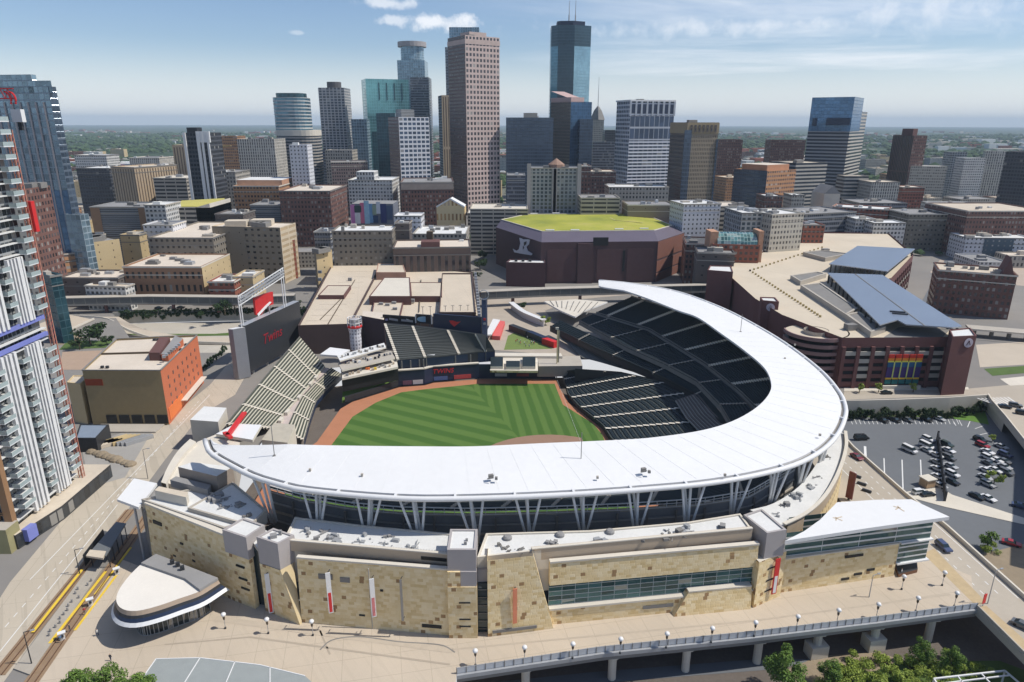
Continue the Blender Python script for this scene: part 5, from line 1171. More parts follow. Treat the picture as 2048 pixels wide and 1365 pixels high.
for f0, w_ in ((.31, .9), (.365, .6), (.42, .9), (.48, .9), (.655, .6), (.70, .5), (.745, .6), (.80, 1.2), (.845, .6)):
    for z0, z1 in ((5, 48.6), (54.6, 71.5)):
        m = MB(); m.box((XR+.25, Yf(f0), z0), (.9, w_, z1-z0)); m.build('white_fin', M['steel_white'], HR)
for z0, z1 in ((48.9, 49.9), (53.6, 54.7)):
    m = MB(); m.prism([(XR-.5, YA-.2), (XR+.35, YA-.2), (XR+.35, YB), (XR-.5, YB)], z0, z1, 0, 0, bottom=True); m.build('blue_wrap', M['blue'], HR)
m = MB(); m.box((XR-.8, YA+.5, 4), (2.0, 1.6, TOP-4)); m.build('corner_pier', brown, HR)
for i in range(8):
    m = MB(); m.box((XR-3.6-i*3.6, YA+.2, 4), (.7, .9, 52)); m.build('brick_pier', brown, HR)
for f in range(2, 19):
    m = MB(); m.box((XR-15, YA+.25, f*FH-.4), (28, .5, .8)); m.build('spandrel', M['conc'] if f > 3 else brown, HR)
m = MB(); m.prism([(XR+1.5, YA-2), (XR+4.5, YA+12), (XR+4.5, YB+9), (XR-8, YB+9), (XR-8, YB), (XR-1, YB), (XR-1, YA-2)], 0, 4.2, 0, 1); m.build('podium', [facade('podium_front', (.05, .05, .05), (.03, .035, .04), 2.5, 4, (.08, .92), (.1, .9)), M['roof_tan']], HR)
m = MB(); m.prism([(-165, YA-4), (XR+1, YA-4), (XR+1, YA+.5), (-165, YA+.5)], 0, 7, 0, 1); m.build('podium', [flat('olive_panel', (.32, .29, .15), .7), M['conc']], HR)
m = MB(); m.box((XR+2.6, YA+1.5, 1.0), (1.6, 3.2, 3.5), -.1); m.build('blue_hoarding', M['blue'], HR)
# construction hoist up the far edge
HO = T('construction_hoist', 'red and orange hoist mast climbing the corner of the unfinished tower', 'hoist', (XR+1.0, YB+1.2, 0)); x, y = XR+.5, YB+1.2
for s, t_ in ((-.5, -.5), (.5, -.5), (.5, .5), (-.5, .5)):
    m = MB(); m.bar((x+s, y+t_, 0), (x+s, y+t_, 103), .20); m.build('mast_rail', flat('hoist_orange', (.56, .27, .19), .7), HO)
m = MB()
for k in range(68): z = 1.5*k; m.bar((x-.5, y-.5, z), (x+.5, y-.5, z+1.5), .09); m.bar((x+.5, y-.5, z), (x+.5, y+.5, z+1.5), .09)
m.build('lattice', flat('hoist_red', (.50, .12, .10), .7), HO)
m = MB(); m.box((x+.6, y+1.2, 77), (1.6, 1.4, 8)); m.build('red_cage', M['red'], HO)
# tip of a crane hook block hanging in from the left
cx, cy, cz = RY(25, 190, 200); CR = T('crane_counter_jib', 'red crane counter jib with white ballast block reaching in from the left edge', 'crane', (cx, cy, cz))
m = MB()
for q in (0, 2.6): m.bar((cx-14, cy-1, cz-1+q), (cx+.5, cy, cz-1+q), .3)
for k in range(7): m.bar((cx-14+2*k, cy-1+k/7, cz-1), (cx-13+2*k, cy-1+k/7, cz+1.6), .16); m.bar((cx-13+2*k, cy-1+k/7, cz+1.6), (cx-12+2*k, cy-1+k/7, cz-1), .16)
m.build('jib', M['red'], CR)
m = MB(); pts = [(cx-.9+1.5*math.sin(a), cy, cz-1.2+2.0*math.cos(a)) for a in [k*.2 for k in range(0, 12)]]; m.tube(pts, .26, 6); m.tube([(p[0]-1.3, p[1], p[2]) for p in pts], .26, 6); m.build('red_frame', M['red'], CR)
m = MB(); m.box((cx+.4, cy, cz-7.2), (2.8, 1.6, 3.4)); m.build('ballast_block', M['white'], CR); m = MB(); m.box((cx+.6, cy, cz-9.4), (.9, .9, 2.2)); m.build('hook_block', M['dark'], CR)
# ------------------------------------------------------------------ orange-flanked warehouse
zo = 20.3; q = [(-124.6, 227.1), (-130.2, 269.5), (-160.5, 264), (-152.3, 227.1)]
OWH = T('warehouse', 'windowless tan warehouse with bright orange side wall behind the light rail street', 'warehouse', (-141, 246, 0))
tanm = flat('weathered_tan', (.36, .275, .145), .85, .18, .07, fine=.25); orm = flat('orange_brick', (.56, .165, .075), .85, .14, .1)
m = MB(); m.wall(q[3], q[0], 0, zo+.8); m.wall(q[2], q[3], 0, zo+.8); m.wall(q[1], q[2], 0, zo+.8); m.build('wall', tanm, OWH)
m = MB(); m.wall(q[0], q[1], 0, zo+.9); m.build('wall', orm, OWH)
m = MB(); m.face([(*p, zo) for p in ccw(q)]); m.build('roof', M['roof_pink'], OWH)
m = MB()
for a, b in zip(q, q[1:]+q[:1]): m.bar((*a, zo+.85), (*b, zo+.85), .5, .25)
m.build('coping', M['conc_dk'], OWH)
a, b = Vector(q[3]).lerp(Vector(q[2]), .52), Vector(q[0]).lerp(Vector(q[1]), .52); m = MB(); m.bar((*a, zo+.3), (*b.lerp(a, .32), zo+.3), .6, .7); m.build('roof_kerb', M['trunk'], OWH)
x, y = W(330, 708, zo); m = MB(); m.prism([W(300, 722, zo), W(322, 722, zo), W(342, 690, zo), W(322, 690, zo)], zo, zo+3.2, 0, 0); m.build('penthouse', M['brick_dk'], OWH)
m = MB(); m.prism([W(324, 722, zo), W(338, 724, zo), W(368, 690, zo), W(352, 684, zo)], zo, zo+2.6, 0, 1); m.build('penthouse', [orm, M['roof_grey']], OWH)
for k in range(7): px = 328+k*5; x, y = W(px, 716-k*4, zo+2.6); m = MB(); m.box((x, y, zo+2.6), (1.0, 1.0, .9), .3); m.build('roof_unit', RG.choice([M['steel'], M['roof_grey']]), OWH)
for px, py in ((205, 737), (215, 737), (362, 702), (372, 692), (309, 682), (316, 682)): x, y = W(px, py, zo); m = MB(); m.box((x, y, zo), (.9, .9, .9)); m.build('roof_unit', M['dark'], OWH)
dO = (Vector(q[1])-Vector(q[0])).normalized(); nO = Vector((dO.y, -dO.x))
for r in range(4):
    for c in range(7):
        p = Vector(q[0])+dO*(6+c*5.2)+nO*.03; m = MB(); m.box((p.x, p.y, 5.5+r*3.4), (.22, .9, 1.3), math.atan2(dO.y, dO.x)-math.pi/2); m.build('window', flat('window_dim', (.16, .10, .08), .4, .2), OWH)
p = Vector(q[0])+dO*9+nO*.08; m = MB(); m.box((p.x, p.y, 1.2), (.3, 15, 4.6), math.atan2(dO.y, dO.x)-math.pi/2); m.build('orange_mural', M['orange'], OWH)
p = Vector(q[0])+dO*27+nO*1.2; m = MB(); m.box((p.x, p.y, 3.4), (2.2, 26, .35), math.atan2(dO.y, dO.x)-math.pi/2); m.build('awning', M['conc_lt'], OWH)
x, y, z = RY(182, 763, 227); m = MB(); m.box((x+1.0, y-.05, z-1.6), (6.2, .15, 2.4)); m.build('painted_sign', flat('faded_sign', (.30, .055, .02), .8, .25, 1.5, fine=.4), OWH)
m = MB(); m.prism([(-149, 226.5), (-126, 226.5), (-126, 220), (-149, 220)], 0, .6, 0, 0); m.build('loading_dock', M['conc'], OWH)
for k in range(5): m = MB(); m.box((-145+k*4.6, 226.9, .7), (3.6, .4, 3.2)); m.build('dock_door', M['black'], OWH)
bldg('warehouse', 'small cream annex at the left side of the orange-flanked warehouse', 'building', [(-160, 229), (-154.3, 227.4), (-155.5, 236), (-162, 236)], 0, 15.5, flat('cream_wall', (.60, .47, .27), .8, .08), M['roof_tan'], par=.3)
bldg('shed', 'low blue-grey metal roofed shed between the warehouse and the finned tower', 'shed', [W(150, 878, 5), W(192, 878, 5), W(218, 850, 5), W(160, 850, 5)], 0, 5, M['dark'], flat('blue_metal', (.30, .36, .44), .5, .12, .4, metal=.3), par=.2)
for i, (px, py, n_, mt, lb) in enumerate(((200, 893, 3, M['roof_tan'], 'stack of tan boards beside the blue-grey shed'), (228, 884, 4, flat('board_yellow', (.55, .42, .22)), 'wider stack of yellowish boards on the site yard'), (262, 884, 3, M['steel'], 'bundle of grey pipes beside the yellowish boards'))):
    x, y = W(px, py); t = T('material_stack', lb, 'stack', (x, y, 0))
    for k in range(n_): m = MB(); m.box((x+k*1.5, y, .1), (1.2, 9, 1.2), -.75); m.build('bundle', mt, t)
for i in range(9):
    px = 185+i*9.5; py = 905+i*3.2; x, y = W(px, py)
    m = MB(); s = RG.uniform(1.3, 2.2); m.lathe((x, y, 0), [(s, 0), (s*.95, s*.3), (s*.6, s*.6), (0, s*.75)], 9); tag(m.build('dirt_pile', M['soil']), 'one of a row of small brown dirt piles across the site yard', 'dirt pile', 'dirt piles in the site yard')
x, y = W(181, 958); t = T('site_loader', 'small pale yellow loader standing at the corner of the site yard', 'loader', (x, y, 0)); m = MB(); m.box((x, y, .5), (2.2, 1.6, 1.2), .4); m.build('body', M['yellow'], t); m = MB(); m.box((x-.2, y, 1.7), (1.1, 1.3, 1.2), .4); m.build('cab', M['glass'], t)
for s in (-.7, .7):
    for u_ in (-.7, .7): m = MB(); m.tube([(x+s-.1, y+u_-.15, .5), (x+s-.1, y+u_+.15, .5)], .5, 8); m.build('wheel', M['black'], t)
sheet('site_yard', [(165, 905), (180, 975), (250, 955), (300, 870), (345, 830), (190, 885)], .06, flat('yard_concrete', (.33, .315, .29), .92, .18, .15))
# ------------------------------------------------------------------ motorway trench, skyway, ivy wall
m = MB(); pw = [W(226, 628), W(330, 625), W(430, 623), W(620, 620)]
for a, b in zip(pw, pw[1:]): m.wall(a, b, -6, .9); m.bar((*a, .8), (*b, .8), .5, .5)
tag(m.build('retaining_wall', flat('stained_wall', (.40, .38, .33), .9, .2, .3)), 'pale retaining wall hung with ivy behind the sunken motorway', 'wall')
m = MB(); ra = spline(L((160, 634, .1), (215, 640, -.5), (262, 664, -2.5), (330, 682, -4.5), (480, 690, -5.7)), 24); rb = spline(L((238, 634, .1), (262, 648, -.5), (300, 662, -2.5), (370, 672, -4.5), (480, 676, -5.7)), 24)
for i in range(23): m.face([ra[i], ra[i+1], rb[i+1], rb[i]])
tag(m.build('ramp_road', flat('pale_ramp', (.50, .43, .34), .9, .1, .1)), kind='structure')
m = MB()
for i in range(23): m.bar(ra[i]+Vector((0, 0, .3)), ra[i+1]+Vector((0, 0, .3)), .4, 1.4)
tag(m.build('ramp_parapet', M['conc_lt']), 'curving low parapet along the motorway ramp', 'parapet')
m = MB(); m.face([p for p in L((250, 668, -5.9), (430, 668, -5.9), (480, 664, -5.9), (480, 671, -5.9), (300, 674, -5.9))]); tag(m.build('verge', M['turf']), kind='structure')
wsheet('overpass', [W(92, 662, .3), W(110, 676, .3), W(188, 640, .3), W(130, 628, .3), W(60, 655, .3)], .3, flat('pale_ramp2', (.52, .44, .34), .9, .1, .1), 1.2)
m = MB(); m.bar(P(108, 674, .9), P(188, 638, .9), .4, 1.1); tag(m.build('overpass_parapet', M['conc_lt']), 'white parapet of the short overpass beside the finned tower', 'parapet')
sheet('lawn', [(118, 700), (135, 682), (240, 682), (250, 694)], .09, M['turf'])
sheet('dry_verge', [(112, 690), (145, 668), (165, 676), (140, 690)], .08, M['soil'])
sheet('lot_pavement', [(118, 740), (125, 704), (235, 700), (180, 740)], .06, flat('pink_asphalt', (.40, .29, .21), .9, .12, .2))
def skyway(label, pts, zb, h, wdt):
    t = T('skyway', label, 'skyway', (*pts[0][:2], zb)); P3 = [Vector((*p[:2], zb)) for p in pts]
    for a, b in zip(P3, P3[1:]):
        m = MB(); m.bar(a+Vector((0, 0, h/2)), b+Vector((0, 0, h/2)), wdt, h); m.build('enclosure', flat('skyway_dark', (.085, .095, .10), .35, .2, .3), t)
        m = MB(); m.bar(a+Vector((0, 0, h+.15)), b+Vector((0, 0, h+.15)), wdt+.5, .3); m.build('roof', M['conc'], t)
        m = MB(); m.bar(a+Vector((0, -wdt/2-.1, .2)), b+Vector((0, -wdt/2-.1, .2)), .3, .9); m.build('sill_beam', M['conc_dk'], t)
        n_ = max(1, int((b-a).length/26))
        for k in range(n_):
            p = a.lerp(b, (k+.5)/n_); m = MB(); m.tube([(p.x, p.y, -.1), (p.x, p.y, zb)], 1.0, 8); m.build('column', M['brick_dk'], t)
        for k in range(int((b-a).length/6)):
            p = a.lerp(b, (k+.5)/max(1, int((b-a).length/6))); m = MB(); m.box((p.x, p.y-wdt/2-.05, zb+.4), (.25, .12, h-.6)); m.build('mullion', M['conc_dk'], t)
    return t
zs = 7.5
skyway('long dark skyway crossing above the motorway at the left', [W(118, 602, zs), W(300, 598, zs), W(480, 600, zs), W(590, 596, zs)], zs-2.4, 4.2, 5)
skyway('grey skyway running behind the right field plaza to the arena', [W(960, 590, zs), W(1090, 584, zs), W(1230, 580, zs), W(1430, 576, zs)], zs-2.2, 4.2, 5)
# ------------------------------------------------------------------ parking ramp behind centre field
RB = T('parking_ramp', 'wide flat tan roofed parking ramp behind the centre field boards', 'parking ramp', (-55, 370, 0))
brm = flat('ramp_brown', (.085, .055, .05), .85, .2, .2); deckm = pave_mat('ramp_deck', (.64, .55, .43), .012, 12.0, .75)
m = MB(); lz = 13.5; m.prism([W(596, 655, lz), W(700, 652, lz), W(768, 522, lz), W(668, 524, lz)], 0, lz, 0, 1, par=.9); m.build('left_deck', [brm, deckm], RB)
rz = 15.0; rp4 = [W(735, 632, rz), W(952, 628, rz), W(945, 552, rz), W(790, 556, rz)]
m = MB(); m.prism([W(700, 652, 13.0), W(735, 640, 13.0), W(960, 634, 13.0), W(945, 546, 13.0), W(760, 530, 13.0)], 0, 13.0, 0, 1, par=.6); m.build('middle_deck', [brm, deckm], RB)
m = MB(); m.prism([W(878, 628, 15.5), W(952, 628, 15.5), W(944, 549, 15.5), W(884, 549, 15.5)], 0, 15.5, 0, 1, par=.8); m.build('right_deck', [brm, deckm], RB)
for px, z, h, nm in (([(636, 592), (688, 592), (702, 572), (655, 572)], 15.5, 3, 'stair_roof'), ([(738, 594), (822, 594), (820, 556), (768, 556)], 17.5, 4.5, 'tilted_roof'), ([(822, 594), (884, 594), (884, 566), (820, 566)], 16.0, 3, 'stair_roof'), ([(742, 634), (800, 634), (808, 600), (748, 602)], 14.2, 1.5, 'plant_deck'), ([(752, 546), (812, 546), (806, 528), (756, 528)], 17.5, 5, 'brick_hut')):
    m = MB(); m.prism([W(*p, z) for p in px], z-h, z, 0, 1, par=.3); m.build(nm, [M['brick_dk'] if nm != 'brick_hut' else flat('hut_brick', (.38, .22, .16), .85), M['roof_tan'] if nm != 'tilted_roof' else M['conc_lt']], RB)
for px, py in ((762, 610), (775, 612), (788, 608), (790, 620), (640, 560), (700, 560), (825, 603), (640, 545)): x, y, z = P(px, py, 14.2); m = MB(); m.box((x, y, z-.6), (2.2, 1.6, 1.8)); m.build('roof_unit', M['roof_grey'], RB)
for py in range(552, 640, 6): x, y = W(951+(py-552)*.09, py, 15.5); m = MB(); m.box((x, y, 15.5), (1.4, 1.6, 2.2)); m.build('edge_louvre', M['steel'], RB)
for a, b in (((690, 590), (640, 640)), ((710, 560), (655, 650)), ((842, 560), (838, 624))): m = MB(); m.bar(P(*a, lz+.1), P(*b, lz+.1), .5, .12); m.build('expansion_joint', M['trunk'], RB)
for k in range(7): x, y, z = P(846+k*15, 634-k*.6, 13.2); m = MB(); m.tube([(x, y, z), (x, y, z+5)], .14, 5); m.box((x, y, z+5), (1.6, .3, .2)); m.build('deck_light', M['conc_dk'], RB)
for k in range(10): a, b = P(612+k*9, 642-k*11, lz+.06), P(668+k*8.5, 642-k*11, lz+.06); m = MB(); m.bar(a, b, .25, .05); m.build('stall_line', M['roof_tan'], RB)
# ------------------------------------------------------------------ arena with planted roof
zw = RY(1084, 486, 455)[2]; zg = zw+4.5
AR = T('arena', 'dark red brick arena with yellow-green planted octagonal roof', 'arena', (50, 500, 0))
ew = [W(992, 455, zw), W(1083, 485, zw), W(1316, 483, zw), W(1368, 466, zw)]
gw = [W(1003, 440, zg), W(1084, 463.5, zg), W(1308, 461.5, zg), W(1344, 451.5, zg), W(1300, 434, zg), W(1250, 427.5, zg), W(1053, 429.5, zg)]
cxg = sum(p[0] for p in gw)/7; cyg = sum(p[1] for p in gw)/7
bk = [Vector(p)+(Vector(p)-Vector((cxg, cyg))).normalized()*11 for p in (gw[4], gw[5], gw[6])]
ring_ = [Vector(p) for p in ew]+bk
abr = flat('arena_brick', (.085, .048, .052), .85, .2, .08, fine=.25); abr_lit = flat('arena_brick_lit', (.20, .085, .06), .85, .18, .08)  # right facet gets a brighter brick copy, its sunlight painted in
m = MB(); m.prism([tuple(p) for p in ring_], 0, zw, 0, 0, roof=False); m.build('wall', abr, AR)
skm = flat('arena_skirt', (.125, .105, .135), .5, .12, .1)
m = MB(); n_ = len(ring_)
for i in range(n_):
    j = (i+1) % n_; m.face([(*ring_[i], zw), (*ring_[j], zw), (*gw[j], zg), (*gw[i], zg)])
m.build('sloped_eave', skm, AR)
def sedum():
    t = NT('planted_roof'); n1, n2, n3 = t.noise(.025, 6), t.noise(.15, 5), t.noise(1.2, 3); c = t.ramp(n1, [(.36, (.20, .23, .03)), (.47, (.34, .34, .035)), (.55, (.42, .40, .05)), (.64, (.50, .43, .10))]); c = t.mix(t.math('MULTIPLY', n2, .6), c, (.24, .29, .045, 1)); c = t.mix(t.math('MULTIPLY', n3, .25), c, (.2, .2, .04, 1)); return t.out(Base_Color=c, Roughness=.95)
m = MB(); gc = Vector((cxg, cyg)); k2 = [Vector(p).lerp(gc, .45) for p in gw]
for i in range(7):
    j = (i+1) % 7; m.face([(*gw[i], zg), (*gw[j], zg), (*k2[j], zg+1.6), (*k2[i], zg+1.6)])
m.face([(*p, zg+1.6) for p in k2]); m.build('planted_roof', sedum(), AR)
m = MB()
for i in range(7): j = (i+1) % 7; m.bar((*gw[i], zg+.15), (*gw[j], zg+.15), .7, .5)
m.build('roof_kerb', M['conc_lt'], AR)
for px, py in ((1100, 462), (1150, 462), (1238, 460), (1288, 459), (1068, 429), (1112, 428), (1186, 427), (1232, 428)): x, y = W(px, py, zg); m = MB(); m.box((x, y, zg), (6, 2.0, .9), 0); m.build('roof_unit', M['white'], AR)
m = MB(); m.bar(P(1205, 428, zg+1.0), P(1230, 441, zg+1.8), .8, .2); m.bar(P(1230, 441, zg+1.8), P(1285, 446, zg+1.7), .8, .2); m.build('roof_path', flat('path_straw', (.52, .46, .2), .9), AR)
e0, e1, e2, e3 = [Vector(p) for p in ew]
def onface(a, b, t0, t1, z0, z1, mat, out=.6, name='wall_panel'):
    p, q_ = a.lerp(b, t0), a.lerp(b, t1); n2 = Vector(((b-a).y, -(b-a).x)).normalized()*out; m = MB(); m.prism([tuple(p), tuple(q_), tuple(q_+n2), tuple(p+n2)], z0, z1, 0, 0, bottom=True); return m.build(name, mat, AR)
onface(e2, e3, 0, 1, 0, 6, abr_lit, .3); onface(e2, e3, 0, 1, 7.2, 14.5, abr_lit, .3); onface(e2, e3, 0, 1, 16, zw-.5, abr_lit, .3); onface(e2, e3, .86, .95, 0, 12, abr, 2.2, 'stair_shaft')
onface(e1, e2, .05, .30, 1.5, zw-5, flat('arena_panel', (.098, .052, .054), .85, .15), .25); onface(e1, e2, .48, .70, 1.5, zw-5, flat('arena_panel', (.098, .052, .054), .85, .15), .25); onface(e1, e2, .74, .97, 1.5, zw-5, flat('arena_panel', (.098, .052, .054), .85, .15), .25)
onface(e1, e2, .31, .44, 0, zw-1, abr, 1.4, 'bay'); onface(e1, e2, .44, .57, zw-2.5, zw+3.0, M['black'], .5, 'vent_recess'); onface(e1, e2, .70, .72, 8, zw-6, M['black'], .4, 'slot')
m = MB(); p0, p1 = W(1012, 573), W(1090, 575); m.prism([p0, p1, W(1088, 566), W(1020, 566)], 0, RY(1030, 527, p0[1])[2], 0, 1, par=.8); m.build('low_wing', [flat('wing_brick', (.098, .048, .05), .85, .15), M['roof_white']], AR)
for px in (1032, 1046, 1060): x, y, z = RY(px, 520, p0[1]+6); m = MB(); m.box((x, y, z-1.2), (2.0, 1.6, 1.6)); m.build('roof_unit', M['dark'], AR)
# pale howling-animal like emblem on the brick
EMB = T('arena_emblem', 'white angular emblem fixed on the dark brick of the arena left front', 'emblem', (*e0.lerp(e1, .5), zw-10)); nE = Vector(((e1-e0).y, -(e1-e0).x, 0)).normalized()
def emb(pts, mat, out, nm):
    q_ = []
    for px, py in pts:
        d_ = Vector(ray(px, py)); o_ = Vector((0, 0, CAMH)); a3 = Vector((*e0, 0)); t_ = (a3-o_).dot(nE)/d_.dot(nE); q_.append(o_+d_*t_+nE*(out+.3))
    m = MB(); m.face(q_); m.face([p-nE*.28 for p in q_][::-1])
    for i in range(len(q_)): j = (i+1) % len(q_); m.face([q_[j], q_[i], q_[i]-nE*.28, q_[j]-nE*.28])
    return m.build(nm, mat, EMB)
emb([(1027, 498), (1034, 502), (1039, 499), (1042, 487), (1040, 476), (1044, 477), (1047, 479), (1056, 479), (1061, 480), (1059, 489), (1054, 494), (1057, 502), (1066, 508), (1064, 511), (1045, 508), (1030, 505)], flat('emblem_white', (.62, .62, .66), .6, .1), .3, 'plate')
emb([(1050, 485), (1055, 483), (1054, 489), (1050, 492)], M['black'], .65, 'dark_mark'); emb([(1048, 492), (1050, 495), (1048, 499)], M['black'], .65, 'dark_mark')
# ------------------------------------------------------------------ brick garage on the right with solar roofs
GA = T('parking_garage', 'long dark red brick parking garage with solar panel roofs and a spiral ramp', 'parking garage', (180, 330, 0))
gz = 21.0
gpoly = [(134.5, 265), (188, 266.5), (186.5, 272), (205, 372), (214, 378), (268, 452), (300, 545), (246, 548), (141, 428), (125, 392), (121, 330), (123, 300)]
gbr = flat('garage_brick', (.17, .075, .068), .85, .18, .12, fine=.25); gdeck = pave_mat('garage_deck', (.64, .555, .43), .01, 14, .8)
m = MB(); pc = ccw(gpoly)
for a, b in zip(pc, pc[1:]+pc[:1]): m.wall(a, b, 0, gz+.9)
m.build('wall', gbr, GA)
m = MB(); m.face([(*p, gz) for p in ccw(inset(gpoly, .5))]); m.build('roof_deck', gdeck, GA)
# openings on the long left wall and the front: dark voids, cream spandrels, brick piers
voidm = flat('garage_void', (.018, .016, .016), .9, .2); crm = flat('cream_spandrel', (.46, .43, .37), .8, .08)
def bays(A, B, n, rows, z0, z1, pierw, cream, skip=()):
    A, B = Vector(A), Vector(B); d = (B-A)/n; nrm_ = Vector((d.y, -d.x)).normalized(); hh_ = (z1-z0)/rows; rz_ = math.atan2(d.y, d.x)
    c = (A+B)/2+nrm_*.05; m = MB(); m.box((c.x, c.y, z0), ((B-A).length, .3, z1-z0), rz_); m.build('void_band', voidm, GA)
    for i in range(n+1):
        p = A+d*i+nrm_*.45; m = MB(); m.box((p.x, p.y, 0), (pierw, 1.1, z1+.5), rz_); m.build('brick_pier', gbr, GA)
    for i in range(n):
        for r in range(rows):
            if (i, r) in skip: continue
            p = A+d*(i+.5)+nrm_*.4; m = MB(); m.box((p.x, p.y, z0+r*hh_), (d.length-pierw, .4, hh_*.52), rz_)
            m.build('spandrel', crm if cream(i, r) else gbr, GA)
fa, fb = (135.5, 265), (178, 266.2)
bays(fa, fb, 7, 5, 1.2, 17.6, 1.5, lambda i, r: (r == 4) or ((i in (1, 6)) and r in (1, 2, 3)), skip=[(i, r) for i in (3, 4) for r in range(0, 4)])
bays((122.2, 314), (125.0, 385), 9, 5, 2, 17.5, 1.2, lambda i, r: False)
bays((187.3, 276), (204.3, 368), 14, 4, 2, 17, 1.0, lambda i, r: r % 2 == 0)
bays((216, 381), (264, 447), 10, 4, 2, 17, 1.0, lambda i, r: r % 2 == 0)
def gtower(label, px, z, name='stair_tower', emblem=None):
    pts = [W(*p, z) for p in px]; m = MB(); m.prism(pts, 0, z, 0, 1, par=.5); o = m.build(name, [gbr, M['roof_white']], GA); return pts
gtower('', [(1415, 542), (1466, 546), (1462, 534), (1420, 533)], 26)
tb = gtower('', [(1524, 603), (1558, 606), (1550, 597), (1520, 596)], 24.5)
tr_ = gtower('', [(1905, 676), (1953, 674), (1940, 658), (1898, 662)], 24.5)
def disc(c, r, n3, mat, nm, tup=.15):
    n3 = Vector(n3).normalized(); u_ = n3.cross(Vector((0, 0, 1))).normalized(); v_ = u_.cross(n3); m = MB(); c = Vector(c)
    pts = [c+u_*r*math.cos(k*math.pi/10)+v_*r*math.sin(k*math.pi/10) for k in range(20)]; m.face(pts[::-1] if False else pts); m.face([p-n3*tup for p in pts][::-1])
    for i in range(20): j = (i+1) % 20; m.face([pts[i], pts[j], pts[j]-n3*tup, pts[i]-n3*tup])
    return m.build(nm, mat, GA)
for px, py, tw in ((1541, 615, tb), (1936, 686, tr_)):
    a, b = Vector(tw[0]), Vector(tw[1]); nn2 = Vector(((b-a).y, -(b-a).x)).normalized(); o_ = Vector((0, 0, CAMH)); d_ = Vector(ray(px, py)); nv = Vector((*nn2, 0)); t_ = (Vector((*a, 0))-o_).dot(nv)/d_.dot(nv); c = o_+d_*t_+nv*.35
    disc(c, 1.9, nv, flat('emblem_lilac', (.55, .50, .56), .6, .2, 1.2), 'round_emblem')
    s_ = Vector((nn2.y*-1, nn2.x, 0)); m = MB(); m.bar(c+nv*.1-s_*.8-Vector((0, 0, .9)), c+nv*.1+Vector((0, 0, 1.0)), .3, .1); m.bar(c+nv*.1+s_*.8-Vector((0, 0, .9)), c+nv*.1+Vector((0, 0, 1.0)), .3, .1); m.build('emblem_mark', gbr, GA)
# rainbow louvres
A, B = Vector(fa), Vector(fb); d7 = (B-A)/7; nr = Vector((d7.y, -d7.x)).normalized(); rz_ = math.atan2(d7.y, d7.x)
cols = [(2.2, 4.0, (.02, .16, .16)), (4.2, 4.9, (.80, .50, .04)), (5.0, 11.6, (.05, .04, .22)), (11.7, 12.3, (.75, .70, .10)), (12.4, 13.4, (.78, .25, .03)), (13.5, 15.0, (.62, .04, .02))]
for k in range(5):
    for z0, z1, col in cols:
        p = A+d7*(3.05+k*.48+.24)+nr*1.4; m = MB(); m.box((p.x, p.y, z0), (d7.length*.40, .35, z1-z0), rz_)
        if (col == (.05, .04, .22)): 
            m.build('rainbow_panel', flat('mural_violet', (.055, .03, .16), .6), GA)
            for q0, q1, cc in ((9.6, 11.6, (.015, .10, .22)), ): m = MB(); m.box((*(p+nr*.05), q0), (d7.length*.41, .36, q1-q0), rz_); m.build('rainbow_panel', flat('mural_blue', cc, .6), GA)
        else: m.build('rainbow_panel', flat('mural_%d' % int(z0*10), col, .6), GA)
for k in range(4):
    p = A+d7*(3.05+(k+1)*.48)+nr*1.55; m = MB(); m.box((p.x, p.y, 4.6), (.5, .3, 7.2), rz_); m.build('rainbow_mullion', flat('mural_lime', (.55, .62, .20), .6), GA)
p = A+d7*4.25+nr*1.9; m = MB(); m.box((p.x, p.y, 0), (d7.length*2.6, 1.2, 1.6), rz_); m.build('entrance_kerb', M['conc_lt'], GA)
# spiral ramp: stacked curved parapets
cx, cy = W(1634, 668, 19); cx, cy = cx-1.0, cy-1; R0 = 13.0
for k in range(7):
    z = 1.5+k*3.0; m = MB()
    for i in range(30):
        a0, a1 = math.radians(165+i*7), math.radians(165+(i+1)*7); p, q_ = (cx+R0*math.cos(a0), cy+R0*math.sin(a0)), (cx+R0*math.cos(a1), cy+R0*math.sin(a1)); pi_, qi = (cx+(R0-.6)*math.cos(a0), cy+(R0-.6)*math.sin(a0)), (cx+(R0-.6)*math.cos(a1), cy+(R0-.6)*math.sin(a1))
        m.face([(*p, z), (*q_, z), (*q_, z+1.5), (*p, z+1.5)]); m.face([(*p, z+1.5), (*q_, z+1.5), (*qi, z+1.5), (*pi_, z+1.5)]); m.face([(*qi, z), (*pi_, z), (*pi_, z+1.5), (*qi, z+1.5)])
    m.build('ramp_parapet', flat('ramp_rose', (.27, .17, .16), .7, .12), GA)
    m = MB(); pts = circle(R0-.3, 40, (cx, cy)); m.face([(*p, z) for p in pts]); m.build('ramp_deck', gdeck if k == 6 else M['conc_dk'], GA)
m = MB(); m.lathe((cx, cy, 0), [(5, 0), (5, 21.2)], 20); m.build('ramp_core', M['conc'], GA)
m = MB(); m.lathe((cx, cy, 0), [(R0-2.5, 0), (R0-2.5, 19)], 30); m.build('ramp_void', voidm, GA)
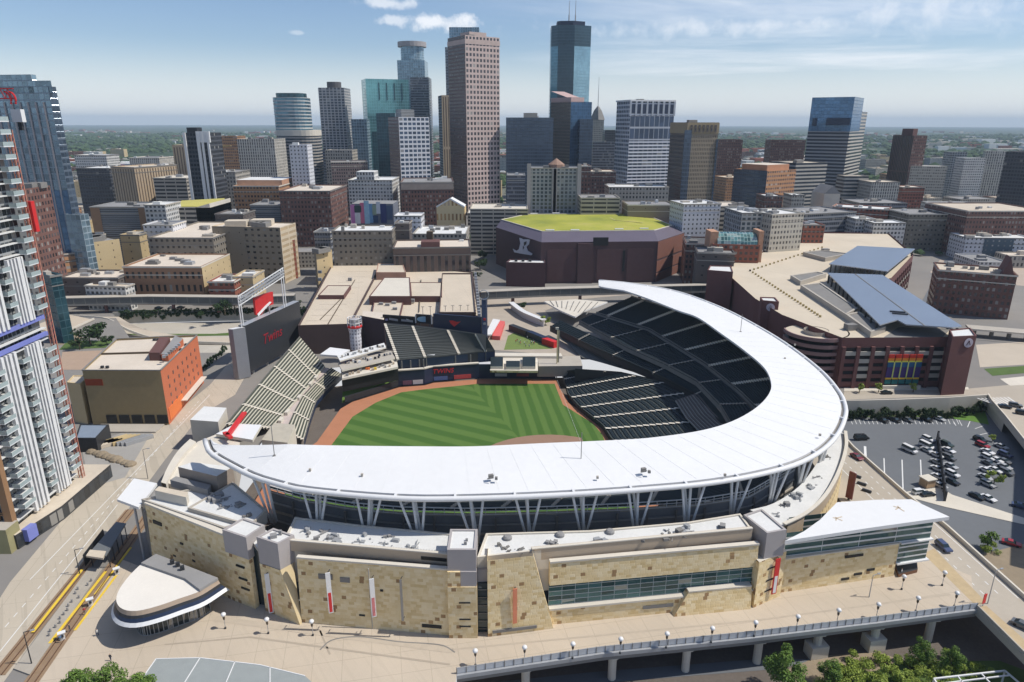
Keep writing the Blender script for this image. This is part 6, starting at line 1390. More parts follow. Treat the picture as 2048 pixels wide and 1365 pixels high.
# solar canopies
def solar_mat():
    t = NT('solar_panels'); u, v = t.uv(); fx, fy = t.math('FRACT', t.math('DIVIDE', u, 1.7)), t.math('FRACT', t.math('DIVIDE', v, 1.0)); j = t.math('MAXIMUM', t.math('LESS_THAN', fx, .07), t.math('LESS_THAN', fy, .10)); n_ = t.noise(.05, 3)
    c = t.mix(n_, (.155, .195, .26, 1), (.205, .25, .32, 1)); c = t.mix(j, c, (.33, .36, .40, 1)); return t.out(Base_Color=c, Roughness=.35, Metallic=.15, Specular_IOR_Level=.7)
SM = solar_mat()
for px, z in (([(1655, 546), (1765, 550), (1925, 653), (1905, 655), (1812, 649), (1795, 640), (1760, 650)], 26.0), ([(1658, 528), (1715, 492), (1830, 498), (1775, 543)], 26.0)):
    pts = [W(*p, z) for p in px]; m = MB(); m.prism(pts, z-.5, z, 1, 0, bottom=True); m.build('solar_roof', [SM, M['steel']], GA)
    for k in range(12):
        a, b = Vector(pts[0]).lerp(Vector(pts[-1]), (k+.5)/12), Vector(pts[1]).lerp(Vector(pts[2]), (k+.5)/12)
        for q_ in (a, b): m = MB(); m.box((q_.x, q_.y, gz), (.7, .7, z-gz-.5)); m.build('solar_post', M['dark'], GA)
ma, mb_ = Vector(P(1710, 548, 26.1)), Vector(P(1850, 652, 26.1)); m = MB(); m.bar(ma, mb_, .5, .12); m.build('panel_gutter', M['conc_dk'], GA)
for px, py in ((1795, 625), (1800, 629)): x, y, z = P(px, py, 26); m = MB(); m.box((x, y, z), (6, 1.2, .5), -.3); m.build('roof_hatch', M['dark'], GA)
# ramp wells, stair heads and stall dots on the deck
for px in ([(1600, 580), (1640, 575), (1715, 627), (1690, 640)], [(1690, 640), (1716, 634), (1770, 665), (1740, 676)], [(1580, 560), (1632, 552), (1652, 556), (1600, 572)], [(1605, 512), (1640, 508), (1700, 515), (1650, 524)]):
    pts = [W(*p, gz) for p in px]; m = MB(); m.prism(pts, gz, gz+2.2, 0, 1, par=.4, pt=1.2); m.build('ramp_well', [M['conc'], M['conc_dk']], GA)
for px, py in ((1665, 563), (1650, 505), (1700, 660)): x, y, z = P(px, py, gz); m = MB(); m.box((x, y, z), (4.5, 3, 2.6), .2); m.build('stair_head', RG.choice([M['roof_grey'], M['conc_dk']]), GA)
m = MB(); pts = [W(*p, gz+.02) for p in ((1765, 677), (1797, 655), (1903, 657), (1885, 675))]; m.face([(*p, gz+.05) for p in ccw(pts)]); m.build('shaded_floor', M['conc_dk'], GA)
for k in range(26):
    t_ = k/25
    for (x0, y0), (x1, y1) in (((1500, 543), (1640, 635)), ((1500, 543), (1700, 478))):
        if x1 == 1700 and k > 18: continue
        x, y, z = P(x0+(x1-x0)*t_, y0+(y1-y0)*t_, gz); m = MB(); m.box((x, y, gz), (.8, .8, 1.0)); m.build('bollard', flat('straw_bollard', (.42, .33, .14), .8), GA)
for k in range(30):
    x, y = Vector((141, 428)).lerp(Vector((246, 548)), k/30); m = MB(); m.box((x+.5, y, gz+.9), (1.0, 1.0, 1.0)); m.build('parapet_cap', M['conc_lt'], GA)

sheet('slip_road', [(1952, 690), (2080, 682), (2080, 728), (1960, 735)], .05, flat('pale_ramp', (.5, .43, .34))); sheet('verge', [(1968, 738), (2080, 730), (2080, 744), (1985, 752)], .07, M['turf']); sheet('side_lot', [(2000, 758), (2080, 750), (2080, 768), (2020, 772)], .06, M['conc_lt'])
sheet('court_paving', [(1880, 520), (2080, 535), (2080, 575), (1900, 560), (1860, 545)], .05, flat('pink_court', (.44, .36, .29), .9, .15, .1)); sheet('side_street', [(1845, 600), (1890, 520), (1925, 500), (1940, 515), (1905, 555), (1880, 640)], .06, ASPH)
t = T('flyover', 'grey elevated road crossing behind the garage right tower', 'bridge', (*W(2000, 660), 0))
for zz, nm, mt, w_ in ((4.2, 'deck', M['conc'], 8), (5.0, 'parapet', M['conc_lt'], .4)):
    m = MB(); a, b = Vector(P(1935, 655, zz)), Vector(P(2090, 668, zz)); o_ = Vector((0, -4 if w_ < 1 else 0, 0)); m.bar(a+o_, b+o_, w_, .9); m.build(nm, mt, t)
for px in (1950, 1985, 2020, 2055): x, y = W(px, 655+(px-1935)*.085, 4.2); m = MB(); m.lathe((x, y, 0), [(1, 0), (1, 4)], 8); m.build('pier', M['conc_dk'], t)
bldg('office_building', 'tall block outside the right edge that shades the parking lot', 'building', [(206, 214), (161, 152), (205, 125), (250, 195)], -6, 34, facade('grey_block', (.44, .42, .38), (.05, .06, .07), 3.4, 3.6, (.2, .8), (.3, .8)), M['roof_grey'])  # added out of view, stands in for the unseen source of the lot shadow
x, y = W(1697, 1000); t = T('pylon_sign', 'dark red upright sign board beside the curved stadium wall', 'sign', (x, y, 0)); m = MB(); m.box((x, y, .5), (2.0, .4, 8.5), -1.0); m.build('board', flat('maroon_board', (.16, .05, .045), .6, .2), t); m = MB(); m.box((x, y, 0), (.5, .5, .6), -1.0); m.build('foot', M['dark'], t)
for k, (px, py) in enumerate(((1713, 955), (1723, 970), (1733, 984))): x, y = W(px, py); m = MB(); m.box((x, y, .05), (2.6, .9, .55), -.75); m.box((x, y, .6), (2.3, .6, .15), -.75); tag(m.build('planter_box', M['dark']), ['dark low planter box nearest the curved stadium wall', 'dark low planter box, middle of three by the right street', 'dark low planter box, lowest of three by the right street'][k], 'planter', 'planter boxes by the right street')

cx_, cy_, cz_ = RY(412, 290, 900); t = T('tower_crane', 'thin yellow tower crane far off left of the black and white striped tower', 'crane', (cx_, cy_, 0)); cm_ = flat('crane_yellow', (.60, .42, .14), .6)
m = MB(); m.bar((cx_, cy_, 0), (cx_, cy_, cz_), 2.0); m.build('mast', cm_, t); m = MB(); m.bar((cx_-8, cy_, cz_-3), (cx_+34, cy_-6, cz_-1), 1.2); m.bar((cx_, cy_, cz_+5), (cx_+26, cy_-4, cz_-1), .3); m.bar((cx_, cy_, cz_), (cx_, cy_, cz_+5), 1.0); m.build('jib', cm_, t)
# ------------------------------------------------------------------ facade materials of the city
FM = {}
def F(k, *a, **kw): FM[k] = facade('facade_'+k, *a, **kw); return FM[k]
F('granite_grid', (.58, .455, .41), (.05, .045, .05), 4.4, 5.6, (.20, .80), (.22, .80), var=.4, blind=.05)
F('granite_dark', (.20, .15, .14), (.03, .03, .035), 2.6, 3.75, (.22, .80), (.25, .80), var=.4, blind=.03)  # darker granite copy; on the brown tower it paints shade onto the left face
F('round_blue', (.50, .50, .48), (.09, .19, .25), 6, 3.9, (.0, 1.0), (.30, .92), metal=.5, var=.25, blind=.0)
F('round_grey', (.36, .33, .30), (.04, .06, .08), 6, 3.6, (.0, 1.0), (.40, .92), metal=.3, var=.25, blind=.0)
F('ribbed_white', (.50, .49, .48), (.045, .06, .085), 5.2, 3.7, (.16, .90), (.28, .98), var=.35, blind=.05)
F('teal_curtain', (.16, .33, .35), (.15, .36, .38), 3.0, 3.9, (.04, .97), (.06, .97), metal=.55, var=.10, blind=.0)
F('teal_dark', (.05, .11, .13), (.03, .085, .11), 3.0, 3.9, (.04, .97), (.06, .97), metal=.4, var=.3, blind=.0)
F('blue_curtain', (.30, .37, .41), (.20, .295, .36), 3.6, 3.9, (.07, .95), (.12, .95), metal=.5, var=.28, blind=.0)
F('blue_glass', (.08, .15, .24), (.085, .175, .30), 3.2, 3.9, (.03, .97), (.05, .97), metal=.55, var=.2, blind=.0)
F('ids_lit_facet', (.20, .33, .40), (.30, .48, .56), 1.6, 3.9, (.05, .97), (.05, .97), metal=.5, var=.10, blind=.0)
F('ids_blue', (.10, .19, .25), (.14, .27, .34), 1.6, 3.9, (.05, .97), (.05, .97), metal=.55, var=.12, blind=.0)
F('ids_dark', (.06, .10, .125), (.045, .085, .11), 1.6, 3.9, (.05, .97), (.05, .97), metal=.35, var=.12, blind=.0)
F('grey_slab', (.24, .25, .27), (.05, .06, .08), 2.0, 3.8, (.1, .9), (.3, .9), metal=.2, var=.3)
F('white_grid', (.60, .61, .64), (.05, .08, .13), 5.2, 4.8, (.12, .88), (.20, .80), metal=.2, var=.4, blind=.04)
F('white_band', (.74, .75, .78), (.03, .05, .085), 6.5, 3.9, (.03, .97), (.30, .84), metal=.25, var=.35, blind=.05)
F('white_band_up', (.46, .48, .52), (.07, .10, .16), 6.5, 11.7, (.04, .96), (.12, .97), metal=.4, var=.25, blind=.0)
F('blue_dark', (.09, .12, .16), (.07, .10, .14), 2.6, 3.8, (.05, .95), (.25, .95), metal=.35, var=.25, blind=.0)
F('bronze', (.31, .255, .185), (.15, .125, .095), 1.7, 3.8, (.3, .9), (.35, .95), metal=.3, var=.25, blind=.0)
F('bronze_dark', (.16, .135, .115), (.05, .045, .045), 1.7, 3.8, (.3, .9), (.35, .95), metal=.2, var=.25, blind=.0)  # on the bronze tower this darker copy paints shade onto the left face
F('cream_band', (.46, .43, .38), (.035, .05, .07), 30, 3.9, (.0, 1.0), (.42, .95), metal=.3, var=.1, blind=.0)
F('cream_band_shade', (.30, .30, .30), (.025, .035, .055), 30, 3.9, (.0, 1.0), (.42, .95), metal=.3, var=.1, blind=.0)  # copy of the cream bands with shade painted in, for left faces
F('brown_rib', (.10, .055, .045), (.03, .025, .03), 3.0, 60, (.35, .9), (.02, .99), var=.3, blind=.0)
F('tan_rib', (.44, .34, .23), (.12, .09, .065), 3.2, 60, (.45, .85), (.02, .97), var=.3, blind=.0)
F('white_rib', (.55, .52, .46), (.10, .10, .10), 2.6, 3.4, (.30, .80), (.12, .92), var=.5, blind=.1)
F('brick_brown', (.17, .088, .07), (.05, .045, .05), 2.7, 3.7, (.25, .75), (.25, .78), var=.6, blind=.22)
F('brick_red', (.28, .10, .065), (.045, .035, .035), 3.0, 3.6, (.22, .78), (.28, .75), var=.5, blind=.15)
F('brick_red2', (.40, .115, .07), (.42, .22, .13), 6, 3.4, (.0, 1.0), (.30, .72), var=.15, blind=.0, rough=.8)
F('terracotta', (.42, .225, .115), (.07, .055, .05), 2.8, 3.7, (.2, .8), (.3, .8), var=.5)
F('orange_stone', (.46, .24, .12), (.12, .09, .08), 3.6, 4.0, (.15, .85), (.4, .85), var=.5)
F('cream_grid', (.52, .48, .40), (.12, .11, .10), 2.6, 3.5, (.25, .78), (.3, .8), var=.6, blind=.2)
F('white_apart', (.60, .59, .56), (.11, .12, .13), 2.8, 3.2, (.22, .80), (.28, .82), var=.6, blind=.15)
F('grey_apart', (.36, .37, .37), (.05, .07, .08), 3.4, 3.1, (.2, .82), (.25, .9), var=.6, blind=.1)
F('pale_stone', (.40, .37, .32), (.06, .06, .065), 3.0, 3.8, (.25, .75), (.25, .8), var=.5, blind=.12)
F('stone_dim', (.215, .19, .155), (.05, .045, .042), 3.4, 4.0, (.28, .72), (.35, .72), var=.7, blind=.15)
F('olive_shade', (.27, .225, .165), (.022, .020, .018), 4.4, 3.9, (.30, .72), (.35, .72), var=.4, blind=.05)  # beige stone, the shade on its front painted in as olive
F('olive_and_shade', (.27, .225, .165), (.11, .09, .07), 8.5, 7.8, (.46, .54), (.55, .65), var=.5, blind=.0)  # plain olive wall, also used as painted shade on beige and cream blocks
F('tan_lit', (.60, .50, .36), (.44, .33, .20), 14, 3.9, (.06, .94), (.35, .80), var=.1, blind=.0, rough=.8)  # same beige stone, sunlight painted into the side's colour
F('tan_plain', (.54, .42, .24), (.12, .09, .06), 9, 4.4, (.42, .50), (.4, .62), var=.3, blind=.0)
F('arcade', (.30, .17, .10), (.035, .03, .028), 3.6, 8.6, (.30, .72), (.06, .58), var=.4, blind=.05)
F('dark_columns', (.135, .10, .085), (.030, .028, .032), 4.3, 40, (.30, .72), (.03, .80), var=.2, blind=.0)
F('dark_block', (.075, .08, .09), (.03, .035, .045), 2.6, 3.6, (.1, .9), (.3, .9), metal=.2, var=.4, blind=.03)
F('hotel_white', (.62, .62, .64), (.07, .08, .09), 3.3, 3.3, (.32, .68), (.30, .72), var=.5, blind=.1)
F('hotel_slate', (.085, .12, .15), (.22, .23, .24), 4.2, 3.3, (.40, .66), (.35, .66), var=.4, blind=.1)
F('louvre', (.26, .27, .28), (.10, .11, .12), 8, 1.6, (.0, 1.0), (.4, .9), var=.1, blind=.0)
F('parking', (.44, .40, .34), (.03, .03, .03), 9, 3.3, (.04, .96), (.45, .95), var=.2, blind=.0, rough=.8)
F('plain_dark', (.13, .11, .10), (.03, .03, .03), 7, 6, (.40, .60), (.45, .6), var=.2, blind=.0)
# ------------------------------------------------------------------ the skyline
def tower(label, x0, x1, yt, Y0, Y1, depth, w, roof='roof_grey', name='office_tower', **k): return twr(name, label, 'tower', x0, x1, yt, Y0, Y1, depth, FM[w], M[roof], **k)
def corner(name, label, xl, xc, xr, yt, Yc, turn, wl_, wr_, roof='roof_grey', dl=None, dr=None, units=2, yb=None):
    """tower seen on its corner: left face ends at xl, right face at xr, corner edge at xc; dl = length of the left face in metres"""
    c = Vector(RY(xc, yt, Yc)); z = c.z; dl = dl or 40.0; C2 = Vector((c.x, c.y)); YL = 0
    if isinstance(dl, tuple): YL, dl = dl[0], 1
    r = ray(xl, yt); e = Vector((r[0], r[1])).normalized(); pr = C2.dot(e); off = (C2-e*pr).length; dl = max(dl, off*1.03)
    L2 = e*(pr+math.sqrt(dl*dl-off*off))
    if YL: L2 = e*(YL/e.y)
    v = (L2-C2).normalized(); u = Vector((v.y, -v.x)); a = math.atan2(u.y, u.x)
    k = ray(xr, yt); k = k[0]/k[1]; R2 = C2+u*min(90.0, abs((k*c.y-c.x)/(u.x-k*u.y))); B2 = R2+(L2-C2)
    t = T(name, label, 'tower', (*C2, 0)); t['_z'] = z
    for p, q, w in ((C2, R2, wr_), (B2, L2, wr_), (L2, C2, wl_), (R2, B2, wl_)): m = MB(); m.wall(p, q, 0, z+.8, 0, mod(FM[w])); m.build('wall', FM[w], t)
    m = MB(); m.face([(*p, z) for p in (C2, R2, B2, L2)]); m.build('roof', M[roof], t)
    for k in range(units):
        p = C2.lerp(B2, .3+.4*k/max(1, units)); m = MB(); m.box((p.x, p.y, z), (8, 6, 3), a); m.build('roof_unit', M['conc_dk'], t)
    return t, C2, R2, B2, L2, z
# brown granite tower
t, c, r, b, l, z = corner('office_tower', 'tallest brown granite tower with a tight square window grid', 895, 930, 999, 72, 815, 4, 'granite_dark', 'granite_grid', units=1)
m = MB(); m.prism([c.lerp(b, .25), r.lerp(l, .25), b.lerp(c, .25), l.lerp(r, .25)], z, z+6, 0, 1); m.build('penthouse', [flat('granite', (.52, .41, .365)), M['roof_grey']], t)
m = MB(); m.prism(inset(ccw([c, r, b, l]), -.4), z-8, z-3, 0, 0); m.build('cornice_band', flat('granite', (.52, .41, .365)), t)
# pale stepped tower behind it
t, A, B, n, z = tower('pale blue-grey stepped tower just showing behind the brown granite tower', 898, 958, 56, 1120, 1120, 45, 'blue_curtain')
t2, A, B, n, z2 = tower('pale slim shoulder tower at the left edge of the brown granite tower', 890, 906, 96, 1090, 1090, 40, 'grey_slab', units=0)
t, c, r, b, l, z = corner('office_tower', 'slim tan ribbed tower left of the brown granite tower', 876, 883, 903, 192, 1010, 8, 'grey_slab', 'tan_rib', units=0)
# slate-blue tower with two antennas: octagonal prism
c = Vector(RY(1140, 100, 1020)[:2]); zt = RY(1140, 50, 1020)[2]; IT = T('office_tower', 'slender slate blue glass tower with two antennas, tallest on the right of the skyline', 'tower', (*c, 0))
hw = 27.0; ch = 9; oc = [(c.x-hw+ch, c.y-22), (c.x+hw-ch-14, c.y-24), (c.x+hw, c.y-13), (c.x+hw, c.y+16), (c.x+hw-ch, c.y+24), (c.x-hw+ch, c.y+24), (c.x-hw, c.y+14), (c.x-hw, c.y-12)]
for i in range(8):
    a, b2 = oc[i], oc[(i+1) % 8]; wm = FM[{0: 'ids_dark', 1: 'ids_lit_facet', 2: 'ids_lit_facet'}.get(i, 'ids_blue')]; m = MB(); m.wall(a, b2, 0, zt-29, 0, mod(wm)); m.build('wall', wm, IT)  # one glass all round; lit and dark reflecting facets are painted by colour
m = MB(); m.prism(oc, zt-29, zt-17, 0, 0, roof=False, mod=mod(FM['ids_blue'])); m.build('crown', FM['ids_dark'], IT)
m = MB(); m.prism(oc, zt-17, zt-3, 0, 1, mod=mod(FM['teal_dark'])); m.build('crown', [FM['ids_dark'], M['roof_dark']], IT)
m = MB(); m.prism(inset(ccw(oc), 8), zt-3, zt+3, 0, 1); m.build('penthouse', [M['navy'], M['roof_dark']], IT)
for px, yt in ((1139, 2), (1152, -2)): x, y, z = RY(px, yt, 1020); m = MB(); m.tube([(x, y, zt), (x, y, zt+12)], 1.0, 6); m.tube([(x, y, zt+12), (x, y, z)], .6, 6, r2=.3); m.build('antenna', M['steel'], IT)
# teal tower, crowned tower
t, A, B, n, z = tower('teal glass tower with dark lower front, left of centre', 731, 817, 160, 980, 1000, 40, 'teal_curtain')
m = MB(); a3, b3 = A.lerp(B, .08), A.lerp(B, 1.0); m.wall(a3+Vector((0, -.6)), b3+Vector((0, -.6)), 0, z*.58, 0, mod(FM['teal_dark'])); m.build('lower_front', FM['teal_dark'], t)
for k in range(4): p = A.lerp(B, .3+.18*k); m = MB(); m.box((p.x, p.y-.5, z-26), (1.2, 1, 22)); m.build('fin', FM['teal_dark'], t)
tower('dark teal glass block standing in front of the teal tower', 752, 790, 228, 900, 900, 30, 'teal_dark', 'roof_dark', units=0)
t, A, B, n, z = tower('blue glass tower with flat round crown behind the teal tower', 794, 849, 122, 1190, 1190, 45, 'blue_curtain', units=0)
cc = (A+B)/2+n/2; zc1, zc2 = RY(822, 92, 1190)[2], RY(822, 82, 1190)[2]; fb_ = FM['blue_curtain']
m = MB(); pts = circle(19, 24, cc); m.prism(pts, z, zc1, 0, 0, mod=mod(fb_)); m.build('drum', fb_, t); m = MB(); m.prism(circle(23.5, 24, cc), zc1, zc2, 0, 0, bottom=True); m.build('crown', M['lilac'], t)
tower('plain grey slab tower attached right of the blue crowned tower', 820, 857, 156, 1150, 1150, 40, 'grey_slab', units=0)
t, c, r, b, l, z = corner('office_tower', 'grey white gridded tower in front of the teal tower', 776, 797, 858, 236, 790, 5, 'granite_dark', 'white_grid', units=2)
m = MB(); m.prism([c.lerp(b, .15), r.lerp(l, .35), b.lerp(c, .2), l.lerp(r, .2)], z, z+9, 0, 1); m.build('penthouse', [FM['louvre'], M['roof_grey']], t)
# round blue tower, its wider base
x0, y0, _ = RY(579, 260, 860); zt = RY(579, 195, 860)[2]; zm = RY(579, 262, 845)[2]
t = T('office_tower', 'round cornered blue and silver banded tower on the left', 'tower', (x0, y0, 0))
def rpoly(cx, cy, a, b, n=28, e=3.2): return [(cx+a*math.copysign(abs(math.cos(k*2*math.pi/n))**(2/e), math.cos(k*2*math.pi/n)), cy+b*math.copysign(abs(math.sin(k*2*math.pi/n))**(2/e), math.sin(k*2*math.pi/n))) for k in range(n)]
m = MB(); m.prism(rpoly(x0, y0+20, 20.5, 20), 0, zt, 0, 1); m.build('wall', [FM['round_blue'], M['roof_dark']], t)
m = MB(); m.prism(rpoly(x0+5, y0+20, 25, 24), 0, zm, 0, 1); m.build('lower_wall', [FM['round_grey'], M['conc_lt']], t); m = MB(); m.prism(rpoly(x0+5, y0+20, 25.6, 24.6), zm-6, zm+.5, 0, 0); m.build('cornice_band', M['conc_lt'], t)
m = MB(); m.prism(rpoly(x0, y0+20, 17, 16), zt, zt+5, 0, 0); m.build('crown', FM['teal_dark'], t)
t, A, B, n, z = tower('white ribbed tower with dark rooftop drum on the left', 636, 688, 177, 1010, 1010, 38, 'ribbed_white', units=0)
m = MB(); p = (A+B)/2+n*.5; m.prism(circle(10, 16, p), z, z+9, 0, 0); m.build('penthouse', M['roof_dark'], t); m = MB(); m.prism([A+Vector((-2, -2)), B+Vector((2, -2)), B+n, A+n], 0, z*.45, 0, 1, mod=mod(FM['ribbed_white'])); m.build('wall', [FM['grey_slab'], M['roof_grey']], t)
tower('small blue curtain wall block between the white ribbed and teal towers', 702, 733, 240, 960, 960, 30, 'blue_curtain', units=1)
tower('low grey office block with square arches at its top', 650, 704, 302, 860, 860, 30, 'pale_stone', units=1); tower('grey dark office block below the arched grey one', 662, 735, 325, 800, 810, 30, 'granite_dark', units=2)
# dark glass slab and blue brown tower
t, A, B, n, z = tower('wide dark glass slab right of the brown granite tower', 1012, 1107, 237, 830, 830, 34, 'blue_dark', 'roof_dark', units=1)
m = MB(); p = A.lerp(B, .52)+n*.4; m.box((p.x, p.y, z), (16, 12, 6)); m.build('penthouse', M['conc'], t)
t, c, r, b, l, z = corner('office_tower', 'blue glass tower with brown left flank and pinkish sloping roof', 1102, 1142, 1184, 205, 880, 10, 'bronze_dark', 'blue_glass', roof='roof_dark', units=0)
zr = RY(1140, 186, 880)[2]; m = MB(); q4 = [l.lerp(c, .45), c.lerp(r, .55), c.lerp(r, .55)+(b-r)*.6, l.lerp(c, .45)+(b-r)*.3]
m.prism([c, c.lerp(r, .62), b.lerp(l, .38), l], z, zr-5, 0, 0, roof=False); m.face([(*c, zr-7), (*c.lerp(r, .62), zr-7), (*b.lerp(l, .38), zr+3), (*l, zr+3)]); m.build('sloping_crown', flat('rose_roof', (.52, .36, .33), .6, .1), t)
tower('dark blue lower block stepping down right of the blue glass tower', 1160, 1186, 240, 870, 870, 30, 'blue_dark', 'roof_dark', units=0)
x, y, z = RY(1195, 240, 1350); t = T('obelisk_tower', 'old stone obelisk tower with a thin spire between the blue and white towers', 'tower', (x, y, 0)); zt = RY(1195, 212, 1350)[2]
m = MB(); m.prism([(x-11, y-11), (x+11, y-11), (x+11, y+11), (x-11, y+11)], 0, z, 0, 0, mod=mod(FM['pale_stone'])); m.build('wall', FM['pale_stone'], t)
m = MB(); m.lathe((x, y, z), [(14, 0), (7, zt-z-8), (.6, zt-z)], 4); m.build('pyramid_roof', M['conc_dk'], t); m = MB(); m.tube([(x, y, zt-2), (x, y, RY(1195, 155, 1350)[2])], .8, 6, r2=.3); m.build('spire', M['steel'], t)
tower('dark grey low tower in the gap left of the white gridded tower', 1186, 1232, 286, 1000, 1000, 30, 'grey_slab', 'roof_dark', units=1); tower('black slab beneath the stone obelisk tower', 1210, 1234, 262, 1150, 1150, 30, 'dark_block', 'roof_dark', units=0)
# white banded tower
t, c, r, b, l, z = corner('office_tower', 'white banded tower with open square crown right of centre', 1234, 1262, 1350, 203, 850, 3, 'white_grid', 'white_band', units=1)
zz = RY(1262, 232, 850)[2]
m = MB(); m.wall(c+Vector((0, -.35)), r+Vector((0, -.35)), zz-28, zz, 0, mod(FM['white_band_up'])); m.build('upper_glazing', FM['white_band_up'], t)
for k in range(9):
    p = c.lerp(r, k/8); m = MB(); m.box((p.x, p.y-.6, zz), (2.2, 1, z-zz)); m.build('crown_pier', M['steel_white'], t)
m = MB(); m.box((*(c.lerp(r, .5)+Vector((0, -.3))), zz+3), ((r-c).length-2, .6, z-zz-6), math.atan2(r.y-c.y, r.x-c.x)); m.build('crown_void', M['navy'], t); m = MB(); m.prism(inset(ccw([c, r, b, l]), -1), z, z+1.8, 0, 1); m.build('crown_slab', [M['steel_white'], M['roof_grey']], t)
# bronze tower
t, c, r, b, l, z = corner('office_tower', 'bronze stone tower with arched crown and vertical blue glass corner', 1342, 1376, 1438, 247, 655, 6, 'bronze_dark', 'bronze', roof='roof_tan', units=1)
m = MB(); p = c+Vector((-.3, -.6)); m.box((p.x+1.0, p.y, 0), (6.5, 1.4, z-6), .1); m.build('glass_corner', FM['blue_dark'], t)
m = MB(); m.prism(inset(ccw([c, r, b, l]), -.5), z-9, z+.5, 0, 0, roof=False); m.build('crown', flat('bronze_stone', (.33, .26, .16), .8, .1), t)
for k in range(7): p = c.lerp(r, .12+.13*k); m = MB(); m.box((p.x, p.y-.7, z-8), (2.2, .5, 6.5), .1); m.build('crown_arch', FM['bronze_dark'], t)
m = MB(); m.box((*(r+Vector((-.5, -.4))), 0), (1.6, 2, z-14)); m.build('glass_corner', FM['blue_dark'], t)
# blue glass and cream banded tower on the right
t, c, r, b, l, z = corner('office_tower', 'broad blue glass topped tower with cream stripes on the right', 1621, 1705, 1746, 224, 840, 22, 'cream_band_shade', 'cream_band', units=1)
zt = RY(1705, 194, 840)[2]; r2_, b2_ = c.lerp(r, .62), l+(r-c)*.62
m = MB(); m.prism([c+Vector((.2, -.2)), r2_, b2_, l], z-22, zt, 0, 1, mod=mod(FM['blue_glass'])); m.build('glass_crown', [FM['blue_glass'], M['roof_grey']], t)
m = MB(); m.box((*l.lerp(c, .15), z-16), (6, 3, 9), .3); m.build('sky_recess', M['navy'], t); m = MB(); m.box((*l.lerp(c, .7), z-15), (26, 3, 8), math.atan2((c-l).y, (c-l).x)); m.build('sky_recess', M['navy'], t)
t, c, r, b, l, z = corner('office_tower', 'dark brown ribbed apartment tower standing alone on the right', 1786, 1828, 1855, 273, 900, 14, 'brown_rib', 'brick_brown', roof='roof_dark', units=0)
m = MB(); p = c.lerp(b, .4); m.prism([c.lerp(b, .2), r.lerp(l, .3), b.lerp(c, .3), l.lerp(r, .25)], z, z+9, 0, 0); m.build('penthouse', M['brick_dk'], t)
tower('dark grey slab tower cut by the right edge', 2012, 2075, 306, 720, 700, 40, 'dark_block', 'roof_dark')
tower('white apartment slab beside the dark right edge tower', 1972, 2014, 304, 960, 950, 20, 'white_rib', 'roof_white'); tower('tan and white apartment slab, left of the white pair on the right', 1930, 1972, 318, 930, 930, 20, 'white_apart', 'roof_white')
tower('grey apartment slab at the left of the pale group on the right', 1905, 1935, 306, 1000, 1000, 20, 'grey_apart', 'roof_white')
tower('long low pale apartment block left of the white right edge slabs', 1822, 1895, 334, 900, 890, 25, 'cream_grid', 'roof_white')
# cream banded low tower, orange stone block
t, c, r, b, l, z = corner('office_building', 'cream striped mid-rise in front of the blue glass topped tower', 1540, 1592, 1655, 328, 760, 12, 'cream_band_shade', 'cream_band', roof='roof_tan', units=3)
t, c, r, b, l, z = corner('office_building', 'orange brick and dark glass block with beige flat roof on the right', 1468, 1535, 1592, 344, 690, 14, 'blue_dark', 'orange_stone', roof='roof_pink', units=3)
m = MB(); m.prism([c.lerp(b, .12), r.lerp(l, .12), b.lerp(c, .12), l.lerp(r, .12)], z, z+6, 0, 1); m.build('penthouse', [flat('orange_wall', (.46, .22, .12), .8), M['roof_pink']], t)
tower('dark red brick slab behind the cream striped mid-rise', 1543, 1612, 282, 1050, 1050, 25, 'brick_brown', 'roof_grey'); tower('dark maroon brick office behind the bronze tower', 1438, 1486, 281, 1020, 1020, 30, 'brick_brown', 'roof_grey')
# glass tower on the far left
t, c, r, b, l, z = corner('office_tower', 'huge stepped pale blue glass tower at the left edge', -140, 96, 112, 176, 430, 25, 'blue_curtain', 'blue_dark', roof='roof_grey', units=0, dl=84)
zt = RY(55, 151, 440)[2]; m = MB(); q4 = [l, l.lerp(c, .88), l.lerp(c, .88)+(r-c)*.6, l+(r-c)*.6]; m.prism(q4, z-3, zt, 0, 1, mod=mod(FM['blue_curtain'])); m.build('glass_crown', [FM['blue_curtain'], M['roof_grey']], t)
q4 = [l.lerp(c, .86), c+(c-l)*.03+Vector((0, .4)), c+(r-c)*.5, l.lerp(c, .86)+(r-c)*.5]; zt2 = RY(95, 165, 430)[2]; m = MB(); m.prism(q4, z-3, z+4, 0, 1, mod=mod(FM['blue_curtain'])); m.build('glass_crown', [FM['blue_curtain'], M['roof_grey']], t)
m = MB(); m.wall(l.lerp(c, .35)+Vector((0, -.5)), c+Vector((0, -.5)), 0, z*.52, 0, mod(FM['teal_dark'])); m.build('lower_front', FM['blue_glass'], t)
n2 = Vector(((c-l).y, -(c-l).x)).normalized()
for k in range(10): p = l.lerp(c, .35+.066*k)+n2*.3; m = MB(); m.box((p.x, p.y, 0), (.9, .9, z-8), 0); m.build('vertical_fin', M['lilac'], t)
tower('pale glass lower block at the foot of the huge left glass tower', 130, 160, 432, 428, 424, 6, 'blue_curtain', 'roof_grey')
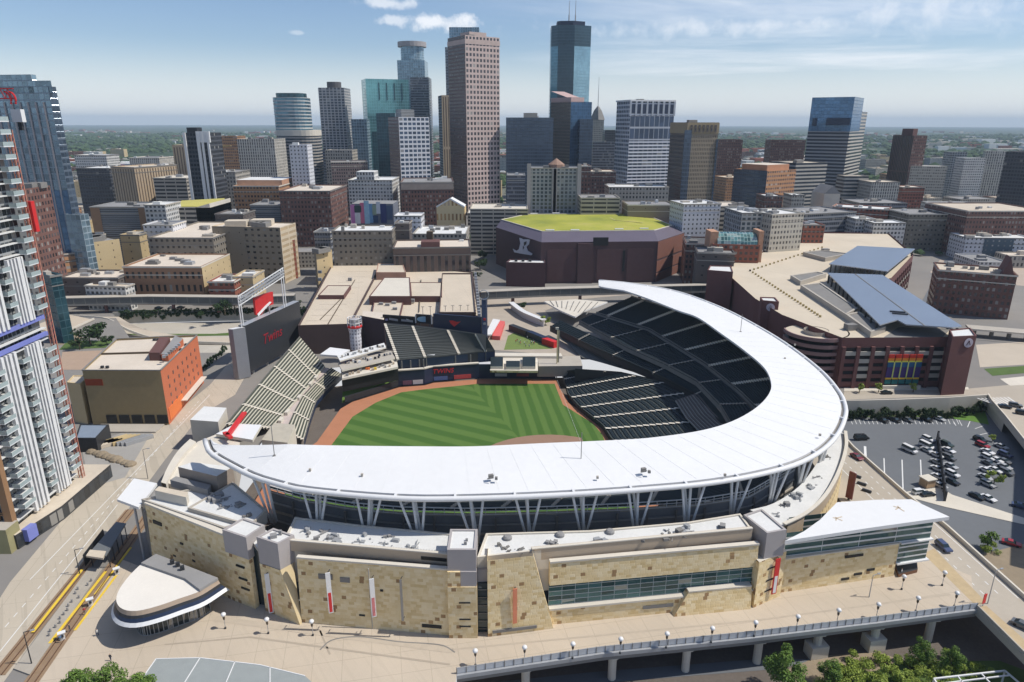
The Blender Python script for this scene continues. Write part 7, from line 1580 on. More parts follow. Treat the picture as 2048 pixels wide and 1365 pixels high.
# ------------------------------------------------------------------ mid-city blocks
def mid(label, x0, x1, yt, Y0, Y1, depth, w, roof='roof_tan', name='office_building', cat='building', **k):
    k.setdefault('units', 3); return twr(name, label, cat, x0, x1, yt, Y0, Y1, depth, FM[w], M[roof], **k)
t, c, r, b, l, z = corner('apartment_building', 'dark brown gridded block with pink framed windows by the finned tower', 44, 100, 131, 374, 400, 40, 'brick_brown', 'cream_grid', roof='roof_grey', dl=(376,))
mid('grey framed black glass box behind the huge glass tower', 152, 218, 338, 690, 690, 40, 'dark_block', 'roof_white', skip_roof=False)
mid('white stepped building above the grey framed black box', 148, 212, 312, 900, 900, 30, 'white_apart', 'roof_white')
mid('tan vertical ribbed block beside the grey framed black box', 222, 268, 336, 660, 650, 50, 'tan_rib'); mid('tan patterned low block in front of the striped parking block', 262, 308, 352, 700, 700, 40, 'cream_grid')
t, A, B, n, z = mid('brown brick ended block with blue grey banded front on the left', 180, 300, 416, 520, 520, 34, 'louvre', 'roof_grey')
for f0, f1 in ((0, .16), (.80, .98)): a, b2 = A.lerp(B, f0), A.lerp(B, f1); m = MB(); m.wall(a+Vector((0, -.4)), b2+Vector((0, -.4)), 0, z, 0); m.build('brick_end', flat('tan_brick', (.30, .185, .11), .85, .15), t)
mid('pale concrete building with horizontal slots left of the black and white tower', 306, 372, 358, 640, 640, 40, 'parking', 'conc_lt'); mid('grey boxy building with tall columns in the far left middle', 258, 318, 317, 900, 900, 40, 'white_rib', 'roof_grey')
# black and white striped residential tower
t, A, B, n, z = tower('black and white striped slim tower on the left of downtown', 366, 417, 268, 600, 600, 26, 'dark_block', 'roof_dark', name='apartment_tower', units=0)
for f0, f1, z0 in ((.0, .10, 0), (.52, .64, 0), (.70, .78, 0), (.92, 1.0, 0)): a, b2 = A.lerp(B, f0), A.lerp(B, f1); m = MB(); c2 = (a+b2)/2; m.box((c2.x, c2.y-.6, z0), ((b2-a).length, 1.4, z+1)); m.build('white_pier', M['steel_white'], t)
c2 = A.lerp(B, .78); m = MB(); m.box((c2.x, c2.y-.2, z-7), ((B-A).length*.52, 2, 9)); m.build('white_cap', M['steel_white'], t); c2 = A.lerp(B, .3); m = MB(); m.box((c2.x, c2.y+8, z), ((B-A).length*.4, 10, 5)); m.build('penthouse', M['dark'], t)
mid('brown tower slab half hidden by the black and white striped tower', 344, 372, 292, 760, 760, 30, 'tan_rib'); mid('grey classical stone block right of the striped tower', 426, 470, 346, 700, 700, 40, 'pale_stone', 'roof_grey'); mid('orange brick frame tower behind the grey stone block', 432, 474, 274, 950, 950, 30, 'terracotta', 'roof_grey')
mid('pale vertical windowed office slab with black top, left of the round tower', 474, 548, 280, 800, 800, 40, 'white_rib', 'roof_dark', units=4)
t, A, B, n, z = mid('white openwork facade tower in front of the round blue tower', 578, 614, 292, 640, 640, 16, 'hotel_white', 'roof_white', units=1)
t, A, B, n, z = mid('orange terracotta block with white stepped roof on the left', 466, 557, 374, 610, 610, 50, 'terracotta', 'roof_white', units=2)
m = MB(); m.prism([A+n*.2, B+n*.2, B+n*.9, A+n*.9], z, z+5, 0, 1); m.build('penthouse', [flat('salmon_wall', (.48, .27, .17), .8), M['roof_white']], t)
mid('grey louvred block below the orange terracotta block', 500, 560, 412, 560, 560, 30, 'louvre', 'roof_grey')
t, A, B, n, z = mid('big dark brown brick warehouse block with close window rows', 558, 660, 384, 545, 545, 55, 'brick_brown', 'roof_pink', units=6)
t, A, B, n, z = mid('white stepped apartment block with colourful mural wall at its foot', 696, 784, 362, 640, 640, 40, 'white_apart', 'roof_white', units=3)
m = MB(); m.prism([A.lerp(B, .2), A.lerp(B, .6), A.lerp(B, .6)+n*.5, A.lerp(B, .2)+n*.5], z, z+8, 0, 1, mod=mod(FM['white_apart'])); m.build('upper_block', [FM['white_apart'], M['roof_white']], t)
# mural wall
ma_ = T('mural_wall', 'brick end wall painted with a pink, blue and white mural', 'mural', (*RY(744, 440, 560)[:2], 0)); a, b2 = Vector(RY(703, 408, 560)), Vector(RY(786, 408, 560)); zt = a.z
m = MB(); m.prism([a[:2], b2[:2], (b2.x, b2.y+25), (a.x, a.y+25)], 0, zt, 0, 1); m.build('wall', [flat('mural_ground', (.16, .17, .20), .8, .3), M['roof_grey']], ma_)
def mur(x0, x1, y0, y1, col, nm='painted_shape'):
    p, q_ = RY(x0, y1, 559.6), RY(x1, y0, 559.6); m = MB(); m.box(((p[0]+q_[0])/2, 559.7+RG.uniform(-.12, .12), p[2]), (q_[0]-p[0], .2, q_[2]-p[2])); m.build(nm, flat('mural_c%d' % (len(_MC)), col, .8, .25, .4), ma_)
for a_ in ((703, 709, 410, 450, (.55, .20, .42)), (709, 722, 412, 425, (.03, .06, .06)), (711, 720, 426, 448, (.62, .62, .62)), (722, 730, 406, 447, (.62, .16, .26)), (730, 737, 402, 448, (.30, .48, .60)), (738, 745, 408, 446, (.15, .30, .48)), (745, 752, 410, 430, (.25, .32, .24)), (753, 760, 404, 428, (.55, .58, .62)), (762, 772, 408, 446, (.03, .04, .14)), (724, 730, 428, 436, (.15, .45, .32)), (712, 717, 437, 445, (.7, .35, .40)), (747, 756, 432, 446, (.02, .05, .12)), (774, 784, 412, 440, (.06, .09, .16))): mur(*a_)
t, A, B, n, z = mid('long dark brown brick hotel with pale cornice left of the brown granite tower', 802, 907, 366, 620, 625, 50, 'brick_brown', 'roof_grey', units=8)
m = MB(); m.wall(A+Vector((0, -.3)), B+Vector((0, -.3)), z-6, z+.5); m.build('cornice_band', flat('hotel_band', (.33, .27, .23), .8), t)
# little gabled theatre
a, b2 = Vector(RY(873, 415, 575)), Vector(RY(929, 415, 575)); t = T('theatre', 'small tan gabled hall with white pointed parapet', 'building', (*((a+b2)/2)[:2], 0)); zp = RY(900, 399, 575)[2]; mm = (a+b2)/2
fg = facade('theatre_front', (.80, .62, .34), (.42, .24, .10), 3.2, 12, (.25, .7), (.25, .7)); m = MB(); m.face([(p_[0], p_[1]-.4, z_) for p_, z_ in ((a, 0), (b2, 0), (b2, a.z), (mm, zp), (a, a.z))]); m.prism([a[:2], b2[:2], (b2.x, b2.y+20), (a.x, a.y+20)], 0, a.z-1, 0, 0); m.build('wall', fg, t)
m = MB()
for p, q_ in ((a, mm), (mm, b2)): m.face([(p.x, p.y-.8, p.z if p is not mm else zp), (q_.x, q_.y-.8, q_.z if q_ is not mm else zp), (q_.x, q_.y+20, q_.z if q_ is not mm else zp), (p.x, p.y+20, p.z if p is not mm else zp)]); m.bar((p.x, p.y-.9, (p.z if p is not mm else zp)+.4), (q_.x, q_.y-.9, (q_.z if q_ is not mm else zp)+.4), .8, 1.2)
m.build('roof', M['white'], t)
# apartment slab in front centre
t, A, B, n, z = mid('grey white balconied apartment slab above the planted arena roof', 1056, 1162, 338, 585, 585, 24, 'grey_apart', 'roof_grey', name='apartment_building', units=3)
for f0 in (0, .48, .5, .95): p = A.lerp(B, f0+.02); m = MB(); m.box((p.x, p.y-.6, 0), (3.2, 2, z+4 if f0 in (0, .95) else z)); m.build('pale_pier', M['lilac'], t)
m = MB(); p = A.lerp(B, .55)+n*.5; m.lathe((p.x, p.y, z), [(7, 0), (7, 3), (0, 8)], 8); m.build('turret_roof', flat('turret_tile', (.30, .19, .14), .8), t)
mid('pink brown slab edge right of the balconied apartment slab', 1163, 1182, 334, 640, 640, 25, 'brick_brown', 'roof_tan'); mid('brown brick block behind the balconied apartments', 1178, 1232, 345, 720, 720, 35, 'brick_brown')
mid('low white flat building with columns behind the arena', 1218, 1338, 376, 640, 640, 30, 'pale_stone', 'roof_white', units=4); mid('purple grey low parking block right of the balconied apartments', 1162, 1240, 398, 560, 560, 30, 'parking', 'roof_grey'); mid('olive roofed low depot just behind the planted roof', 1256, 1350, 412, 545, 545, 30, 'olive_and_shade', 'roof_grey'); mid('domed grey low building left of the balconied apartments', 1014, 1050, 352, 680, 680, 30, 'grey_slab', 'roof_grey')
mid('wide pale low mall roof between granite tower and apartments', 940, 1056, 420, 560, 560, 40, 'parking', 'conc_lt', units=6); mid('dark low garage beside the small gabled hall', 935, 990, 428, 640, 640, 30, 'parking', 'roof_white', units=3)
# right of the arena
mid('white terraced apartment block right of the planted roof', 1368, 1442, 410, 500, 505, 25, 'hotel_white', 'roof_white', name='apartment_building', units=5); mid('brown striped apartment block beside the white terraced one', 1438, 1496, 414, 512, 515, 28, 'parking', 'roof_pink', name='apartment_building')
mid('grey dark apartment wing before the orange brick block', 1484, 1545, 428, 470, 472, 30, 'grey_apart', 'roof_white', name='apartment_building', units=4); mid('beige balconied apartment wing left of the garage deck', 1545, 1608, 430, 462, 470, 30, 'cream_grid', 'roof_white', name='apartment_building', units=4)
t, A, B, n, z = mid('brown brick hall with green glass barrel roof beside the arena', 1426, 1520, 492, 428, 424, 22, 'brick_red', 'conc', units=0, name='glass_hall')
m = MB(); d_ = (B-A).normalized()
for k in range(8):
    a0, a1 = math.pi*k/8, math.pi*(k+1)/8
    def bp(s, a_): return (*(A.lerp(B, s)+n*(.5-.45*math.cos(a_))), z+7*math.sin(a_))
    m.face([bp(.1, a0), bp(.95, a0), bp(.95, a1), bp(.1, a1)], 0, [(0, k*1.5), (24, k*1.5), (24, k*1.5+1.5), (0, k*1.5+1.5)])
m.build('barrel_roof', facade('green_glass', (.30, .42, .40), (.10, .22, .21), 2.0, 1.5, (.08, .95), (.06, .96), metal=.4, var=.5), t)
m = MB(); m.box((*(A+n*.4), 0), (5, 12, z+8)); m.build('end_wall', flat('salmon_wall', (.48, .27, .17), .8), t); m = MB(); m.box((*(B+n*.4), 0), (3, 12, z+9)); m.build('end_wall', flat('salmon_wall', (.48, .27, .17), .8), t)
mid('dark brick block squeezed between the arena and the glass hall', 1372, 1428, 490, 455, 452, 30, 'brick_brown', 'roof_dark', units=2); mid('low dark brick block right of the arena with grey roof', 1395, 1470, 508, 418, 414, 22, 'plain_dark', 'roof_grey', units=4)
# left mid ground
t, c, r, b, l, z = corner('office_building', 'large olive brown block with lit beige striped side behind the scoreboard', 424, 560, 592, 458, 455, 58, 'olive_shade', 'tan_lit', roof='roof_pink', units=5, dl=(461,))
m = MB(); a, b2 = l.lerp(c, .02), l.lerp(c, .48); off = Vector(((c-l).y, -(c-l).x)).normalized()*.35; m.wall(a+off, b2+off, 0, z, 0, mod(FM['olive_and_shade'])); m.build('plain_wall', FM['olive_and_shade'], t)
for p in (l.lerp(r, .3), l.lerp(r, .6)): m = MB(); m.box((p.x, p.y, z), (14, 9, 4), .1); m.build('penthouse', M['roof_tan'], t)
t, c, r, b, l, z = corner('office_building', 'narrow red brick block with orange stripes right of the olive block', 588, 594, 626, 470, 500, 62, 'brick_brown', 'brick_red2', roof='roof_grey', units=1, dl=(472,))
t, A, B, n, z = mid('dark grey stone warehouse with broad tan roof left of the olive block', 296, 426, 478, 440, 440, 75, 'stone_dim', 'roof_pink', units=4)
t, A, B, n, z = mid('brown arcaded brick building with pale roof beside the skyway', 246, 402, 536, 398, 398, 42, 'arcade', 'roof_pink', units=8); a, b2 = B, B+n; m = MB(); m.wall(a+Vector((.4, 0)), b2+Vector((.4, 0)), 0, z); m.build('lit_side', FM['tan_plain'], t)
mid('small red brick corner building right of the arcaded one', 416, 468, 566, 396, 396, 22, 'brick_red', 'roof_white', units=3); mid('low pale tan annex before the olive block', 466, 505, 556, 405, 405, 20, 'tan_plain', 'roof_pink', units=3)
t, c, r, b, l, z = corner('office_building', 'tall plain cream tan building with four small windows', 150, 182, 240, 488, 430, 14, 'olive_and_shade', 'tan_plain', roof='roof_grey', units=4, dl=22)  # olive left face is shade painted onto the cream wall
mid('tan lattice fronted block left of the plain cream building', 112, 152, 510, 420, 428, 20, 'orange_stone', 'roof_grey'); mid('low pale roofed building left of the plain cream one', 66, 124, 490, 470, 470, 40, 'plain_dark', 'roof_pink', units=2); mid('maroon brick block behind the low pale roofed building', 110, 180, 478, 500, 500, 24, 'brick_brown', 'roof_grey'); mid('flat grey roofed shops along the skyway', 118, 236, 558, 392, 392, 22, 'plain_dark', 'roof_pink', units=6)
mid('small white trimmed shop building by the skyway', 170, 250, 575, 386, 383, 8, 'white_apart', 'roof_tan', units=2); mid('tan stub building behind the arcaded one', 240, 278, 472, 460, 460, 20, 'tan_plain', 'conc', units=1)
mid('green glass balconied block in the shade of the finned tower', 72, 100, 552, 330, 322, 5, 'teal_dark', 'roof_grey', units=1)
t, A, B, n, z = mid('white gallery with yellow sloping roof left of downtown', 318, 420, 418, 520, 520, 40, 'parking', 'roof_white', units=0); m = MB(); p0, p1, p2, p3 = A+n*.2, A.lerp(B, .9)+n*.2, A.lerp(B, .9)+n*.95, A+n*.95; m.face([(*p0, z+.6), (*p1, z+.6), (*p2, z+4), (*p3, z+2)]); m.face([(*p1, z-1), (*p1, z+.6), (*p2, z+4), (*p2, z-1)]); m.face([(*p3, z), (*p3, z+2), (*p2, z+4), (*p2, z)]); m.build('yellow_roof', flat('mustard_roof', (.50, .45, .12), .8, .12, .1), t)
m = MB(); p0, p1 = A.lerp(B, .72), B; m.face([(*p0, 0), (*p1, 0), (*p1, z+4), (*p0, z+1)]); m.face([(*p1, 0), (*(p1+n), 0), (*(p1+n), z+4), (*p1, z+4)]); m.build('white_gable', M['conc_lt'], t)
mid('pale gridded low block left of the yellow roofed gallery', 288, 330, 412, 500, 500, 24, 'white_apart', 'roof_white', units=1); mid('low white frame building before the yellow roofed gallery', 286, 345, 452, 470, 470, 20, 'hotel_white', 'roof_grey', units=2); mid('dark low stepped building beneath the terracotta block', 430, 486, 430, 520, 520, 25, 'plain_dark', 'roof_grey', units=5)
# centre mid ground behind the ramp
mid('grey stone six storey warehouse behind the parking ramp', 664, 784, 464, 450, 452, 26, 'stone_dim', 'roof_white', units=6)
t, A, B, n, z = mid('dark brown columned building with tan roof left of the arena', 786, 941, 497, 432, 436, 30, 'dark_columns', 'roof_pink', units=1); m = MB(); c2 = A.lerp(B, .47); m.prism([A.lerp(B, .36), A.lerp(B, .6), A.lerp(B, .6)+n*.4, A.lerp(B, .36)+n*.4], z, z+4, 0, 0); m.build('raised_centre', M['brick_dk'], t); m = MB(); m.box((*(c2+n*.4), z), (4, 4, 9)); m.build('chimney', M['trunk'], t)
mid('dark plum chimney-like block behind the columned building', 790, 818, 448, 470, 470, 14, 'plain_dark', 'roof_grey', units=1); mid('pale yellow low roofs between columned building and gabled hall', 826, 932, 470, 490, 490, 40, 'pale_stone', 'roof_white', units=9); mid('grey low house right of the columned building', 944, 978, 478, 570, 570, 20, 'grey_slab', 'roof_white', units=1); 
mid('white and maroon stepped small block by the mural wall', 788, 842, 434, 520, 520, 20, 'hotel_white', 'roof_white', units=1)
corner('shop_row', 'low pale row of shops along the street left of the ramp', 628, 632, 664, 508, 432, 0, 'olive_and_shade', 'tan_plain', roof='roof_white', dl=(433,)); mid('small dark roofed house row by the street', 628, 660, 466, 480, 480, 20, 'grey_slab', 'roof_dark', units=1)
# far right mid ground
t, A, B, n, z = mid('white and slate blue hotel slab at the right edge', 1932, 2070, 478, W(1950, 522)[1], W(1990, 524)[1], 24, 'hotel_white', 'roof_white', name='hotel', units=7); m = MB(); a, b2 = A.lerp(B, .27), A.lerp(B, .70); m.wall(a+Vector((0, -.5)), b2+Vector((0, -.5)), 0, z, 0, mod(FM['hotel_slate'])); m.build('slate_front', FM['hotel_slate'], t)
t, A, B, n, z = mid('long dark red brick apartment block with steep gable at the right edge', 1876, 2036, 548, W(1885, 625)[1], W(1990, 640)[1], 24, 'brick_brown', 'roof_tan', name='apartment_building', units=8)
for f0 in (.88,):
    a, b2 = A.lerp(B, f0-.08), A.lerp(B, f0+.08); mm = (a+b2)/2; m = MB(); h = 10
    for s0 in (0, 1): o_ = n*.55*s0; m.face([(*(a+o_), z), (*(b2+o_), z), (*(mm+o_), z+h)])
    m.face([(*a, z), (*mm, z+h), (*(mm+n*.55), z+h), (*(a+n*.55), z)]); m.face([(*mm, z+h), (*b2, z), (*(b2+n*.55), z), (*(mm+n*.55), z+h)]); m.build('gable', M['brick_dk'], t)
mid('very wide dark brick office with gabled skylights at the right edge', 1936, 2100, 424, 560, 560, 60, 'brick_brown', 'roof_tan', units=4); mid('grey warehouse roofs left of the wide dark brick office', 1818, 1936, 430, 585, 585, 40, 'stone_dim', 'roof_grey', units=6); mid('long grey flat shed behind the garage deck', 1720, 1815, 408, 690, 690, 40, 'grey_slab', 'roof_grey', units=3); mid('red brick school row with pale roof on the right', 1664, 1778, 418, 640, 615, 26, 'brick_red', 'roof_white', units=5); mid('white long depot roof behind the garage deck', 1748, 1812, 448, 545, 545, 18, 'white_apart', 'white', units=1); mid('pale cube building behind the garage deck', 1712, 1752, 440, 560, 560, 20, 'white_apart', 'roof_white', units=1); mid('grey glass low roofs beside the beige apartment wing', 1600, 1712, 428, 560, 580, 40, 'grey_slab', 'roof_grey', units=8); mid('brown low house group beside the beige apartment wing', 1608, 1650, 452, 500, 500, 20, 'brick_red', 'roof_grey', units=2); mid('maroon office with rows of pale windows below the orange block', 1530, 1566, 394, 610, 610, 22, 'brick_brown', 'roof_white', units=2); mid('tan low office below the cream striped mid-rise', 1584, 1610, 392, 640, 640, 20, 'cream_grid', 'roof_white', units=1)
x, y, z = RY(1665, 388, 700); t = T('church', 'pale stone church with a pointed gable below the blue glass topped tower', 'church', (x, y, 0)); m = MB(); w_ = 8
m.prism([(x-w_, y), (x+w_, y), (x+w_, y+30), (x-w_, y+30)], 0, z, 0, 0, roof=False); m.build('wall', M['conc_lt'], t); zt = RY(1665, 372, 700)[2]; m = MB(); m.face([(x-w_, y-.3, z), (x+w_, y-.3, z), (x, y-.3, zt)]); m.face([(x-w_, y, z), (x, y, zt), (x, y+30, zt), (x-w_, y+30, z)]); m.face([(x, y, zt), (x+w_, y, z), (x+w_, y+30, z), (x, y+30, zt)]); m.build('roof', M['roof_grey'], t)
mid('tan white columned block at the right of the cream striped tower foot', 1744, 1800, 366, 760, 760, 30, 'white_rib', 'roof_tan', units=2); mid('pale tall podium in front of the blue glass topped tower', 1690, 1738, 354, 790, 790, 20, 'cream_band', 'roof_tan', units=0)
mid('white long low hospital wing before the pale apartment group', 1870, 1960, 410, 720, 720, 25, 'white_apart', 'roof_white', units=2); mid('brown brick row before the dark right edge tower', 1806, 1850, 376, 800, 800, 24, 'brick_red', 'roof_pink', units=2)
HAZE = 6.6e-5
# ------------------------------------------------------------------ trees and shrubs
def leaves(m, c, rx, ry, rz, n, s, rng, lumps=9, low=-.6):
    """leaf cards gathered in clumps through the crown's volume"""
    cs = []
    for k in range(lumps):
        while True:
            p = Vector((rng.uniform(-1, 1), rng.uniform(-1, 1), rng.uniform(low, 1)))
            if .35 < p.length < .95: break
        cs.append((p, rng.uniform(.28, .5)))
    for i in range(n):
        p, r = cs[rng.randrange(lumps)]; d = Vector((rng.gauss(0, 1), rng.gauss(0, 1), rng.gauss(0, 1))).normalized()*r*rng.random()**.35
        q = p+d; q = Vector((c[0]+q.x*rx, c[1]+q.y*ry, c[2]+q.z*rz))
        nrm_ = (d*1.2+Vector((rng.uniform(-1, 1), rng.uniform(-1, 1), rng.uniform(-.2, 1.2)))).normalized(); u = nrm_.orthogonal().normalized(); v = nrm_.cross(u); a = rng.random()*6.3; u, v = u*math.cos(a)+v*math.sin(a), v*math.cos(a)-u*math.sin(a)
        e = s*rng.uniform(.6, 1.4); m.face([q-u*e, q+v*e*.55, q+u*e, q-v*e*.55])
def make_tree(name, label, loc, h, r, leafm, n, s, cat='tree', group=None, seed=1, lumps=11, trunkh=.35):
    rng = random.Random(seed); t = T(name, label, cat, loc, group); x, y, z = loc; m = MB(); hh = h*trunkh
    m.tube([(x, y, z), (x+.05*r, y, z+hh*.6), (x, y+.04*r, z+hh+h*.2)], .035*h+.05, 7, r2=.012*h+.03)
    for k in range(5): a = k*1.3+seed; m.tube([(x, y, z+hh*(.8+.1*k)), (x+r*.55*math.cos(a), y+r*.55*math.sin(a), z+hh+h*(.15+.07*k))], .012*h+.03, 5, r2=.02)
    m.build('trunk', M['trunk'], t); m = MB(); leaves(m, (x, y, z+hh+(h-hh)*.45), r, r, (h-hh)*.55, n, s, rng, lumps); m.build('crown', leafm, t, weld=False); return t
# bottom left trees
tl = make_tree('tree', 'leafy green tree at the bottom edge, leftmost of three by the light rail track', (*W(150, 1408), 0), 6.5, 3.2, M['leaf'], 4200, .21, group='trees at the lower left edge', seed=3)
dup(tl, (*W(222, 1404), 0), 1.9, 'leafy green tree at the bottom edge, middle of three by the light rail track', sc=1.02); dup(tl, (*W(286, 1406), 0), 4.0, 'leafy green tree at the bottom edge beside the grey skylight roof', sc=1.0)
# bottom right
tr1 = make_tree('tree', 'tall green tree growing beside the bridge pier at the bottom edge', (*W(1563, 1385, PITFLOOR), PITFLOOR), 10.5, 3.4, M['leaf'], 5600, .23, seed=8, lumps=15)
dup(tr1, (*W(1655, 1372, PITFLOOR), PITFLOOR), 2.2, 'bushy green tree in the hollow right of the tall bridge tree', sc=.62); dup(tr1, (*W(1838, 1330, PITFLOOR), PITFLOOR), .8, 'green tree below the last bridge pier', sc=.62); dup(tr1, (*W(1900, 1345, PITFLOOR), PITFLOOR), 3.1, 'green tree under the corner of the promenade bridge', sc=.58)
sh = make_tree('shrub', 'bright yellow-green bush in the thicket by the rail corridor', (*W(1720, 1375, PITFLOOR), PITFLOOR), 4.2, 3.3, M['leaf_lt'], 2400, .21, 'shrub', 'bushes in the rail corridor thicket', 21, 9, .15)
for i, (px, py, k, s_) in enumerate(((1690, 1352, 1, 1.1), (1720, 1335, 2.1, 1.0), (1775, 1335, .3, 1.0), (1660, 1378, 4.4, 1.2), (1830, 1350, 5.4, 1.1), (1870, 1340, 2.9, 1.0), (1905, 1330, 1.9, .9), (1700, 1400, .7, 1.3), (1770, 1410, 3.3, 1.3), (1752, 1362, 2, 1.1), (1790, 1356, 3, 1.05), (1745, 1392, 4, 1.1), (1800, 1385, 5, 1.1), (1842, 1376, 1.5, 1.0), (1625, 1392, 2.5, .9), (1880, 1372, 3.7, .8), (1930, 1350, .4, .9), (1965, 1345, 2.8, .7), (1600, 1400, 1.1, 1.0))): dup(sh, (*W(px, py, PITFLOOR), PITFLOOR), k, sc=s_*.8)
# steel frame by the lower right
x, y, z = P(1880, 1362, -5); PG = T('steel_frame', 'white open steel frame pergola at the lower right bottom edge', 'pergola', (x, y, PITFLOOR)); fp = [Vector(P(*p, -5)) for p in ((1868, 1358), (2010, 1342), (2045, 1372), (1890, 1395))]
for a, b in zip(fp, fp[1:]+fp[:1]): m = MB(); m.bar(a, b, .3); m.build('beam', M['steel_white'], PG)
for k in (.33, .66): m = MB(); m.bar(fp[0].lerp(fp[1], k), fp[3].lerp(fp[2], k), .25); m.build('beam', M['steel_white'], PG)
m = MB(); m.bar(fp[0].lerp(fp[3], .3), fp[1].lerp(fp[2], .3), .25); m.build('beam', M['steel_white'], PG)
for p in fp: m = MB(); m.bar(p, (p.x, p.y, PITFLOOR), .25); m.build('post', M['steel_white'], PG)
sheet('soil_bank', [(1560, 1345), (1640, 1312), (1760, 1305), (1800, 1320), (1760, 1340), (1640, 1365), (1600, 1380)], PITFLOOR+.06, M['soil']); sheet('ground_cover', [(1600, 1400), (1660, 1345), (1800, 1322), (2000, 1322), (2060, 1345), (2060, 1400)], PITFLOOR+.05, M['turf'])
sheet('rail_road', [(920, 1400), (1180, 1368), (1560, 1338), (1640, 1318), (1500, 1320), (1180, 1345), (920, 1372)], PITFLOOR+.05, ASPH)
# lot: hedge row of dark conifers, street trees
hd = make_tree('hedge_shrub', 'dark green upright shrub in the hedge along the parking lot wall', (*W(1694, 838, LZ), LZ), 4.0, 1.6, M['leaf_dk'], 420, .34, 'shrub', 'upright shrubs in the hedge below the retaining wall', 31, 6, .1)
for i in range(33):
    px = 1700+i*8.2; py = 838-max(0, i-22)*1.3; dup(hd, (*W(px, py+RG.uniform(-2, 2), LZ), LZ), i*1.1, sc=RG.uniform(.8, 1.25))
ct = make_tree('tree', 'small young street tree in front of the garage, leftmost of four', (*W(1718, 786), 0), 4.2, 1.5, M['leaf_lt'], 320, .30, group='street trees in front of the garage', seed=41, lumps=6)
for px, lb in ((1757, 'second small street tree from the left before the garage'), (1826, 'small street tree right of the rainbow louvres'), (1897, 'small street tree near the right garage tower, rightmost of four')): dup(ct, (*W(px, 785), 0), px, lb)
lt = make_tree('tree', 'yellow-green tree among the parked cars at the lot right side', (*W(1986, 972, LZ), LZ), 5.0, 2.4, M['leaf_lt'], 800, .30, seed=43, lumps=8)
dup(lt, (*W(1984, 885, LZ), LZ), 1, 'small yellowish tree at the head of the right car row', sc=.6); t_ = make_tree('tree', 'green tree with hedge in the small lot below the kerb island', (*W(1972, 1098, LZ), LZ), 5.2, 2.1, M['leaf'], 900, .28, seed=47)
sh2 = dup(sh, (*W(1982, 1106, LZ), LZ), 1.0, 'low dark hedge clump at the foot of the small lot tree', 'lot planting', .7)
# ivy over the motorway wall
iv = MB(); rng = random.Random(5); iw = [Vector((*p, 0)) for p in (W(240, 628), W(330, 625), W(430, 623), W(620, 620))]; ip = resample(iw, 60)
for i in range(59):
    hang = RG.uniform(1.5, 5.0); p = ip[i].lerp(ip[i+1], .5); leaves(iv, (p.x, p.y-.5, .9-hang*.5), 1.6, .5, .7+hang*.5, 230, .42, rng, 5, -1); leaves(iv, (p.x, p.y-.3, 1.2), 1.8, .7, 1.0, 70, .42, rng, 4, -1)
tag(iv.build('ivy_cover', M['leaf_dk'], weld=False), 'dark green ivy hanging over the motorway retaining wall', 'ivy')
mt = make_tree('tree', 'round dark tree standing beside the skyway above the ivy wall', (*W(470, 626), 0), 10, 6, M['leaf_dk'], 900, .6, seed=51)
for px, py, s_, lb in ((182, 690, 1.15, 'round dark tree beside the motorway ramp curve'), (160, 700, .6, 'dark tree in the shade below the short overpass'), (215, 690, .55, 'dark bush row tree left of the orange-flanked warehouse'), (270, 520, .7, 'dark tree behind the arcaded brick building'), (960, 540, .9, 'tree left of the arena beside the columned building'), (968, 520, .8, 'tree at the corner between the columned building and the arena'), (300, 640, .35, 'small dark tree against the ivy wall, left'), (400, 636, .4, 'small dark tree against the ivy wall, right'), (450, 630, .8, 'bushy dark tree at the right end of the ivy wall'), (952, 560, .6, 'small dark tree in the street left of the arena'), (1042, 620, .5, 'small tree on the gate plaza behind the curved canopy'), (590, 620, .6, 'tree behind the scoreboard top edge'), (1920, 400, 1.1, 'dark tree group member left of the dark right edge tower'), (1946, 396, 1.2, 'large dark tree before the dark right edge tower'), (1912, 486, .6, 'round tree in the parking court left of the slate hotel'), (1345, 430, .5, 'tree right of the olive roofed depot')): dup(mt, (*W(px, py), 0), px*1.3, lb, sc=s_)
pt = dup(lt, (*W(1090, 652), 0), .6, 'yellow-green tree on the gate plaza beside the upper deck', sc=1.1)
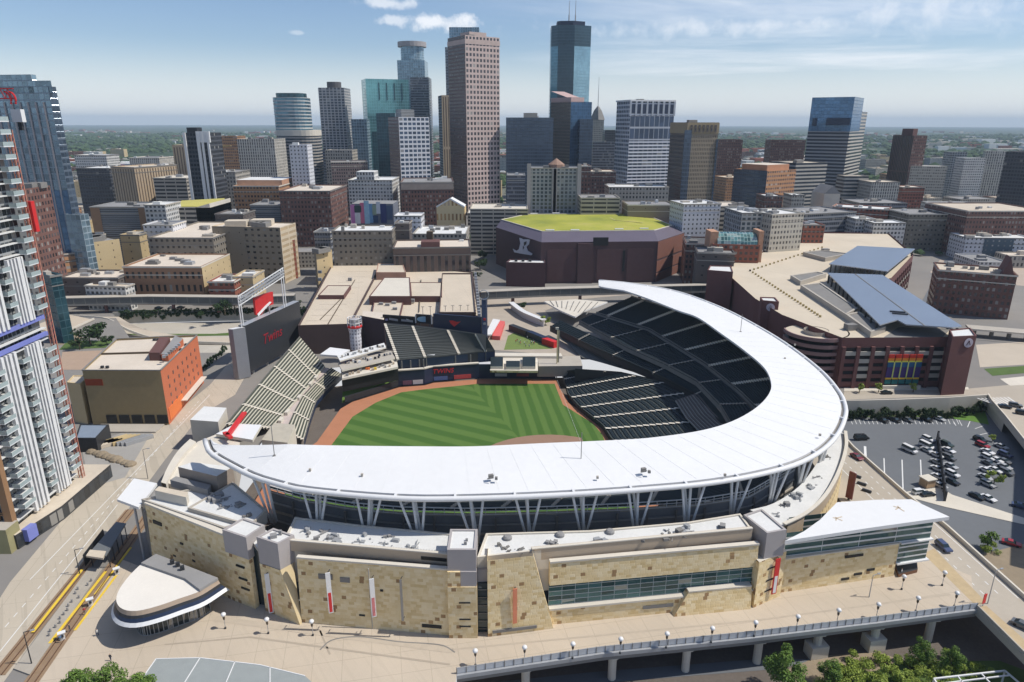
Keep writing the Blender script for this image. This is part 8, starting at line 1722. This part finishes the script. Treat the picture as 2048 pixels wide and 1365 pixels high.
# ------------------------------------------------------------------ vehicles
def make_car(label, kind='saloon', loc=(0, 0, -500)):
    t = T('car' if kind != 'van' else 'van', label, 'car' if kind != 'van' else 'van', (0, 0, 0))
    pr = {'saloon': ([(-2.25, .32), (2.2, .32), (2.3, .62), (2.1, .80), (1.0, .93), (-1.6, .96), (-2.25, .90)], [(1.0, .92), (.35, 1.40), (-.95, 1.42), (-1.7, .95)], .8),
          'suv': ([(-2.3, .40), (2.25, .40), (2.35, .75), (2.2, .98), (1.15, 1.10), (-2.3, 1.10)], [(1.15, 1.09), (.6, 1.70), (-1.95, 1.74), (-2.28, 1.09)], .85),
          'van': ([(-2.7, .42), (2.6, .42), (2.7, .9), (2.5, 1.15), (1.9, 1.25), (-2.7, 1.25)], [(1.9, 1.24), (1.3, 2.15), (-2.6, 2.25), (-2.7, 1.24)], .95)}[kind]
    def ext(poly, w, mi=0, m=None, w2=None):
        m = m or MB(); n = len(poly); zs_ = [p[1] for p in poly]; zmin, zmax = min(zs_), max(zs_)
        def wd(p): return w if w2 is None else w+(w2-w)*(p[1]-zmin)/(zmax-zmin)
        m.face([(x, -wd((x, z)), z) for x, z in poly]); m.face([(x, wd((x, z)), z) for x, z in poly][::-1])
        for i in range(n):
            a, b = poly[i], poly[(i+1) % n]; m.face([(a[0], -wd(a), a[1]), (a[0], wd(a), a[1]), (b[0], wd(b), b[1]), (b[0], -wd(b), b[1])])
        return m
    m = ext(pr[0], .92); c = pr[1]
    ext([(c[1][0]-.08, c[1][1]-.02), (c[1][0]-.08, c[1][1]+.03), (c[2][0]+.05, c[2][1]+.03), (c[2][0]+.05, c[2][1]-.02)], .70, 0, m); m.build('body', flat('car_white', (.70, .70, .70), .3, .03, spec=.6), t)
    ext(c, .84, 0, None, .68).build('window', M['glass'], t)
    for x in (-1.4, 1.4):
        for y in (-.84, .84): m = MB(); m.tube([(x, y-.11, .34), (x, y+.11, .34)], .34, 10); m.build('wheel', M['black'], t)
    t.location = loc; return t
CM = {k: flat('car_'+k, v, .3, .04, spec=.6) for k, v in {'white': (.70, .70, .70), 'black': (.015, .016, .018), 'silver': (.42, .43, .44), 'grey': (.12, .125, .13), 'red': (.35, .025, .03), 'green': (.04, .06, .05), 'blue': (.06, .08, .16), 'tan': (.40, .33, .24), 'maroon': (.20, .03, .04)}.items()}
protos = {}
def car(px, py, z, col, heading, label, kind='saloon', group=None):
    loc = (*W(px, py, z), z+.05)
    if kind not in protos: protos[kind] = make_car(label, kind)
    if kind not in used_first: o = protos[kind]; used_first.add(kind); o.location = loc; o.rotation_euler = (0, 0, heading); o['label'] = label; \
        [setattr(s.material_slots[0], 'link', 'OBJECT') or setattr(s.material_slots[0], 'material', CM[col]) for s in o.children if s.name.startswith('body')]
    else: o = dup(protos[kind], loc, heading, label, mats={'body': CM[col]})
    if group: o['group'] = group
    return o
used_first = set()
g1, g2 = 'cars parked in the left rows of the lot', 'cars parked in the right rows of the lot'
a, b = Vector(W(1840, 874, LZ)), Vector(W(1872, 888, LZ)); hd1 = math.atan2((b-a).y, (b-a).x)
def zc(x, y): return 1740+x/6.65, 800+y/6.65
for x, y, col, kd, lb in ((520, 690, 'white', 'van', 'white van standing alone in the middle of the parking lot'), (770, 545, 'white', 'suv', 'white car at the top of the left parking row'), (750, 640, 'white', 'van', 'long white van second in the left parking row'), (755, 690, 'silver', 'saloon', 'pale silver car tucked below the long white van'),
    (1015, 615, 'green', 'suv', 'dark green off-roader right of the black screen, topmost'), (1040, 690, 'white', 'saloon', 'white saloon right of the black screen below the dark green one'), (1045, 790, 'grey', 'suv', 'dark grey car right of the black screen, third down'), (1070, 900, 'silver', 'saloon', 'silver saloon right of the black screen'), (1090, 1010, 'white', 'suv', 'long white car right of the black screen near its foot'), (1090, 1110, 'black', 'saloon', 'black saloon, lowest right of the black screen'),
    (880, 755, 'white', 'saloon', 'white car half behind the black screen, topmost'), (890, 850, 'silver', 'saloon', 'silver car half behind the black screen, second down'), (895, 940, 'white', 'saloon', 'white car half behind the black screen, third down'), (905, 1045, 'white', 'saloon', 'white car half behind the black screen, fourth down'), (925, 1160, 'silver', 'saloon', 'silver car half behind the black screen, lowest')): car(*zc(x, y), LZ, col, hd1, lb, kd, g1)
for x, y, col, kd, lb in ((1460, 550, 'black', 'suv', 'black off-roader at the head of the right parking row'), (1490, 625, 'red', 'suv', 'dark red car in the right parking row'), (1560, 710, 'white', 'saloon', 'white car just below the dark red one'), (1565, 790, 'white', 'suv', 'bright white car in the right parking row'), (1575, 865, 'grey', 'saloon', 'dark grey car in the middle of the right parking row'), (1545, 960, 'white', 'saloon', 'white car above the yellow-green lot tree'), (1660, 955, 'white', 'saloon', 'white car behind the yellow-green lot tree'), (1530, 1050, 'silver', 'saloon', 'silver car left of the yellow-green lot tree'), (1560, 1145, 'silver', 'suv', 'silver car below the yellow-green lot tree'),
    (1740, 640, 'silver', 'saloon', 'pale silver car in the far right row by the viaduct, topmost'), (1790, 750, 'blue', 'suv', 'dark blue car in the far right row by the viaduct'), (1780, 835, 'grey', 'saloon', 'dark grey car in the far right row by the viaduct'), (1785, 910, 'silver', 'saloon', 'silver car in the far right row by the viaduct'), (1805, 985, 'grey', 'suv', 'grey car lowest in the far right row by the viaduct'), (1680, 820, 'white', 'saloon', 'white car between the two right rows')): car(*zc(x, y), LZ, col, hd1, lb, kd, g2)
for k, (x, y) in enumerate(((170, 290), (330, 285), (500, 285), (750, 280), (920, 270))): car(*zc(x, y), LZ, ['black', 'black', 'grey', 'black', 'silver'][k], -1.15, ['black car below the hedge, leftmost of five', 'black car below the hedge, second of five', 'dark grey car below the hedge, middle of five', 'black car below the hedge, fourth of five', 'silver car below the hedge, rightmost of five'][k], 'saloon', 'cars parked below the hedge')
car(1953, 996, LZ, 'black', hd1, 'black car at the kerb below the parking lot'); car(1976, 1000, LZ, 'white', hd1, 'white car beside the black one at the kerb below the lot'); car(1838, 988, LZ, 'white', .2, 'white pickup by the tan attendant booth', 'suv'); car(1855, 992, LZ, 'black', .2, 'black car just right of the white pickup'); car(1722, 880, LZ, 'black', .1, 'dark delivery van at the parking lot left edge', 'van'); car(2022, 1090, LZ, 'red', -.6, 'red car in the small lot below the kerb island'); car(2040, 1015, LZ, 'blue', -.6, 'dark blue car in the shade at the right edge')
ru = math.atan2(u.y, u.x)
car(1886, 1098, .05, 'blue', math.atan2((Vector(rr[4])-Vector(rr[3])).y, (Vector(rr[4])-Vector(rr[3])).x), 'dark blue car driving along the right street', 'suv'); car(1713, 917, .05, 'maroon', -1.3, 'maroon car at the top of the right street'); car(2046, 1256, .05, 'grey', -.9, 'grey car leaving the frame on the right street')
car(2009, 816, .05, 'black', -.5, 'black car on the viaduct, left of three'); car(2030, 814, .05, 'grey', -.5, 'dark grey car on the viaduct, middle of three', 'suv'); car(2044, 829, .05, 'black', -.5, 'black off-roader on the viaduct at the frame edge', 'suv'); car(1773, 788, .05, 'black', .05, 'black car driving past the garage front'); car(318, 618, .05, 'black', 0, 'black car parked below the skyway, left'); car(345, 617, .05, 'silver', 0, 'silver car parked below the skyway, middle'); car(362, 617, .05, 'black', 0, 'black car parked below the skyway, right')
for k in range(9): dup(hd, (*W(402+k*6, 748-k*5.5), 0), k*1.3, 'dark green shrub in the short hedge right of the orange wall', 'shrubs in the short hedge by the orange wall', .8)
for k, (px, py, c_) in enumerate(((1920, 545, 'silver'), (1945, 540, 'blue'), (1962, 548, 'blue'), (1985, 555, 'grey'), (1998, 553, 'black'), (1890, 540, 'grey'), (1975, 534, 'silver'))): car(px, py, .05, c_, .4, ['silver car in the court behind the gabled brick block', 'blue car in the court behind the gabled brick block', 'second blue car in the court behind the gabled brick block', 'grey car in the court near the steep gable', 'black car in the court near the steep gable', 'grey car at the left of the court behind the brick block', 'silver car at the back of the court behind the brick block'][k])
# ------------------------------------------------------------------ people
def person_mesh():
    me = bpy.data.meshes.new('body')
    v = [(0, 0, .95), (0, 0, 1.2), (0, 0, 1.42), (0, .01, 1.53), (0, .02, 1.66), (0, .03, 1.74), (-.10, 0, .90), (-.11, .05, .50), (-.11, .12, .06), (-.11, .24, .03), (.10, 0, .90), (.11, -.06, .50), (.11, -.14, .08), (.11, -.02, .03), (-.20, 0, 1.40), (-.26, -.03, 1.13), (-.25, .08, .90), (-.25, .12, .80), (.20, 0, 1.40), (.26, .0, 1.13), (.26, .12, .92), (.26, .15, .82)]
    e = [(0, 1), (1, 2), (2, 3), (3, 4), (4, 5), (0, 6), (6, 7), (7, 8), (8, 9), (0, 10), (10, 11), (11, 12), (12, 13), (2, 14), (14, 15), (15, 16), (16, 17), (2, 18), (18, 19), (19, 20), (20, 21)]
    r = [.15, .15, .15, .06, .10, .08, .10, .07, .05, .04, .10, .07, .05, .04, .07, .05, .04, .035, .07, .05, .04, .035]
    me.from_pydata(v, e, []); o = bpy.data.objects.new('body', me); COL.objects.link(o); md = o.modifiers.new('s', 'SKIN')
    for k, d in zip(r, me.skin_vertices[0].data): d.radius = (k, k)
    me.skin_vertices[0].data[0].use_root = True; o.modifiers.new('b', 'SUBSURF').levels = 1
    bpy.context.view_layer.update(); q = bpy.data.meshes.new_from_object(o.evaluated_get(bpy.context.evaluated_depsgraph_get())); bpy.data.objects.remove(o); return q
PM = person_mesh()
def cloth(name, shirt, legs):
    t = NT(name); tc_ = t.n('ShaderNodeTexCoord'); s = t.n('ShaderNodeSeparateXYZ'); t.t.links.new(tc_.outputs['Object'], s.inputs[0]); z = s.outputs[2]
    c = t.mix(t.math('GREATER_THAN', z, .95), c4(legs), c4(shirt)); c = t.mix(t.math('GREATER_THAN', z, 1.5), c, (.42, .27, .19, 1)); c = t.mix(t.math('GREATER_THAN', z, 1.74), c, (.04, .03, .02, 1)); return t.out(Base_Color=c, Roughness=.8)
pc_ = [cloth('outfit_a', (.03, .035, .05), (.04, .05, .09)), cloth('outfit_b', (.60, .60, .58), (.05, .06, .10)), cloth('outfit_c', (.45, .06, .05), (.20, .19, .18)), cloth('outfit_d', (.10, .18, .32), (.30, .27, .22))]
pn = 0
def person(px, py, z, k, label, group=None):
    global pn
    o = bpy.data.objects.new('person', PM); COL.objects.link(o); o.location = (*W(px, py, z), z+.02); o.rotation_euler = (0, 0, pn*1.7); pn += 1
    if not PM.materials: PM.materials.append(pc_[0])
    o.material_slots[0].link = 'OBJECT'; o.material_slots[0].material = pc_[k]; tag(o, label, 'person', group)
person(222, 1322, .06, 0, 'person in dark clothes walking alone near the bottom left of the plaza')
for k, (px, py, lb) in enumerate(((196, 1272, 'person in white top walking beside the near track'), (170, 1228, 'person in red top on the rail platform'), (140, 1262, 'person in dark clothes waiting on the rail platform'), (122, 1284, 'person in blue top at the near end of the platform'), (336, 1254, 'person in dark clothes beside the pavilion shadow'), (1802, 1150, 'person in white top near the dark stair enclosure'))): person(px, py, .36 if k in (1, 2, 3) else .07, (1, 2, 0, 3, 0, 1)[k], lb)
for k in range(16):
    px, py = 1028+RG.uniform(0, 62), 678+RG.uniform(0, 18); person(px, py, .12, (1, 1, 2, 3)[k % 4], ['person in white top on the gate lawn', 'person in white top on the gate lawn', 'person in red top on the gate lawn', 'person in blue top on the gate lawn'][k % 4], 'people on the gate lawn')
for k, (px, py) in enumerate(((235, 1150), (182, 1212), (126, 1280))):
    x, y = W(px, py); t = T('ticket_machine', ['white ticket machine under the pavilion side of the track', 'white ticket machine in the middle of the near track side', 'white ticket machine at the near end of the track'][k], 'ticket machine', (x, y, 0), 'ticket machines by the track'); m = MB(); m.box((x, y, .1), (.9, .6, 1.7), .6); m.build('cabinet', M['steel_white'], t); m = MB(); m.box((x, y, 1.8), (1.5, 1.0, .15), .6); m.build('hood', M['white'], t); m = MB(); m.box((x+.25, y-.3, .9), (.5, .3, .5), .6); m.build('display', M['dark'], t)
# small fixed bollards on the platform
for k in range(14):
    px = 92+k*6.2; py = 1272-k*8.4; x, y = W(px+RG.uniform(-4, 12), py, .35); m = MB(); m.lathe((x, y, .35), [(.2, 0), (.2, .75), (0, .9)], 8); tag(m.build('platform_bollard', M['roof_grey']), 'short grey bollard in the row along the rail platform', 'bollard', 'bollards on the rail platform')
# ------------------------------------------------------------------ far city and woods
bpy.context.view_layer.update()
FOOT = []
for o in COL.objects:
    if o.type == 'MESH':
        r_ = o
        while r_.parent: r_ = r_.parent
        if r_.get('category') in ('building', 'tower', 'church', 'mural', 'arena', 'parking garage', 'parking ramp'):
            bb = [o.matrix_world @ Vector(c) for c in o.bound_box]; FOOT.append((min(p.x for p in bb)-4, max(p.x for p in bb)+4, min(p.y for p in bb)-4, max(p.y for p in bb)+4))
marks = [(100, 'huge left glass tower'), (390, 'black and white striped tower'), (510, 'pale ribbed slab'), (580, 'round blue tower'), (662, 'white ribbed tower'), (770, 'teal tower'), (945, 'brown granite tower'), (1060, 'dark glass slab'), (1142, 'twin-antenna tower'), (1290, 'white banded tower'), (1390, 'bronze tower'), (1530, 'orange brick block'), (1680, 'blue glass topped tower'), (1820, 'brown ribbed tower'), (1960, 'pale apartment slabs'), (2040, 'dark right edge tower')]
fill = [('brick_red', 'red brick'), ('brick_brown', 'dark brick'), ('cream_grid', 'cream'), ('pale_stone', 'grey stone'), ('white_apart', 'white'), ('stone_dim', 'brown-grey'), ('tan_plain', 'tan'), ('grey_apart', 'grey'), ('terracotta', 'orange brick'), ('plain_dark', 'dark')]
seen_l = {}; nfill = 0; rng = random.Random(77)
for tries in range(4200):
    if nfill >= 285: break
    Y = 480+1750*rng.random()**1.5; px = rng.uniform(-60, 2110); d_ = ray(px, 330); X = d_[0]/d_[1]*Y
    w_, dp = rng.uniform(14, 48)*(1+Y/4000), rng.uniform(14, 40)
    if any(X+w_/2 > f[0] and X-w_/2 < f[1] and Y+dp > f[2] and Y < f[3] for f in FOOT): continue
    if Y < 700 and px > 640 and px < 700: continue
    big = rng.random(); h = rng.uniform(7, 20) if big < .8 else rng.uniform(20, 38 if Y < 1500 else 30)
    if Y < 620: h = rng.uniform(6, 13)
    fk, cn = rng.choice(fill); rfk, rn = rng.choice([('roof_tan', 'tan'), ('roof_white', 'white'), ('roof_grey', 'grey'), ('roof_pink', 'beige'), ('roof_dark', 'dark')])
    a = rng.choice([.12, .12, -.06, .22]); cs, sn = math.cos(a), math.sin(a)
    pl = [(X+x*cs-y*sn, Y+x*sn+y*cs) for x, y in ((-w_/2, 0), (w_/2, 0), (w_/2, dp), (-w_/2, dp))]
    m = MB(); m.prism(pl, 0, h, 0, 1, mod=mod(FM[fk]), par=.8)
    for k in range(rng.randint(1, 3)): p = Vector(pl[0]).lerp(Vector(pl[2]), rng.uniform(.3, .7)); m.box((p.x, p.y, h), (rng.uniform(3, 7), rng.uniform(3, 6), rng.uniform(1.5, 3.5)), a, 1)
    o = m.build('city_building', [FM[fk], M[rfk]], loc=(X, Y, 0)); FOOT.append((X-w_/2-6, X+w_/2+6, Y-6, Y+dp+6)); nfill += 1
    mk = min(marks, key=lambda q: abs(q[0]-px)); side = 'left of' if px < mk[0]-18 else ('right of' if px > mk[0]+18 else 'below'); depth = 'near the arena' if Y < 700 else ('downtown' if Y < 1050 else ('behind downtown' if Y < 1550 else 'far off'))
    size = 'tall' if h > 20 else ('low' if h < 11 else 'mid-height'); wide = 'wide ' if w_ > 44 else ('narrow ' if w_ < 22 else '')
    lb = f'{size} {wide}{cn} block, {rn} roof, {depth}, {side} {mk[1]}'; lb = lb if len(lb.split()) < 17 else lb.replace(wide, '')
    tag(o, lb, 'building', 'ordinary city blocks between and behind the towers')
# woods on the plain: canopy that reads as one mass
ico = [(0, 0, 1), (.894, 0, .447), (.276, .851, .447), (-.724, .526, .447), (-.724, -.526, .447), (.276, -.851, .447), (.724, .526, -.3), (-.276, .851, -.3), (-.894, 0, -.3), (-.276, -.851, -.3), (.724, -.526, -.3)]
icf = [(0, 1, 2), (0, 2, 3), (0, 3, 4), (0, 4, 5), (0, 5, 1), (1, 6, 2), (2, 7, 3), (3, 8, 4), (4, 9, 5), (5, 10, 1), (6, 7, 2), (7, 8, 3), (8, 9, 4), (9, 10, 5), (10, 6, 1)]
vs, fs = [], []
for k in range(15000):
    Y = 560+5600*rng.random()**1.25; px = rng.uniform(-80, 2130); d_ = ray(px, 300); X = d_[0]/d_[1]*Y
    if Y < 1150 and rng.random() < .72: continue
    if mnoise.noise(Vector((X*.0016, Y*.0016, 2.0))) < -.22 and Y > 1300: continue
    if any(f[0]-1 < X < f[1]+1 and f[2]-1 < Y < f[3]+1 for f in FOOT): continue
    if Y < 700 and 590 < px < 720: continue
    r_ = rng.uniform(3.0, 5.5) if Y < 1100 else rng.uniform(5, 10)*(1+Y/6000); b0 = len(vs); hz = rng.uniform(.7, 1.0)
    for v in ico: j = rng.uniform(.75, 1.2); vs.append((X+v[0]*r_*j, Y+v[1]*r_*j, r_*.75*hz+v[2]*r_*.8*j*hz))
    fs += [tuple(b0+i for i in f) for f in icf]
me = bpy.data.meshes.new('distant_woods'); me.from_pydata(vs, [], fs); t = NT('woods'); g = t.n('ShaderNodeNewGeometry'); n_ = t.noise(.12, 4)
c = t.mix(g.outputs['Random Per Island'], (.032, .065, .028, 1), (.075, .115, .045, 1)); c = t.mix(t.math('MULTIPLY', n_, .5), c, (.03, .055, .028, 1)); me.materials.append(t.out(Base_Color=c, Roughness=.95, Specular_IOR_Level=.2))
o = bpy.data.objects.new('distant_woods', me); COL.objects.link(o); tag(o, 'green tree canopy spread over the plain and between the far city blocks', kind='stuff')
# scattered pale roofs far out on the plain, too small and many to count
m = MB()
for k in range(2600):
    Y = 1500+7000*rng.random()**1.4; px = rng.uniform(-80, 2130); d_ = ray(px, 280); X = d_[0]/d_[1]*Y; s_ = rng.uniform(12, 60)
    if mnoise.noise(Vector((X*.0011, Y*.0011, 5.0))) < .02: continue
    m.box((X, Y, 0), (s_*rng.uniform(1, 2.2), s_*.6, rng.uniform(6, 22)), rng.uniform(-.2, .3), rng.randrange(3))
o = m.build('distant_roofs', [M['roof_white'], M['roof_pink'], M['brick_rd']]); tag(o, 'pale roofs scattered through the woods on the far plain', kind='stuff')
# ------------------------------------------------------------------ the air
hz = bpy.data.meshes.new('haze'); H0, H1, HR_ = -11.0, 290.0, 27500.0
hz.from_pydata([(x, y, z) for z in (H0, H1) for x, y in ((-HR_, -HR_), (HR_, -HR_), (HR_, HR_), (-HR_, HR_))], [], [(3, 2, 1, 0), (4, 5, 6, 7), (0, 1, 5, 4), (1, 2, 6, 5), (2, 3, 7, 6), (3, 0, 4, 7)])
hm = bpy.data.materials.new('air'); hm.use_nodes = True; ht = hm.node_tree; ht.nodes.clear(); oo = ht.nodes.new('ShaderNodeOutputMaterial'); pv = ht.nodes.new('ShaderNodeVolumePrincipled'); pv.inputs['Color'].default_value = (.70, .86, 1.0, 1); pv.inputs['Density'].default_value = HAZE; ht.links.new(pv.outputs[0], oo.inputs['Volume'])
hz.materials.append(hm); o = bpy.data.objects.new('haze', hz); COL.objects.link(o); tag(o, kind='stuff')
for o in bpy.data.objects:
    for k in ('_w', '_z'):
        if k in o: del o[k]
